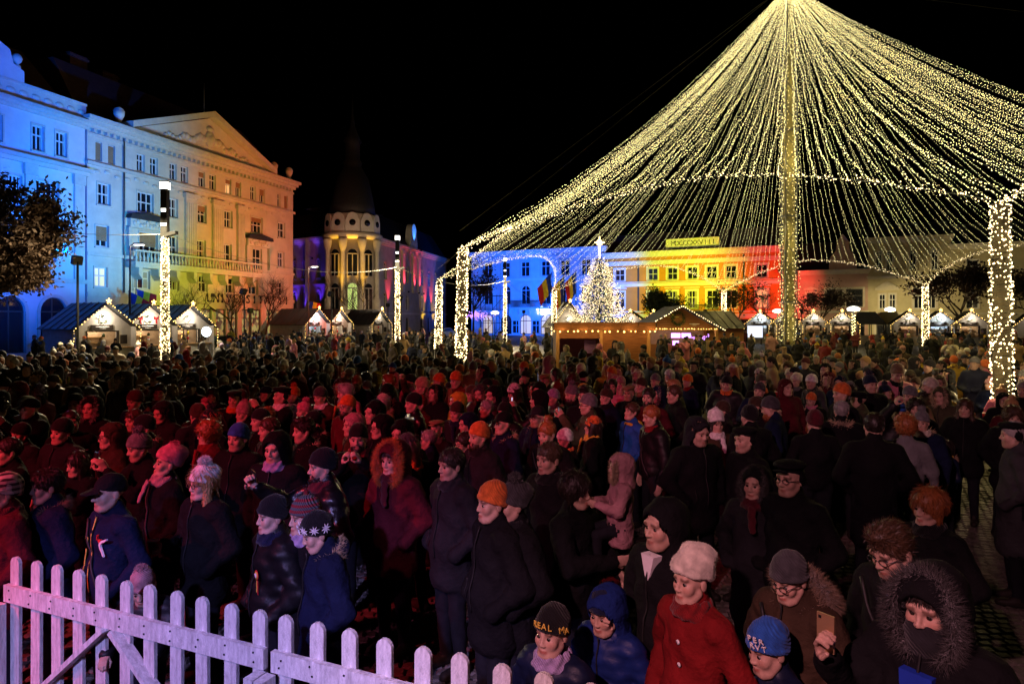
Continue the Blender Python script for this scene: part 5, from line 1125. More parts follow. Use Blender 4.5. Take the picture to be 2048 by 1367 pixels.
POSES = {  # (elbow, wrist, hand) for the side at -x (the person's right), then for +x
    'down': ((-.27, .03, 1.12), (-.275, -.03, .88), 'relaxed', (.27, .03, 1.12), (.275, -.03, .88), 'relaxed'),
    'pocket': ((-.31, .07, 1.14), (-.2, -.10, .98), None, (.31, .07, 1.14), (.2, -.10, .98), None),
    'cup': ((-.28, .0, 1.12), (-.13, -.27, 1.15), 'hold', (.30, .06, 1.13), (.2, -.11, .98), None),
    'clasp': ((-.29, .02, 1.13), (-.075, -.22, 1.07), 'hold', (.29, .02, 1.13), (.075, -.23, 1.09), 'hold'),
    'photo': ((-.27, -.17, 1.22), (-.085, -.33, 1.45), 'grip', (.27, -.17, 1.22), (.085, -.33, 1.45), 'grip'),
    'reach': ((-.25, -.22, 1.30), (-.16, -.46, 1.47), 'grip', (.30, .06, 1.13), (.2, -.11, .98), None),
    'raise': ((-.28, -.16, 1.48), (-.17, -.27, 1.72), 'grip', (.27, .03, 1.12), (.26, -.05, .9), 'relaxed'),
    'selfie': ((-.30, -.10, 1.18), (-.27, -.30, 1.38), 'grip', (.30, .06, 1.13), (.2, -.11, .98), None),
    'hug': ((-.28, -.10, 1.15), (-.06, -.33, 1.17), 'flat', (.28, -.10, 1.15), (.07, -.33, 1.06), 'flat'),
    'rail': ((-.26, -.10, 1.16), (-.22, -.36, 1.12), 'hold', (.26, -.10, 1.16), (.22, -.36, 1.12), 'hold'),
    'walk': ((-.27, .10, 1.14), (-.25, .06, .90), 'relaxed', (.27, -.03, 1.13), (.25, -.2, .95), 'relaxed'),
    'mouth': ((-.25, -.1, 1.14), (-.03, -.26, 1.38), 'hold', (.30, .06, 1.13), (.2, -.11, .98), None),
    'sit': ((-.26, -.08, 1.14), (-.12, -.3, 1.2), 'relaxed', (.26, -.08, 1.14), (.12, -.3, 1.2), 'relaxed'),
}
def frame_from(y, palm):
    y = Vector(y).normalized(); z = (-Vector(palm)); z = (z - y * z.dot(y)).normalized(); x = y.cross(z); return np.array([x, y, z]).T
_bc = {}
HS = 1.0; HP0 = np.array((0, -.012, 1.602)); PIV = np.array((0, .03, -.12))
def head_matrix(pitch, yaw, hs, roll=0):
    Rm = (Matrix.Rotation(R(yaw), 4, 'Z') @ Matrix.Rotation(R(pitch), 4, 'X') @ Matrix.Rotation(R(roll), 4, 'Y'))
    return Matrix.Translation(Vector(HP0) + Vector((0, 0, (hs - HS) * .1))) @ Matrix.Translation(Vector(PIV) * hs) @ Rm @ Matrix.Translation(-Vector(PIV) * hs) @ Matrix.Scale(hs, 4)
def body_mesh(pose, style, kind, pitch, yaw, lod, hs=HS, glove=False):
    key = (pose, style, kind, pitch, yaw, lod, hs, glove)
    if key in _bc: return _bc[key]
    h = BODYH[lod]; g = G((-.44, -.6, -.03), (.44, .32, 1.86), h); p = POSES[pose]
    fem = kind == 'woman'; w_ = .93 if fem else 1.0; bulk = {'puffer': .025, 'parka': .018, 'coat': .006, 'jacket': 0}[style]
    c = g.ell((0, .012, 1.25), (.2 * w_ + bulk, .135 + bulk, .23)); c = smin(c, g.ell((0, .0, 1.0), (.185 + bulk, .14 + bulk, .22)), .08)
    c = smin(c, g.cap((-.155 * w_, .015, 1.405), (.155 * w_, .015, 1.405), .072 + bulk * .6, .072 + bulk * .6), .06)
    hem = {'puffer': .84, 'jacket': .86, 'parka': .66, 'coat': .48}[style]
    if hem < .8: c = smin(c, g.cap((0, .0, .98), (0, .0, hem + .12), .17 + bulk, .205 + bulk, .78), .06)
    c = smax(c, hem - g.Z + 0 * g.X, .02)
    c = smin(c, g.cap((0, .018, 1.42), (0, .012, 1.505), .085 + bulk, .066 + bulk * .6), .03)
    for s, e, w2 in ((-1, p[0], p[1]), (1, p[3], p[4])):
        sh = (s * .195 * w_, .015, 1.385); c = smin(c, g.cap(sh, e, .072 + bulk * .8, .058 + bulk * .7), .035); c = smin(c, g.cap(e, w2, .058 + bulk * .7, .043 + bulk * .5), .02)
    c = c + g.wob(.0075, 17, 1.0) + g.wob(.0042, 41, 2.2)
    if style == 'puffer': c = c - .010 * np.abs(np.sin(g.Z * math.pi / .085)) + .006
    fx = .1
    if pose == 'walk': legs = [((-fx, 0, .9), (-fx, -.13, .5), (-fx, -.1, .09)), ((fx, 0, .9), (fx, .08, .5), (fx, .3, .14))]
    elif pose == 'sit': legs = [((-fx, 0, .9), (-.14, -.32, .84), (-.14, -.3, .5)), ((fx, 0, .9), (.14, -.32, .84), (.14, -.3, .5))]
    else: legs = [((-fx, 0, .9), (-fx, -.02, .5), (-fx - .01, .01, .09)), ((fx, 0, .9), (fx, -.02, .5), (fx + .01, .01, .09))]
    l = None; s_ = None
    for a, b, e in legs:
        q = smin(g.cap(a, b, .098, .066), g.cap(b, e, .066, .05), .02); l = q if l is None else smin(l, q, .02)
        q = smax(g.cap((e[0], e[1] + .03, e[2] - .035), (e[0] * 1.1, e[1] - .15, e[2] - .045), .056, .046), -(g.Z - .0) - .0 + 0 * g.X, .01); s_ = q if s_ is None else np.minimum(s_, q)
    l = l + g.wob(.003, 30, .5); D = np.minimum(np.minimum(c, l), s_)
    V, Q = g.mesh(D)
    ii = np.clip(np.round((V - np.array(g.lo)) / h).astype(int), 0, None); sh3 = np.broadcast(c, l, s_).shape
    ii = np.minimum(ii, np.array(sh3) - 1); cls = np.argmin(np.stack([np.broadcast_to(a, sh3)[ii[:, 0], ii[:, 1], ii[:, 2]] for a in (c, l, s_)]), 0) + 1
    mi = cls[Q[:, 0]].astype(np.int32); tone = np.ones((len(V), 3))
    parts = [(V, Q, tone, mi)]
    for s, e, w2, hk in ((-1, p[0], p[1], p[2]), (1, p[3], p[4], p[5])):
        if not hk or lod == 2: continue
        hv, hq = hand_arrays(hk, 0 if lod == 0 else 1); d = np.array(w2) - np.array(e); d /= np.linalg.norm(d)
        if pose in ('photo', 'reach', 'raise', 'selfie'): y = (d * .45 + np.array((0, -.25, .75))); palm = (-s * 1.0, -.1, .0) if pose != 'photo' else (-s, -.3, 0)
        elif pose in ('cup', 'clasp'): y = d * .8 + np.array((-s * .1, -.1, .15)); palm = (-s, .1, .0)
        elif pose == 'rail': y = d + np.array((0, -.2, -.2)); palm = (0, .1, -1)
        elif pose == 'hug': y = d; palm = (0, 1, 0)
        elif pose == 'mouth': y = np.array((.3, .1, .8)); palm = (0, 1, 0)
        else: y = d; palm = (-s, 0, 0)
        Mx = frame_from(y, palm); hh = hv.copy(); hh[:, 0] *= -s if pose not in ('rail',) else s
        flip = np.linalg.det(np.diag([-s if pose not in ('rail',) else s, 1, 1])) < 0
        hh = hh @ Mx.T + np.array(w2) + d * .015; hq2 = hq[:, ::-1] if flip else hq
        parts.append((hh, hq2, np.ones((len(hh), 3)), np.full(len(hq), 5 if glove else 0, dtype=np.int32)))
    hv, hq, ht, hm = head_arrays(kind, lod); Mh = np.array(head_matrix(pitch, yaw, hs))
    parts.append((hv @ Mh[:3, :3].T + Mh[:3, 3], hq, ht, hm))
    off = 0; VV, QQ, TT, MM = [], [], [], []
    for v, q, t, m in parts: VV.append(v); QQ.append(q + off); TT.append(t); MM.append(m); off += len(v)
    VV, QQ, TT, MM = np.concatenate(VV), np.concatenate(QQ), np.concatenate(TT), np.concatenate(MM)
    VV[:, 2] -= 0.0
    me = mesh_np('person', VV, QQ, [M['skin'], M['puffer' if style == 'puffer' else 'cloth'], M['trousers'], M['shoe'], M['eye'], M['glove']], MM, True)
    at = me.color_attributes.new('tone', 'FLOAT_COLOR', 'POINT'); at.data.foreach_set('color', np.concatenate([TT, np.ones((len(TT), 1))], 1).astype(np.float32).ravel())
    _bc[key] = me; return me

# ---- materials of people: colour comes from each object's own colour
def person_mat(name, rough=.85, bump=.4, bscale=60, wave=None, spec=.2, attr=None, base=None, sheen=0.0, pat=None, stretch=None):
    m, nt, N, b = new_mat(name); tc = N.new('ShaderNodeTexCoord'); L = nt.links.new; src = tc.outputs['Object']
    if stretch: mp = N.new('ShaderNodeMapping'); mp.inputs['Scale'].default_value = stretch; L(src, mp.inputs[0]); src = mp.outputs[0]
    if base is None: oi = N.new('ShaderNodeObjectInfo'); c0 = oi.outputs['Color']
    else: rg = N.new('ShaderNodeRGB'); rg.outputs[0].default_value = (*base, 1); c0 = rg.outputs[0]
    no = N.new('ShaderNodeTexNoise'); no.inputs['Scale'].default_value = bscale * .35; no.inputs['Detail'].default_value = 5; L(src, no.inputs['Vector'])
    mr = N.new('ShaderNodeMapRange'); mr.inputs[1].default_value = .3; mr.inputs[2].default_value = .7; mr.inputs[3].default_value = .62; mr.inputs[4].default_value = 1.25; L(no.outputs[0], mr.inputs[0])
    mx = N.new('ShaderNodeMix'); mx.data_type = 'RGBA'; mx.blend_type = 'MULTIPLY'; mx.inputs[0].default_value = 1 if not attr else .35; L(c0, mx.inputs[6]); L(mr.outputs[0], mx.inputs[7]); c1 = mx.outputs[2]
    if attr:
        at = N.new('ShaderNodeAttribute'); at.attribute_name = attr; m2 = N.new('ShaderNodeMix'); m2.data_type = 'RGBA'; m2.blend_type = 'MULTIPLY'; m2.inputs[0].default_value = 1; L(c1, m2.inputs[6]); L(at.outputs['Color'], m2.inputs[7]); c1 = m2.outputs[2]
    if pat:
        wv = N.new('ShaderNodeTexWave'); wv.bands_direction = 'Z' if pat == 'stripe' else 'DIAGONAL'; wv.inputs['Scale'].default_value = 9; L(tc.outputs['Object'], wv.inputs['Vector']); rr = N.new('ShaderNodeValToRGB'); rr.color_ramp.interpolation = 'CONSTANT'; rr.color_ramp.elements[0].color = (.25, .03, .04, 1); rr.color_ramp.elements[1].position = .5; rr.color_ramp.elements[1].color = (.10, .11, .12, 1)
        L(wv.outputs[0], rr.inputs[0]); c1 = rr.outputs[0]
        if pat == 'plaid':
            wv.bands_direction = 'X'; wv.inputs['Scale'].default_value = 8; w2 = N.new('ShaderNodeTexWave'); w2.bands_direction = 'Z'; w2.inputs['Scale'].default_value = 8; L(tc.outputs['Object'], w2.inputs['Vector']); m3 = N.new('ShaderNodeMix'); m3.data_type = 'RGBA'; m3.blend_type = 'MIX'; m3.inputs[0].default_value = .5; rr.color_ramp.elements[0].color = (.05, .04, .05, 1); rr.color_ramp.elements[1].color = (.6, .55, .5, 1)
            r2 = N.new('ShaderNodeValToRGB'); r2.color_ramp.interpolation = 'CONSTANT'; r2.color_ramp.elements[0].color = (.03, .025, .03, 1); r2.color_ramp.elements[1].position = .5; r2.color_ramp.elements[1].color = (.55, .48, .45, 1); L(w2.outputs[0], r2.inputs[0]); L(c1, m3.inputs[6]); L(r2.outputs[0], m3.inputs[7]); c1 = m3.outputs[2]
    L(c1, b.inputs['Base Color']); b.inputs['Roughness'].default_value = rough; b.inputs['Specular IOR Level'].default_value = spec
    if sheen: b.inputs['Sheen Weight'].default_value = sheen
    if bump:
        bp = N.new('ShaderNodeBump'); bp.inputs['Strength'].default_value = bump; bp.inputs['Distance'].default_value = .008 if bscale > 15 else .03
        if wave:
            wv = N.new('ShaderNodeTexWave'); wv.bands_direction = 'DIAGONAL' if wave != 'rib' else 'X'; wv.inputs['Scale'].default_value = 32; wv.inputs['Distortion'].default_value = 3; L(src, wv.inputs['Vector']); L(wv.outputs[0], bp.inputs['Height'])
        else:
            n2 = N.new('ShaderNodeTexNoise'); n2.inputs['Scale'].default_value = bscale; n2.inputs['Detail'].default_value = 6; L(src, n2.inputs['Vector']); L(n2.outputs[0], bp.inputs['Height'])
        L(bp.outputs[0], b.inputs['Normal'])
    return m
M['skin'] = person_mat('skin', .5, .12, 120, spec=.35, attr='tone', base=(.50, .31, .235))
M['cloth'] = person_mat('cloth', .9, .9, 13, spec=.12); M['puffer'] = person_mat('puffer', .5, .5, 22, spec=.25)
M['leather'] = person_mat('leather', .32, .6, 30, spec=.55); M['trousers'] = person_mat('trousers', .9, .4, 40, base=(.009, .0095, .014)); M['shoe'] = person_mat('shoe', .6, .2, 50, base=(.02, .016, .013))
M['eye'] = person_mat('eye', .12, 0, 20, spec=.6, attr='tone', base=(.34, .31, .29)); M['glove'] = person_mat('glove', .8, .3, 60, base=(.02, .02, .022))
M['knit'] = person_mat('knit', .95, .45, 60, wave='knit', sheen=.1); M['hair'] = person_mat('hair', .45, .8, 55, spec=.4, stretch=(1, 1, .18)); M['fur'] = person_mat('fur', .9, .3, 50, sheen=.3)
M['stripe_knit'] = person_mat('stripe_knit', .95, .9, 60, wave='knit', pat='stripe'); M['plaid'] = person_mat('plaid', .95, .5, 60, pat='plaid'); M['spectacle'] = person_mat('spectacle', .3, 0, 20, base=(.015, .013, .012), spec=.6)
M['phone_dark'] = person_mat('phone_dark', .2, 0, 20, base=(.02, .02, .024), spec=.6)
M['cup_red'] = surf('cup_red', (.55, .02, .03), .5, .2, 20); M['cup_white'] = surf('cup_white', (.7, .68, .64), .5, .1, 20); M['gold_phone'] = surf('gold_phone', (.42, .26, .13), .3, .1, 20, metal=.5)
M['phone_screen'] = glow('phone_screen', (.75, .72, 1.0), 1.0)
M['print_white'] = surf('print_white', (.75, .72, .74), .6, .1, 20); M['print_yellow'] = surf('print_yellow', (.72, .48, .08), .6, .1, 20); M['print_red'] = surf('print_red', (.6, .03, .03), .6, .1, 20)
_ac = {}
def spikes(P0, N0, L, wd, jit=.5):
    n = len(P0); Dn = N0 + RNG.normal(0, jit, (n, 3)); Dn /= np.linalg.norm(Dn, axis=1)[:, None]; sd = np.cross(Dn, RNG.normal(0, 1, (n, 3))); sd /= np.linalg.norm(sd, axis=1)[:, None]
    L = (L * RNG.uniform(.6, 1.25, n))[:, None]; V = np.stack([P0 - sd * wd, P0 + sd * wd, P0 + Dn * L], 1).reshape(-1, 3); return V, np.arange(3 * n).reshape(-1, 3)
def fur_ring(lod, rx=.095, rz=.14, cy=-.06, cz=-.015, L=.036, dense=1.0):
    n = int({0: 5200, 1: 1300, 2: 220}[lod] * dense); t = RNG.uniform(0, 2 * math.pi, n); tube = RNG.uniform(0, 2 * math.pi, n); tr = .014
    o = np.stack([np.cos(t), np.zeros(n), np.sin(t)], 1); c = np.stack([rx * np.cos(t), cy + .05 * np.sin(t) ** 2 * (np.sin(t) > 0) - .0 * t, cz + rz * np.sin(t)], 1)
    nn = o * np.cos(tube)[:, None] + np.array((0, -1, 0)) * np.sin(tube)[:, None]
    keep = np.sin(t) > -.93; return spikes((c + nn * tr)[keep], (nn * .8 + o * .45)[keep], L, {0: .0024, 1: .005, 2: .014}[lod], .6)
def acc_mesh(kind, lod):
    """hat, hair, hood, scarf ... around the skull"""
    key = (kind, lod)
    if key in _ac: return _ac[key]
    h = HATH[lod]; mat = 'knit'; tri = None; sm_ = True
    def cran(g, q, top=0.0): return g.ell((0, .013, .045 + top * .5), (.0765 + q, .098 + q, .086 + q + top))
    if kind in ('beanie', 'slouch', 'tall', 'stripe_knit', 'plaid'):
        g = G((-.12, -.14, -.08), (.12, .2, .24), h); d = cran(g, .014, {'beanie': .012, 'tall': .04}.get(kind, .015))
        if kind == 'slouch': d = smin(d, g.ell((0, .085, .085), (.078, .072, .062)), .04)
        lim = (.012 - .36 * g.Y) - g.Z; d = smax(d, lim + 0 * g.X, .008); br = smax(smax(cran(g, .021), lim - .0 + 0 * g.X, .008), (g.Z - .042 + .36 * g.Y) + 0 * g.X, .012); d = smin(d, br, .008) + g.wob(.0018, 60)
        mat = kind if kind in ('stripe_knit', 'plaid') else 'knit'
    elif kind == 'pompom':
        g = G((-.06, -.05, .11), (.06, .09, .24), h * .8); d = g.ell((0, .02, .175), (.04, .04, .04)) + g.wob(.006, 130) + g.wob(.004, 210, 1); mat = 'fur'
    elif kind == 'cap':
        g = G((-.12, -.24, -.03), (.12, .14, .17), h * .8); d = smax(cran(g, .011, .004), (.028 - .22 * g.Y) - g.Z + 0 * g.X, .006); v = g.ell((0, -.1, .048), (.078, .095, .07)); v = smax(v, np.abs(g.Z - .052 - .28 * (g.Y + .1) - .0 + 3.2 * g.X ** 2) - .0045, .003); v = smax(v, g.Y + .085 + 0 * g.X, .004); d = smin(d, v, .006); mat = 'cloth'
    elif kind == 'beret':
        g = G((-.15, -.2, -.08), (.15, .16, .17), h); d = smin(smax(cran(g, .008), (.05 - .2 * g.Y) - g.Z + 0 * g.X, .006), g.ell((0, -.002, .108), (.105, .128, .034)), .012); d = smin(d, g.ell((0, -.115, .072), (.06, .03, .009)), .008); mat = 'cloth'
        for s in (-1, 1): d = smin(d, g.ell((s * .08, .03, .015), (.014, .04, .05)), .012)
    elif kind == 'furhat':
        g = G((-.16, -.17, -.12), (.16, .18, .22), h); d = smax(cran(g, .036, .02), (.02 - .3 * g.Y) - g.Z + 0 * g.X, .02) + g.wob(.005, 95) + g.wob(.004, 150, 1); mat = 'fur'
    elif kind == 'cream_hat':
        g = G((-.14, -.16, -.08), (.14, .2, .22), h); d = smax(cran(g, .026, .03), (.03 - .3 * g.Y) - g.Z + 0 * g.X, .02); d = smin(d, g.ell((.01, .06, .135), (.085, .085, .05)), .05) + g.wob(.005, 30) + g.wob(.0012, 120); mat = 'fur'
    elif kind in ('hood', 'hood_wide'):
        q = .03 if kind == 'hood' else .045; g = G((-.2, -.17, -.24), (.2, .22, .2), h)
        d = g.ell((0, .03, .045), (.078 + q, .11 + q, .09 + q)); d = smin(d, g.cap((0, .04, -.04), (0, .045, -.17), .098 + q * .5, .125), .05); i = smin(g.ell((0, .02, .04), (.078 + q * .5, .104 + q * .5, .088 + q * .5)), g.cap((0, .0, -.02), (0, 0, -.14), .088, .09), .04)
        d = smax(d, -i, .008); d = smax(d, -g.ell((0, -.15, -.035), (.082 + q * .3, .115, .132)), .012); d = d + g.wob(.003, 38); mat = 'cloth'
    elif kind == 'hood_down':
        g = G((-.19, -.1, -.26), (.19, .24, .0), h); d = g.ell((0, .105, -.15), (.12, .085, .06)); d = smin(d, g.ell((0, .04, -.17), (.15, .1, .04)), .04); d = smax(d, -g.ell((0, .03, -.1), (.07, .07, .09)), .015) + g.wob(.004, 40); mat = 'cloth'
    elif kind in ('short', 'quiff', 'long', 'bun', 'curly', 'bob', 'grey_short', 'back'):
        g = G((-.17, -.17, -.36), (.17, .18, .26), h if kind in ('long', 'curly', 'bob') else h * .9); q = {'curly': .038, 'bob': .026, 'long': .014}.get(kind, .0095)
        d = cran(g, q, .006 if kind != 'quiff' else .012)
        if kind == 'quiff': d = smin(d, g.ell((0, -.05, .122), (.058, .055, .034)), .03)
        if kind == 'bun': d = smin(d, g.ell((0, .035, .165), (.042, .042, .038)), .015)
        if kind == 'bob':
            for s in (-1, 1): d = smin(d, g.cap((s * .068, .0, .02), (s * .066, .01, -.055), .034, .026), .03)
        if kind == 'long':
            for s in (-1, 1): d = smin(d, g.cap((s * .068, .005, .02), (s * .085, -.02, -.26), .032, .03, 1.2), .03)
            d = smin(d, g.cap((0, .07, 0), (0, .08, -.24), .06, .05), .05)
        d = smax(d, -g.ell((0, -.135, -.045), (.062 if kind in ('long', 'bob') else .08, .105, .118)), .01)
        if kind in ('short', 'quiff', 'bun', 'grey_short', 'back'): d = smax(d, (-.012 - .62 * g.Y) - g.Z + 0 * g.X, .01)
        elif kind in ('curly', 'bob'): d = smax(d, (-.075 - .2 * g.Y) - g.Z + 0 * g.X, .02)
        amp = {'curly': .008, 'long': .004, 'bob': .003}.get(kind, .002); d = d + amp * np.sin(np.arctan2(g.X, g.Y + .02) * 26 + 8 * np.sin(g.Z * 34)) + (g.wob(.008, 120) if kind == 'curly' else g.wob(.0016, 150)); mat = 'hair'
    elif kind in ('scarf', 'snood'):
        g = G((-.17, -.2, -.34), (.17, .19, -.02), h); r0 = np.sqrt(g.X ** 2 + (g.Y - .01) ** 2); d = np.sqrt((r0 - .082) ** 2 + ((g.Z + .125) * (.75 if kind == 'scarf' else .6)) ** 2) - (.03 if kind == 'scarf' else .024); d = smin(d, np.sqrt((r0 - .092) ** 2 + (g.Z + .165 + .12 * g.Y) ** 2) - (.03 if kind == 'scarf' else .026), .015)
        if kind == 'scarf': d = smin(d, g.cap((.03, -.135, -.17), (.05, -.165, -.31), .036, .03, .5), .02)
        d = d + .004 * np.sin(np.arctan2(g.X, g.Y) * 9 + g.Z * 80); mat = 'knit'
    elif kind == 'mask_scarf':
        g = G((-.14, -.17, -.26), (.14, .14, .02), h); d = smax(g.ell((0, -.015, -.09), (.088, .1, .11)), g.Z + .03 + 0 * g.X - .12 * np.abs(g.X), .01) + g.wob(.003, 50); mat = 'knit'
    elif kind == 'beard':
        g = G((-.09, -.13, -.15), (.09, .03, .0), h * .9); d = smin(g.ell((0, -.028, -.07), (.066, .072, .066)), g.ell((0, -.07, -.1), (.034, .034, .034)), .03); d = smax(d, -g.ell((0, -.1, -.062), (.026, .03, .013)), .006); d = smax(d, g.Z + .035 - .9 * np.abs(g.X) + 0 * g.Y, .01) + g.wob(.003, 160); mat = 'hair'
    elif kind == 'headphones':
        g = G((-.12, -.06, -.06), (.12, .08, .17), h); d = np.sqrt((np.sqrt(g.X ** 2 + (g.Z - .03) ** 2) - .105) ** 2 + (g.Y - .01) ** 2) - .009; d = smax(d, -g.Z + 0 * g.X, .004)
        for s in (-1, 1): d = smin(d, g.ell((s * .095, .01, .0), (.02, .035, .038)), .006)
        mat = 'cloth'
    elif kind == 'fur_ring': tri = fur_ring(lod); mat = 'fur'; sm_ = False
    elif kind == 'fur_big': tri = fur_ring(lod, .115, .165, -.07, -.02, .05, 1.5); mat = 'fur'; sm_ = False
    elif kind == 'fur_back': 
        v, f = fur_ring(lod, .15, .12, -.0, -.12, .06, 1.6); v[:, 1] = v[:, 1] * 1.0 + .1 + (v[:, 2] + .12) * -.35; tri = (v, f); mat = 'fur'; sm_ = False
    elif kind == 'fur_collar':
        n = {0: 5200, 1: 1200, 2: 180}[lod]; t = RNG.uniform(0, 2 * math.pi, n); c = np.stack([.125 * np.cos(t), .03 + .1 * np.sin(t), -.165 + .03 * np.sin(t) + RNG.normal(0, .02, n)], 1); keep = np.sin(t) > -.8; o = np.stack([np.cos(t), np.sin(t), RNG.uniform(-.3, .8, n)], 1); tri = spikes(c[keep], o[keep], .045, {0: .0025, 1: .005, 2: .014}[lod], .55); mat = 'fur'; sm_ = False
    elif kind == 'glasses':
        m_ = MB()
        for s in (-1, 1):
            c = Vector((s * .033, -.101, .004)); m_.tube([c + Vector((.023 * math.cos(a), -.002 * math.cos(2 * a), .018 * math.sin(a))) for a in np.linspace(0, 2 * math.pi, 15)], .0026, 5); m_.tube([(s * .056, -.098, .008), (s * .078, -.04, .008), (s * .082, .02, .002)], .0024, 5)
        m_.tube([(-.01, -.104, .008), (.01, -.104, .008)], .0024, 5); tri = (np.array(m_.v), m_.f); mat = 'spectacle'
    if tri is None and (mat == 'hair' or kind in ('cream_hat', 'furhat', 'pompom')) and lod < 2:
        V, Q = g.mesh(d); n = {0: 3200, 1: 900}[lod]; pk = V[RNG.integers(0, len(V), n)]; c0 = np.array((0, .013, .04)) if kind != 'pompom' else np.array((0, .02, .175)); nn = pk - c0; nn[:, 2] *= np.where(pk[:, 2] < -.05, .1, 1); nn /= np.linalg.norm(nn, axis=1)[:, None] + 1e-9
        if mat == 'hair':
            fl = np.array((0, .35 if kind in ('short', 'quiff', 'grey_short', 'back', 'bun') else .05, -1.0 if kind != 'quiff' else -.2)); fl = fl - nn * (nn @ fl)[:, None]; dr = fl + nn * (.07 if kind != 'curly' else .6); LL = {'long': .07, 'bob': .05, 'curly': .03}.get(kind, .03); jt = .13 if kind != 'curly' else .7
        else: dr = nn; LL = .008 if kind != 'pompom' else .018; jt = .5
        sv, sf = spikes(pk - nn * .002, dr, LL, .0022 if lod == 0 else .004, jt); tri = (np.concatenate([V, sv]), Q.tolist() + (sf + len(V)).tolist())
    if tri is not None: me = mesh_np(kind, tri[0], tri[1], [M[mat]], None, sm_)
    else: V, Q = g.mesh(d); me = mesh_np(kind, V, Q, [M[mat]], None, True)
    _ac[key] = me; return me
PART = {'beanie': 'knit_hat', 'slouch': 'knit_hat', 'tall': 'knit_hat', 'stripe_knit': 'striped_hat', 'plaid': 'plaid_hat', 'cream_hat': 'fur_hat', 'furhat': 'fur_hat', 'hood_wide': 'hood', 'short': 'hair', 'quiff': 'hair', 'long': 'hair', 'bun': 'hair', 'curly': 'hair', 'bob': 'hair', 'grey_short': 'hair', 'back': 'hair', 'snood': 'scarf', 'mask_scarf': 'scarf', 'fur_ring': 'fur_trim', 'fur_big': 'fur_trim', 'fur_back': 'fur_trim', 'cap': 'peaked_cap', 'hood_down': 'hood'}
C_ = dict(dimblue=(.008, .022, .13), black=(.006, .006, .007), charcoal=(.015, .015, .018), navy=(.006, .010, .034), grey=(.14, .14, .15), darkgrey=(.045, .045, .05), brown=(.045, .027, .016), tan=(.26, .17, .09), olive=(.06, .056, .032), maroon=(.075, .008, .014), red=(.17, .009, .010), pink=(.55, .17, .24), rose=(.40, .20, .22), orange=(.62, .14, .03), yellow=(.55, .38, .04), cream=(.58, .52, .43), white=(.70, .68, .66), blue=(.02, .09, .38), lilac=(.33, .25, .42), green=(.04, .30, .06), teal=(.03, .17, .19),
          hdark=(.018, .012, .009), hbrown=(.055, .03, .016), hblond=(.36, .22, .09), hginger=(.26, .085, .025), hgrey=(.26, .25, .24), furbrown=(.20, .13, .08), furgrey=(.24, .22, .20), furblack=(.03, .027, .026), furblond=(.42, .31, .19))
_zc = {}
def detail(o, me):
    """zip, pocket welts and, on some, a bag strap"""
    if me not in _zc:
        V = np.empty(len(me.vertices) * 3); me.vertices.foreach_get('co', V); V = V.reshape(-1, 3)
        def fy(x, z): m = (np.abs(V[:, 0] - x) < .04) & (np.abs(V[:, 2] - z) < .035) & (V[:, 1] > -.3); return V[m, 1].min() if m.any() else None
        def run(pts, r, nm):
            q = [(x, fy(x, z), z) for x, z in pts]; q = [(x, y - r * .3, z) for x, y, z in q if y is not None]
            if len(q) < 3: return None
            m_ = MB(); m_.tube(q, r, 5); t = m_.build(nm, M['iron']); d_ = t.data; bpy.data.objects.remove(t); return d_
        _zc[me] = (run([(0, z) for z in np.linspace(.92, 1.47, 16)], .006, 'zip'), run([(-.12 - .0 * k, .98 + .02 * k) for k in range(7)], .005, 'pocket_welt'), run([(-.15 + .31 * t, 1.42 - .5 * t) for t in np.linspace(0, 1, 16)], .011, 'bag_strap'))
    z_, p_, s_ = _zc[me]
    if z_: link('zip', z_, o)
    if p_: link('pocket_welt', p_, o)
    if s_ and rnd.random() < .3: link('bag_strap', s_, o)
rnd = random.Random(41)
NPERS = 0; PLACED = []
def person(x, y, h, look, label, pose='pocket', style='parka', coat='black', kind='man', wear=(), pitch=0, yaw=0, lod=None, hs=None, z=0, glove=False, group=None, cat='person', leather=False, roll=0):
    """wear: list of (kind, colour name) worn on the head or neck"""
    d = y; lod = lod if lod is not None else (0 if d < 6.3 else 1 if d < 13 else 2); hs = hs or (HS * (1.22 if kind == 'child' else 1.0))
    me = body_mesh(pose, style, kind, pitch, yaw, lod, hs, glove); sc_ = h / 1.72
    o = link('person', me, None, (x, y, z), (0, 0, -R(look) - math.atan2(x, y)), sc_); o.color = (*C_[coat], 1); tag(o, label, cat, group)
    if leather: o.material_slots[1].link = 'OBJECT'; o.material_slots[1].material = M['leather']
    if group: o.rotation_euler.x = rnd.gauss(0, .035); o.rotation_euler.y = rnd.gauss(0, .035)
    if lod < 2 and pose in ('pocket', 'down', 'walk', 'cup', 'selfie') and style != 'coat' and coat != 'maroon': detail(o, me)
    Mh = head_matrix(pitch, yaw, hs)
    for k, c in wear:
        a = link(PART.get(k, k), acc_mesh(k, lod), o); a.matrix_local = Mh; a.color = (*C_[c], 1)
    PLACED.append((x, y, .26)); return o
def at_px(px, py, h): d = (H - h) * F / (py - HY); return (px - CX) / F * d, d
def wrist_world(o, pose, side, off=(0, 0, 0)):
    p = POSES[pose]; w_ = Vector(p[1] if side < 0 else p[4]) + Vector(off); return (Matrix.Translation(o.location) @ o.rotation_euler.to_matrix().to_4x4() @ Matrix.Diagonal((*o.scale, 1))) @ w_
_pm = {}
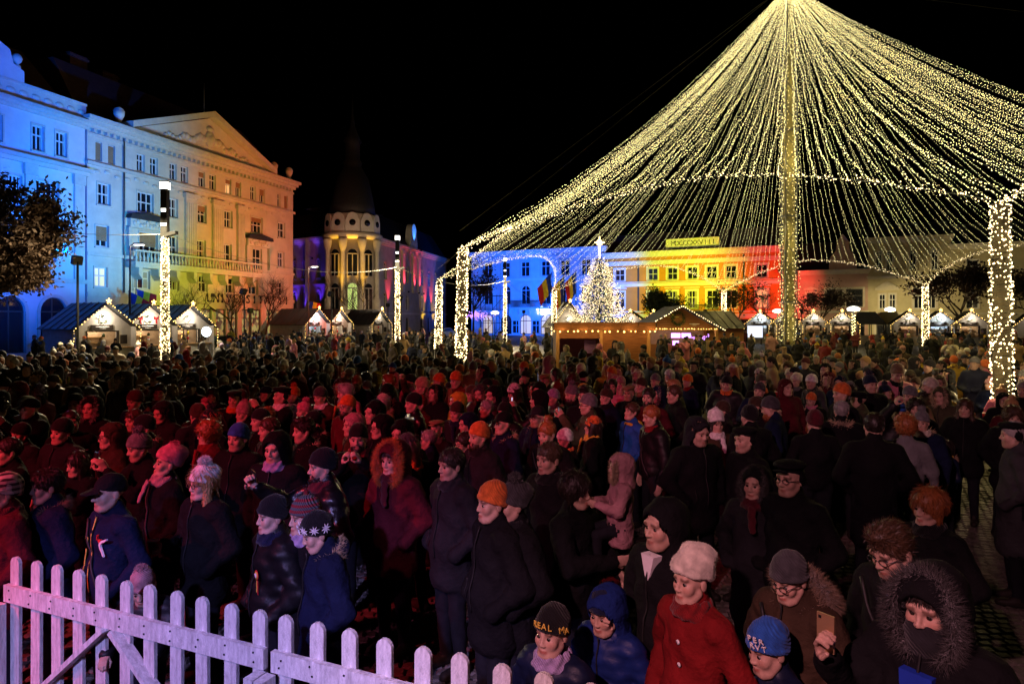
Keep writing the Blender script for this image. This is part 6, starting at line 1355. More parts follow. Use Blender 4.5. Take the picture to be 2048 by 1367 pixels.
def phone(o, pose, label, off=(0, -.03, .10), rot=0, scr=False, gold=False, side=-1, tilt=0, land=False):
    q = wrist_world(o, pose, side, off); m_ = MB(); wz = (.074, .15) if not land else (.15, .074)
    m_.box(-wz[0] / 2, wz[0] / 2, -.004, .004, -wz[1] / 2, wz[1] / 2); r_ = m_.build('phone', M['gold_phone'] if gold else M['phone_dark'], None, q, (R(tilt), 0, o.rotation_euler.z + R(rot)))
    tag(r_, label, 'phone'); m_ = MB(); m_.box(-wz[0] / 2 + .004, wz[0] / 2 - .004, .0045, .006, -wz[1] / 2 + .006, wz[1] / 2 - .006); m_.build('screen', M['phone_screen'] if scr else M['phone_dark'], r_)
    m_ = MB(); m_.box(-wz[0] / 2 + .008, -wz[0] / 2 + .02, -.0065, -.0042, wz[1] / 2 - .022, wz[1] / 2 - .01); m_.build('lens', M['iron'], r_); return r_
def cup(o, pose, label, off=(.03, -.085, .02), side=-1):
    q = wrist_world(o, pose, side, off); m_ = MB(); m_.lathe([(.029, -.055), (.041, .055)], 16); r_ = tag(m_.build('paper_cup', M['cup_red'], None, q), label, 'cup'); m_ = MB(); m_.lathe([(.042, .052), (.044, .056), (.042, .062), (.036, .058)], 16); m_.build('rim', M['cup_white'], r_); return r_
# ------------------------------------------------------------------ the people in front, one by one
def hero(px, py, h, look, label, **kw):
    x, y = at_px(px, py, h); return person(x, y, kw.pop('bh', h), look, label, **kw)
def on_front(o, x, z):
    V = np.empty(len(o.data.vertices) * 3); o.data.vertices.foreach_get('co', V); V = V.reshape(-1, 3); m = (np.abs(V[:, 0] - x) < .035) & (np.abs(V[:, 2] - z) < .035); return V[m, 1].min() if m.any() else -.16
FG = 'people standing in the crowd'
hero(12, 955, 1.66, 82, 'person in dark coat and plaid wool hat at the end of the front row', kind='woman', wear=(('plaid', 'grey'), ('scarf', 'maroon')), coat='maroon')
hero(98, 944, 1.66, 80, 'person with dark hair tied back and a fur collar, chin lifted', kind='woman', wear=(('short', 'hdark'), ('back', 'hdark'), ('fur_collar', 'furbrown')), coat='navy')
m3 = hero(222, 953, 1.69, 66, 'person in black peaked cap and navy jacket with a yellow zip at the fence', wear=(('cap', 'black'),), coat='navy', style='jacket', kind='old', pose='pocket')
# zip, pocket zip, lettering and emblem on the navy jacket
zp = MB(); zp.tube([(.005 * math.sin(z * 9), on_front(m3, 0, z) - .004, z) for z in np.linspace(.95, 1.46, 14)], .005, 5); zp.build('zip', M['print_yellow'], m3)
zp = MB(); zp.tube([(-.115 - .02 * k / 5, on_front(m3, -.12, 1.22 - .03 * k) - .004, 1.22 - .03 * k) for k in range(6)], .005, 5); zp.build('pocket_zip', M['print_yellow'], m3)
for k, ch in enumerate('LEGEA'):
    me = text_mesh(ch, .036, .002); me.materials.append(M['print_yellow']); x = -.145 + k * .022; link('letter', me, m3, (x, on_front(m3, x, 1.3) - .006, 1.30), (R(90), 0, R(-25)))
lg = MB(); zc, xc = 1.30, .10
pts = [(.02, -.01), (.05, .012), (.10, .03), (.13, .048), (.128, .06), (.09, .046), (.04, .03), (.0, .008), (-.012, -.018), (.0, -.045), (.03, -.068), (.055, -.1), (.075, -.104), (.07, -.092), (.045, -.058), (.02, -.03)]
yy = on_front(m3, xc, zc) - .008; lg.prism([(xc + x * .8, zc + z * .8) for x, z in pts], yy, yy + .012); lg.build('emblem', M['print_white'], m3)
lg = MB(); lg.prism([(xc - .03, zc + .02), (xc + .015, zc + .03), (xc + .02, zc + .015), (xc - .01, zc + .0)], yy, yy + .012); lg.bar((xc - .03, yy, zc + .02), (xc - .018, yy, zc + .055), .012, .006); lg.build('emblem_accent', M['print_red'], m3)
hero(330, 905, 1.64, 78, 'person in pink fluffy bobble hat and fringed pink scarf looking up', kind='woman', pitch=-14, wear=(('cream_hat', 'pink'), ('pompom', 'pink'), ('scarf', 'rose')), coat='black')
w4 = hero(408, 938, 1.64, 58, 'person in white knitted bobble hat with long blond hair and dark glasses', kind='woman', pose='cup', wear=(('slouch', 'white'), ('pompom', 'white'), ('long', 'hblond'), ('glasses', 'black')), coat='black'); cup(w4, 'cup', 'red paper cup held by the person in the white bobble hat')
c6 = hero(292, 1148, 1.13, 20, 'child in pale pink bobble hat gripping the fence rail', kind='child', pose='rail', pitch=22, wear=(('tall', 'rose'), ('pompom', 'rose')), coat='charcoal', style='puffer')
w7 = hero(548, 1000, 1.60, 70, 'person in black hat wearing a tricolour rosette on the coat', kind='woman', wear=(('beanie', 'black'), ('snood', 'navy')), coat='black', style='puffer')
rz = MB(); yy = on_front(w7, .08, 1.25) - .01
for r0, mi in ((.034, 0), (.026, 1), (.016, 2)): rz.lathe([(r0, 0), (r0, .004)], 16, mi, Matrix.Translation((.08, yy - .004 * mi, 1.25)) @ Matrix.Rotation(R(90), 4, 'X'))
rz.prism([(.07, 1.22), (.08, 1.22), (.075, 1.13), (.065, 1.12)], yy, yy + .004, 1); rz.prism([(.082, 1.22), (.092, 1.22), (.1, 1.12), (.09, 1.13)], yy, yy + .004, 0); rz.build('rosette', [M['print_red'], M['print_yellow'], M['print_white']], w7)
hero(612, 1002, 1.60, 66, 'person in striped red and grey beanie with a lilac snood', kind='woman', wear=(('stripe_knit', 'red'), ('snood', 'lilac')), coat='black')
n9 = hero(648, 1027, 1.57, 78, 'person in black hat with white snowflakes and a furry hood, looking down', kind='woman', pitch=16, wear=(('beanie', 'black'), ('hood_down', 'navy'), ('fur_collar', 'furblond')), coat='navy', style='parka')
hat9 = [c for c in n9.children if c.name.startswith('knit_hat')][0]
for k in range(7):
    a = R(-90 + (k - 3) * 36); cx9, cy9 = (.0765 + .026) * math.cos(a), .013 + (.098 + .026) * math.sin(a); fl = MB()
    Mf = Matrix.Translation((cx9, cy9, .045 - .36 * cy9 * .55 + .012)) @ Matrix.Rotation(a + R(90), 4, 'Z')
    for j in range(8): t = R(45 * j); fl.prism([(0, 0), (.014 * math.cos(t - .28), .014 * math.sin(t - .28)), (.034 * math.cos(t), .034 * math.sin(t)), (.014 * math.cos(t + .28), .014 * math.sin(t + .28))], -.003, .003, 0, Mf)
    fl.build('snowflake', M['print_white'], hat9)
m10 = hero(648, 905, 1.74, 74, 'person in black beanie and leather jacket holding up a phone', pose='reach', wear=(('beanie', 'black'), ('beard', 'hdark'), ('scarf', 'maroon')), coat='black', style='puffer', leather=True); phone(m10, 'reach', 'dark phone held out by the person in the leather jacket', rot=0, land=True)
hero(552, 874, 1.72, 30, 'smiling person in a wide black hood with a lilac scarf', wear=(('hood_wide', 'black'), ('snood', 'lilac')), coat='black')
hero(788, 893, 1.72, 42, 'person in dark red coat with a big red fur hood', kind='woman', wear=(('hood_wide', 'maroon'), ('fur_big', 'orange'), ('short', 'hdark'), ('scarf', 'maroon')), coat='maroon')
hero(905, 902, 1.74, 58, 'person with short dark hair in a charcoal jacket, collar up', wear=(('short', 'hdark'), ('snood', 'charcoal')), coat='charcoal')
hero(988, 972, 1.70, 66, 'person in bright orange hat behind the grey slouch hat', kind='woman', wear=(('beanie', 'orange'),), coat='black')
m14 = hero(1028, 975, 1.68, 68, 'person in grey slouchy bobble hat and black parka with a round sleeve patch', wear=(('slouch', 'darkgrey'), ('pompom', 'darkgrey'), ('snood', 'black')), coat='black', style='parka')
for r0, mt, k in ((.042, 'print_red', 0), (.031, 'print_white', 1), (.015, 'blue_cloth', 2)):
    pb = MB(); pb.lathe([(r0, 0), (r0, .004)], 20, 0, Matrix.Translation((.305 + .003 * k, -.0, 1.22)) @ Matrix.Rotation(R(75), 4, 'Y')); pb.build('sleeve_patch', M[mt], m14)
hero(1100, 890, 1.76, 48, 'person with short brown hair and a thick black coat collar', wear=(('short', 'hbrown'), ('snood', 'black')), coat='black', style='coat')
w16 = hero(1150, 953, 1.66, -62, 'person with dark fringe kissing the child they carry', kind='woman', pose='hug', pitch=0, wear=(('bob', 'hdark'),), coat='black')
x16, y16 = w16.location.x, w16.location.y; c16 = person(x16 + .32, y16 - .02, .98, 78, 'child in pale pink teddy hood carried in arms', kind='child', pose='sit', style='parka', coat='rose', wear=(('hood', 'rose'), ('fur_ring', 'furblond')), z=.80, lod=0)
m17 = hero(1328, 1010, 1.76, 48, 'person in black hooded jacket with a white collar and open zip', pose='cup', wear=(('hood', 'black'),), coat='black', style='jacket'); cl = MB(); yc = on_front(m17, 0, 1.4); cl.prism([(-.05, 1.47), (.05, 1.47), (.02, 1.36), (0, 1.33), (-.02, 1.36)], yc - .012, yc + .05); cl.build('shirt_collar', M['print_white'], m17); cup(m17, 'cup', 'red paper cup held by the person in the black hood')
w18 = hero(1386, 1105, 1.63, 46, 'person in cream faux-fur hat and red wool coat', kind='woman', wear=(('cream_hat', 'cream'), ('snood', 'red')), coat='red', style='coat', bh=1.6)
for z in (1.2, 1.32): bt = MB(); bt.lathe([(.012, 0), (.012, .006)], 12, 0, Matrix.Translation((.03, on_front(w18, .03, z) - .004, z)) @ Matrix.Rotation(R(90), 4, 'X')); bt.build('button', M['print_white'], w18)
def hat_letters(o, txt, mat, size, a0, da, zoff=.03):
    hat = [c for c in o.children if 'hat' in c.name][0]
    for k, ch in enumerate(txt):
        if ch == ' ': continue
        a = R(-90 + a0 + da * k); me = text_mesh(ch, size, .003); me.materials.append(M[mat]); cxx, cyy = (.0765 + .025) * math.cos(a), .013 + (.098 + .025) * math.sin(a)
        link('letter', me, hat, (cxx, cyy, .012 - .36 * cyy + zoff), (R(90), 0, a + R(90)))
b19 = hero(1106, 1236, 1.30, 34, 'child in black beanie with yellow lettering and a lilac collar', kind='child', wear=(('beanie', 'black'), ('snood', 'lilac')), coat='navy', style='puffer'); hat_letters(b19, 'REAL MA', 'print_yellow', .046, -22, 17)
hero(1216, 1194, 1.28, 34, 'child in shiny blue hood leaning on the fence', kind='child', pitch=10, wear=(('hood', 'dimblue'), ('beanie', 'navy')), coat='dimblue', style='puffer')
hero(1590, 1122, 1.56, 36, 'person in grey-brown beanie and glasses with a large brown fur hood', kind='woman', pitch=18, bh=1.6, wear=(('beanie', 'darkgrey'), ('glasses', 'black'), ('fur_collar', 'furbrown'), ('hood_down', 'brown'), ('fur_back', 'furbrown')), coat='brown')
b22 = hero(1548, 1262, 1.33, 52, 'child in bright blue beanie with white lettering', kind='child', pitch=12, wear=(('beanie', 'blue'),), coat='navy', style='puffer'); hat_letters(b22, 'PER', 'print_white', .04, 14, 15, .062); hat_letters(b22, 'RVT', 'print_white', .04, 18, 15, .026)
m23 = person((1868 - CX) / F * 2.75, 2.75, 1.76, 24, 'person in dark fur-trimmed hood with face scarf and blue shirt holding a phone', pose='selfie', pitch=8, wear=(('hood_wide', 'black'), ('fur_big', 'furblack'), ('mask_scarf', 'charcoal'), ('short', 'hdark')), coat='black')
sh = MB(); sh.prism([(-.05, 1.02), (.05, 1.02), (.06, 1.38), (-.06, 1.38)], on_front(m23, 0, 1.2) - .012, -.1); sh.build('shirt_front', M['blue_cloth'], m23)
phone(m23, 'selfie', 'golden phone held up by the person in the fur-trimmed hood', off=(.02, -.035, .11), gold=True, rot=0)
hero(1800, 1046, 1.77, 40, 'person with brown quiff and glasses looking down at a phone', pitch=20, wear=(('quiff', 'hbrown'), ('glasses', 'black')), coat='black', style='jacket')
hero(1860, 985, 1.63, 40, 'person with short strawberry blond hair and a dark coat', kind='woman', wear=(('bob', 'hginger'), ('snood', 'black')), coat='black', style='coat')
hero(1582, 925, 1.75, 34, 'person in black beret with ear flaps and thin glasses', kind='old', wear=(('beret', 'black'), ('glasses', 'grey')), coat='black', style='coat')
hero(1512, 940, 1.64, 24, 'person in black fur hood with a dark red scarf hanging down', kind='woman', wear=(('hood', 'black'), ('fur_ring', 'furblack'), ('scarf', 'maroon')), coat='charcoal', style='coat')
hero(1492, 857, 1.72, 52, 'person in flat black cap and dark coat looking aside', kind='old', wear=(('beret', 'black'),), coat='black', style='coat')
hero(1394, 840, 1.78, -38, 'person in charcoal hood turned towards the white bobble hat', pitch=8, wear=(('hood', 'charcoal'),), coat='black', style='parka')
hero(1432, 830, 1.62, -22, 'person in fluffy white hat with a big white bobble', kind='woman', wear=(('cream_hat', 'white'), ('pompom', 'white'), ('long', 'hdark'), ('scarf', 'white')), coat='brown')
hero(1748, 830, 1.82, 172, 'tall person with cropped hair seen from behind in a long black coat', wear=(('grey_short', 'hdark'),), coat='black', style='coat')
hero(1812, 836, 1.68, 178, 'person with curly auburn hair seen from behind in pale fleece', kind='woman', pose='down', wear=(('curly', 'hginger'),), coat='grey', style='jacket')
hero(1630, 825, 1.72, 160, 'person in maroon beanie seen from behind in a black jacket', wear=(('beanie', 'maroon'),), coat='black', style='jacket')
hero(1500, 815, 1.74, 140, 'person in black beanie turned half away near the flat cap', wear=(('beanie', 'black'), ('beard', 'hbrown')), coat='black', style='parka')
hero(1930, 800, 1.68, 8, 'person with long brown hair, furry collar and hands in coat pockets on open paving', kind='woman', wear=(('long', 'hbrown'), ('fur_collar', 'furbrown'), ('short', 'hbrown')), coat='black', style='parka')
hero(2030, 848, 1.76, 82, 'person with grey hair and black cap in a heavy grey coat', kind='old', wear=(('beret', 'black'), ('grey_short', 'hgrey')), coat='darkgrey', style='coat')
hero(2022, 800, 1.64, 24, 'person with a top bun and a maroon fur-collared coat', kind='woman', wear=(('bun', 'hblond'), ('fur_collar', 'furbrown')), coat='maroon')
hero(1832, 802, 1.64, 4, 'person with curly dark hair holding a hand to the mouth', kind='woman', pose='mouth', wear=(('curly', 'hdark'),), coat='black')
hero(1770, 772, 1.60, -72, 'person in dark snowflake bobble hat looking the other way', kind='child', wear=(('beanie', 'navy'), ('pompom', 'navy')), coat='charcoal', hs=HS)
hero(1683, 805, 1.72, 176, 'grey-haired person seen from behind with a blond fur hood', wear=(('grey_short', 'hgrey'), ('fur_collar', 'furblond')), coat='black')
m41 = hero(1178, 792, 1.78, 84, 'person in grey beanie and olive parka filming with both hands', pose='photo', wear=(('beanie', 'grey'), ('glasses', 'black')), coat='olive', style='parka', lod=0); phone(m41, 'photo', 'pale phone raised by the person in the olive parka', off=(.085, -.06, .1), scr=True, land=True)
hero(1262, 808, 1.64, 58, 'person in blue jacket with hair tied back looking up', kind='woman', pitch=-10, wear=(('back', 'hbrown'), ('hood_down', 'yellow')), coat='blue', style='jacket')
m43 = hero(1298, 778, 1.78, 22, 'bearded person in dark red sweater holding a cup', pose='cup', wear=(('short', 'hdark'), ('beard', 'hdark')), coat='maroon', style='jacket'); cup(m43, 'cup', 'paper cup held by the bearded person in dark red')
hero(1350, 773, 1.80, 66, 'person with cropped brown hair in a long dark coat on open paving', wear=(('short', 'hbrown'),), coat='black', style='coat')
hero(960, 850, 1.74, 58, 'bearded person in orange knitted beanie and dark jacket', wear=(('beanie', 'orange'), ('beard', 'hbrown'), ('snood', 'black')), coat='charcoal')
hero(930, 868, 1.62, 60, 'person in glasses peering past the orange beanie', kind='woman', wear=(('short', 'hdark'), ('glasses', 'black')), coat='black')
m47 = hero(1076, 815, 1.72, 42, 'person in dark cap and glasses holding a red cup', pose='cup', wear=(('cap', 'charcoal'), ('glasses', 'black'), ('fur_collar', 'furblond')), coat='navy'); cup(m47, 'cup', 'red paper cup held by the person in dark cap and glasses')
hero(1010, 808, 1.68, 35, 'person in black bobble hat in quilted dark jacket', kind='woman', wear=(('beanie', 'black'), ('pompom', 'black')), coat='black', style='puffer')
hero(706, 832, 1.68, 70, 'person in rose-grey hood and padded olive jacket', kind='woman', wear=(('hood', 'rose'),), coat='olive', style='jacket')
hero(762, 835, 1.70, 68, 'person in black hood and glasses beside the rose hood', kind='woman', wear=(('hood', 'black'), ('glasses', 'black')), coat='black')
hero(696, 795, 1.76, 50, 'bearded person in orange and grey beanie with glasses', wear=(('beanie', 'orange'), ('glasses', 'black'), ('beard', 'hbrown')), coat='maroon')
hero(610, 840, 1.74, 74, 'person with dark swept hair and a fox-coloured fur collar', wear=(('quiff', 'hdark'), ('fur_collar', 'furblond')), coat='black')
hero(540, 838, 1.72, 70, 'balding person with thin light hair in a dark jacket', kind='old', wear=(('grey_short', 'hbrown'),), coat='charcoal')
hero(418, 848, 1.66, 74, 'person with short curly ginger hair, glasses and a big red scarf', kind='woman', wear=(('curly', 'hginger'), ('glasses', 'black'), ('snood', 'red'), ('scarf', 'red')), coat='maroon')
hero(290, 835, 1.72, 72, 'person in black beanie and glasses with a pink fur hood behind', wear=(('beanie', 'black'), ('glasses', 'black'), ('fur_collar', 'furblond'), ('hood_down', 'brown')), coat='charcoal')
hero(222, 852, 1.68, 74, 'person in brown hood and round glasses looking up', kind='woman', wear=(('hood', 'brown'), ('glasses', 'grey')), coat='brown')
m57 = hero(62, 800, 1.74, 62, 'person in dark cap photographing with a raised phone beside the leafy tree', pose='photo', wear=(('cap', 'black'),), coat='black', style='parka'); phone(m57, 'photo', 'phone raised by the person in the dark cap', off=(.085, -.06, .1), scr=True, land=False)
m58 = hero(20, 880, 1.66, 76, 'person half hidden at the crowd edge holding a camera up', pose='photo', wear=(('short', 'hdark'),), coat='black')
hero(828, 790, 1.76, 72, 'person in black beanie and shiny leather jacket in mid crowd', wear=(('beanie', 'black'),), coat='black', style='jacket', leather=True)
hero(845, 762, 1.74, 66, 'person in tan fur-flapped hat raising an arm', pose='raise', wear=(('furhat', 'furblond'),), coat='brown')
hero(566, 776, 1.72, 165, 'person in grey beanie seen from behind in a mauve jacket', wear=(('beanie', 'grey'), ('hood_down', 'lilac')), coat='lilac', style='jacket')
hero(488, 812, 1.62, 60, 'person in pink and white bobble hat', kind='woman', wear=(('tall', 'rose'), ('pompom', 'rose')), coat='black'); hero(522, 822, 1.70, 68, 'person in black beanie beside the balding person', wear=(('beanie', 'black'),), coat='black')
hero(606, 808, 1.62, 56, 'person in pink ribbed bobble hat looking up', kind='woman', pitch=-8, wear=(('beanie', 'pink'), ('pompom', 'pink')), coat='charcoal')
p60 = hero(780, 752, 1.70, 62, 'person carrying a child in pink on the shoulders', pose='hug', wear=(('beanie', 'darkgrey'),), coat='charcoal')
person(p60.location.x + .04, p60.location.y + .08, .98, 50, 'child in pink coat and blue hat riding on shoulders', kind='child', pose='sit', style='puffer', coat='pink', wear=(('beanie', 'blue'), ('scarf', 'maroon')), z=.92)
p61 = hero(1225, 760, 1.70, 10, 'person carrying a child in bright pink before the wooden kiosk', pose='hug', wear=(('short', 'hdark'),), coat='black')
person(p61.location.x + .1, p61.location.y - .3, .92, 0, 'child in bright pink hood carried before the wooden kiosk', kind='child', pose='sit', style='puffer', coat='pink', wear=(('hood', 'pink'),), z=.68)
hero(1275, 742, 1.72, 30, 'person in cream pointed hood before the wooden kiosk', wear=(('hood', 'cream'), ('beard', 'hdark')), coat='cream', style='jacket')
hero(150, 778, 1.68, 40, 'person in navy beanie with a pink scarf', kind='woman', wear=(('beanie', 'navy'), ('scarf', 'pink')), coat='black'); hero(320, 770, 1.78, 12, 'smiling person with short dark hair in a black coat', wear=(('short', 'hdark'), ('scarf', 'darkgrey')), coat='black')
hero(425, 778, 1.66, 12, 'smiling person with long dark hair in black', kind='woman', wear=(('long', 'hdark'), ('short', 'hdark')), coat='black'); hero(396, 812, 1.70, 155, 'person in brown beanie seen from behind', wear=(('beanie', 'brown'),), coat='charcoal')
hero(2000, 728, 1.82, 168, 'person seen from behind in a black coat before the thick lit post', pose='walk', wear=(('short', 'hbrown'),), coat='black', style='coat')
hero(1805, 720, 1.70, 6, 'person with a wide yellow-brown fur hood facing the stage', kind='woman', wear=(('hood', 'brown'), ('fur_big', 'furblond')), coat='black'); hero(1735, 735, 1.74, 4, 'person in grey beanie with a white open collar', wear=(('beanie', 'darkgrey'), ('snood', 'white'), ('hood_down', 'olive')), coat='black')
hero(1660, 712, 1.76, 150, 'person in a mustard-lit pale jacket standing on open paving', pose='down', wear=(('cap', 'grey'),), coat='tan', style='jacket'); hero(372, 700, 1.68, 175, 'person in red hooded coat seen from behind by the lamp column', wear=(('hood', 'red'),), coat='red', style='coat')
hero(20, 668, 1.70, 150, 'person in red jacket walking past the leafy tree', pose='walk', wear=(('beanie', 'red'),), coat='red', style='jacket'); hero(1628, 668, 1.66, 8, 'person in pink coat and pale hat before the row huts', kind='woman', wear=(('beanie', 'rose'),), coat='rose', style='coat')
NEX = len(PLACED)
print('front people', NEX, round(time.time() - T0, 1))

# ------------------------------------------------------------------ the rest of the crowd
OBST = [(x, y, .55) for x, y in POSTS] + [(x, y, .5) for x, y in cols] + [(MX, MY, .8), (tx, TD, 2.2)]
def blocked(x, y):
    if kx0 - .4 < x < kx1 + .6 and KD - .7 < y < KD + KL + .4: return True
    if abs(x - cxm) < 3.0 and CD_ - .3 < y < CD_ + 5.2: return True
    if 13.2 < x < 18.0 and 47.6 < y < 53: return True
    for p in PLACED: pass
    return False
GAPS = [((1952, 980), (45, 90)), ((1925, 880), (20, 40)), ((1410, 930), (28, 75)), ((1310, 965), (18, 40)), ((30, 770), (70, 40)), ((340, 765), (18, 22)), ((2035, 800), (20, 30)), ((1725, 745), (20, 20))]
def in_gap(x, y):
    px, py = CX + F * x / y, HY + F * H / y   # feet on the ground
    return any(((px - c[0]) / r[0]) ** 2 + ((py - c[1]) / r[1]) ** 2 < 1 for c, r in GAPS)
LAND = [(-1.68, 22.0, 'near the wrapped post before the kiosk'), ((kx0 + kx1) / 2, KD - 1.5, 'before the wooden kiosk'), (cols[0][0], cols[0][1], 'by the lamp column before the huts'), (9.35, 13, 'near the thick lit post by the open paving'), (-21, 36, 'before the white huts'), (cols[1][0], cols[1][1], 'by the lamp column near the turret'), (cxm, 43, 'before the gabled chalet'), (MX, MY, 'at the foot of the truss mast'), (25, 44, 'near the post before the row huts')]
def place_of(x, y):
    if y < 7.2: return 'close behind the fence'
    b = min(LAND, key=lambda l: (l[0] - x) ** 2 + (l[1] - y) ** 2); dd = math.hypot(b[0] - x, b[1] - y)
    if dd < 4.5: return b[2]
    if x < -.45 * y: return 'towards the leafy tree'
    if x < -.15 * y: return 'towards the turret building'
    if x < .12 * y: return 'between the fence and the kiosk'
    if x < .35 * y: return 'between the fence and the chalet'
    return 'towards the thick lit post'
coats = ['black'] * 9 + ['charcoal'] * 5 + ['navy'] * 4 + ['brown', 'brown', 'olive', 'olive', 'maroon', 'maroon', 'darkgrey', 'darkgrey', 'grey', 'tan', 'tan', 'red', 'maroon', 'rose', 'black', 'black', 'navy', 'charcoal', 'black', 'charcoal', 'brown', 'olive', 'black', 'red', 'pink', 'cream', 'yellow']
hatc = ['black'] * 4 + ['charcoal', 'darkgrey', 'grey', 'grey', 'navy', 'maroon', 'red', 'orange', 'orange', 'rose', 'pink', 'cream', 'cream', 'white', 'tan', 'brown', 'yellow', 'blue', 'lilac', 'olive']
COLN = {'darkgrey': 'dark grey', 'hdark': 'dark', 'hbrown': 'brown', 'hblond': 'blond', 'hginger': 'ginger', 'hgrey': 'grey', 'furbrown': 'brown', 'furblond': 'blond', 'furgrey': 'grey', 'furblack': 'black'}
cn = lambda c: COLN.get(c, c)
def rand_person(x, y):
    kind = rnd.choices(['man', 'woman', 'old', 'child'], [4, 5, 1.2, .7])[0]; c = rnd.choice(coats if y > 9.5 else coats[:18]); style = rnd.choice(['parka', 'puffer', 'coat', 'jacket', 'parka']); hc = rnd.choice(hatc)
    hair = rnd.choice(['hdark', 'hdark', 'hbrown', 'hbrown', 'hblond', 'hginger', 'hgrey'])
    t = rnd.random(); wear = []
    if t < .30: wear = [('beanie', hc)]; d = cn(hc) + ' beanie'
    elif t < .42: wear = [('beanie', hc), ('pompom', hc)]; d = cn(hc) + ' bobble hat'
    elif t < .52: hc = c; wear = [('hood', c)]; d = 'hood up'
    elif t < .64: fc = rnd.choice(['furbrown', 'furblond', 'furgrey', 'furblond']); wear = [('hood', c), ('fur_ring', fc)]; d = cn(fc) + ' fur-edged hood'
    elif t < .70: wear = [('cap', rnd.choice(['black', 'navy', 'charcoal']))]; d = 'peaked cap'
    elif t < .74: wear = [('beret', rnd.choice(['black', 'charcoal', 'tan']))]; d = 'flat cap'
    elif t < .78: fc = rnd.choice(['furbrown', 'furgrey', 'cream']); wear = [('cream_hat', fc)]; d = cn(fc) + ' fur hat'
    elif kind in ('woman', 'child'): k = rnd.choice(['long', 'bob', 'curly', 'bun']); wear = [(k, hair)] + ([('short', hair)] if k in ('long',) else []); d = cn(hair) + {'long': ' long hair', 'bob': ' bobbed hair', 'curly': ' curly hair', 'bun': ' hair in a bun'}[k]
    else: k = rnd.choice(['short', 'quiff', 'grey_short']); wear = [(k, hair)]; d = cn(hair) + ' short hair'
    if kind == 'woman' and t < .45 and rnd.random() < .5: wear.append(('long', hair)); d += ' over long hair'
    if rnd.random() < .35 and 'hood' not in [w_[0] for w_ in wear]:
        s = rnd.choice(hatc); wear.append((rnd.choice(['scarf', 'snood']), s)); d += ', ' + cn(s) + ' scarf'
    if kind in ('man', 'old') and rnd.random() < .25: wear.append(('beard', hair if hair != 'hblond' else 'hbrown'))
    if rnd.random() < .15: wear.append(('fur_collar', rnd.choice(['furbrown', 'furblond'])))
    pose = rnd.choices(['pocket', 'down', 'clasp', 'cup', 'photo', 'raise', 'walk', 'mouth'], [5, 3, 3, 2, 1.7, .5, .6 if y > 14 else .1, .5])[0]
    if x < .22 * y: look = rnd.gauss(58, 22)
    else: look = rnd.gauss(38, 40)
    if rnd.random() < (.08 if y < 14 else .33): look = rnd.uniform(100, 260)
    look = round(look / 5) * 5; away = 110 < look % 360 < 250
    h = {'man': 1.75, 'woman': 1.65, 'old': 1.70, 'child': 1.22}[kind] + rnd.gauss(0, .075)
    lab = f"person in {cn(c)} {style} and {d}, " + ('facing away, ' if away else '') + place_of(x, y)
    if kind == 'child': lab = lab.replace('person', 'child', 1)
    if len(lab.split()) > 16: lab = lab.replace(', facing away', '')
    if len(lab.split()) > 16: lab = f"{'child' if kind == 'child' else 'person'} in {cn(c)} {style} and {d.split(',')[0]}, " + place_of(x, y)
    if len(lab.split()) > 16: lab = lab.replace(' over long hair', '')
    if len(lab.split()) > 16: lab = ' '.join(lab.split()[:16])
    return dict(h=h, look=look, label=lab, pose=pose, style=style, coat=c, kind=kind, wear=tuple(wear), pitch=rnd.choice([0, 0, 8]), yaw=0)
cand = []
tries = 0; grid = list(PLACED) + OBST
def free(x, y, r=.5):
    if blocked(x, y) or in_gap(x, y): return False
    for a, b, c in grid:
        if (a - x) ** 2 + (b - y) ** 2 < (r if c < .3 else c + .3) ** 2: return False
    return True
NIND = 300
# nearest ones first, so that the largest in view are individuals
ys = 6.4
spots = []
while tries < 9000:
    tries += 1; y = 6.3 + 14.0 * rnd.random() ** .7; x = y * rnd.uniform(-.80, .80)
    if y < 8.3 and x > .08 * y: continue      # the front right is placed by hand
    if x > .22 * y and y < 13 and rnd.random() < .7: continue
    if not free(x, y, .52 if x < .2 * y else .62): continue
    grid.append((x, y, .26)); spots.append((x, y))
spots.sort(key=lambda s: s[1])
SPLIT_Y = spots[min(len(spots), NIND - len(PLACED)) - 1][1]; rest = spots[NIND - len(PLACED):]
for x, y in spots[:NIND - len(PLACED)]:
    q = rand_person(x, y); lab = q.pop('label'); hh = q.pop('h'); lk = q.pop('look')
    o = person(x, y, hh, lk, lab, group=FG, **q)
    if q['pose'] == 'photo' and rnd.random() < .8: phone(o, 'photo', 'phone raised by ' + lab.split(',')[0].split(' and ')[0] + ' ' + place_of(x, y), off=(.085, -.06, .1), scr=rnd.random() < .7, land=rnd.random() < .6)['group'] = 'phones raised in the crowd'
    if q['pose'] == 'cup' and rnd.random() < .7: cup(o, 'cup', 'red paper cup held by ' + lab.split(',')[0].split(' and ')[0] + ' ' + ' '.join(place_of(x, y).split()[:7]))['group'] = 'paper cups held in the crowd'
print('individuals', len(PLACED), round(time.time() - T0, 1))
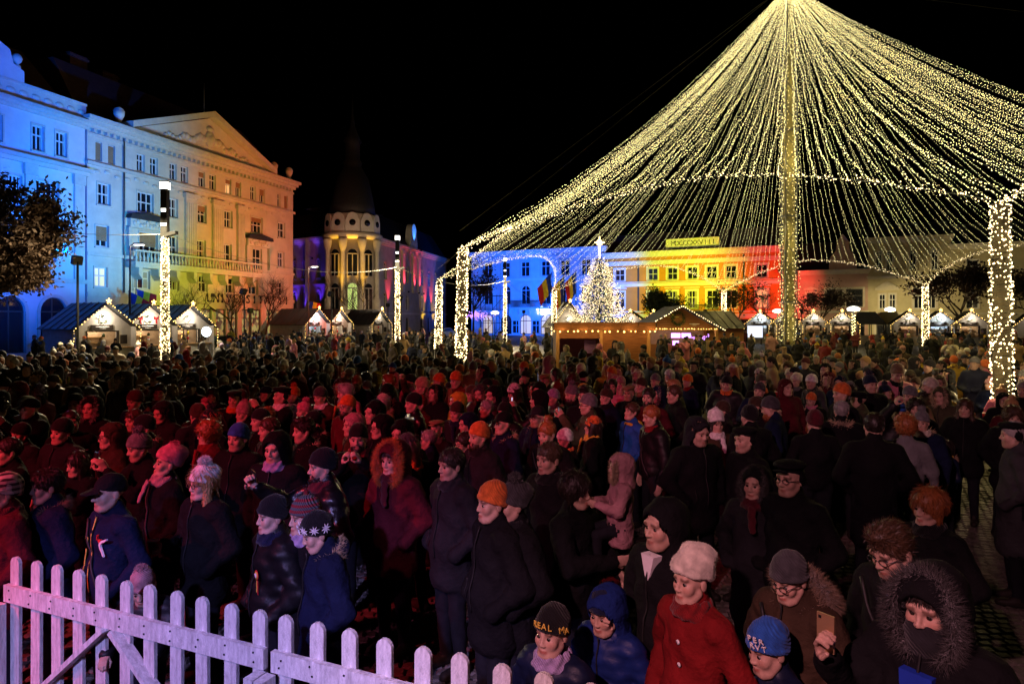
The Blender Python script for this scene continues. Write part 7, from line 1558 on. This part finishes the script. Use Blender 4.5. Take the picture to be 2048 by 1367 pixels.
# far crowd: one mass
def far_crowd():
    VV, QQ, CC, MMi = [], [], [], []; off = 0; pts = list(rest)
    lowm = {}
    t = 0
    while len(pts) < 760 and t < 40000:
        t += 1; y = SPLIT_Y - .3 + (65 - SPLIT_Y) * rnd.random() ** 1.25; x = y * rnd.uniform(-.80, .82)
        if x < -.42 * y and y > 40: continue
        if x < -.25 * y and y > 62: continue
        if y > 56 and x > .3 * y and rnd.random() < .3: continue
        if not free(x, y, .6): continue
        grid.append((x, y, .26)); pts.append((x, y))
    for x, y in pts:
        q = rand_person(x, y); q['pose'] = q['pose'] if q['pose'] in ('pocket', 'clasp', 'photo') else 'pocket'
        bm_ = body_mesh(q['pose'], 'coat' if q['style'] == 'coat' else 'parka', 'woman' if q['kind'] == 'woman' else 'man', 0, 0, 2)
        sc_ = q['h'] / 1.72; Mw = Matrix.Translation((x, y, 0)) @ Matrix.Rotation(-R(q['look']) - math.atan2(x, y), 4, 'Z') @ Matrix.Scale(sc_, 4); Mn = np.array(Mw)
        items = [(bm_, Mn, None)] + [(acc_mesh(k, 2), np.array(Mw @ head_matrix(0, 0, HS)), C_[c]) for k, c in q['wear'] if k not in ('scarf', 'snood', 'beard', 'short') or k == 'short']
        for me, mm, col in items:
            if me not in lowm:
                v = np.empty(len(me.vertices) * 3, dtype=np.float32); me.vertices.foreach_get('co', v); f = [tuple(p.vertices) for p in me.polygons]; mi = np.empty(len(f), dtype=np.int32); me.polygons.foreach_get('material_index', mi)
                vm = np.zeros(len(v) // 3, dtype=np.int32)
                for p, m1 in zip(f, mi): vm[list(p)] = m1
                lowm[me] = (v.reshape(-1, 3), f, vm)
            v, f, vm = lowm[me]; VV.append(v @ mm[:3, :3].T + mm[:3, 3]); QQ += [tuple(i + off for i in p) for p in f]; off += len(v)
            if col is None:
                pal = np.array([(.42, .27, .2), C_[q['coat']], (.02, .02, .026), (.02, .017, .014), (.3, .3, .3), (.02, .02, .02)]); CC.append(pal[vm])
            else: CC.append(np.tile(np.array(col), (len(v), 1)))
    VV = np.concatenate(VV); CC = np.concatenate(CC)
    m, nt, N, b = new_mat('crowd_cloth'); at = N.new('ShaderNodeAttribute'); at.attribute_name = 'tone'; nt.links.new(at.outputs['Color'], b.inputs['Base Color']); b.inputs['Roughness'].default_value = .85
    me = mesh_np('far_crowd', VV, QQ, [m], None, True); a = me.color_attributes.new('tone', 'FLOAT_COLOR', 'POINT'); a.data.foreach_set('color', np.concatenate([CC, np.ones((len(CC), 1))], 1).astype(np.float32).ravel())
    tag(link('far_crowd', me), 'dense far crowd in winter coats filling the square', 'crowd', kind='stuff'); print('far crowd', len(pts), len(QQ))
far_crowd()
print('all built', round(time.time() - T0, 1))
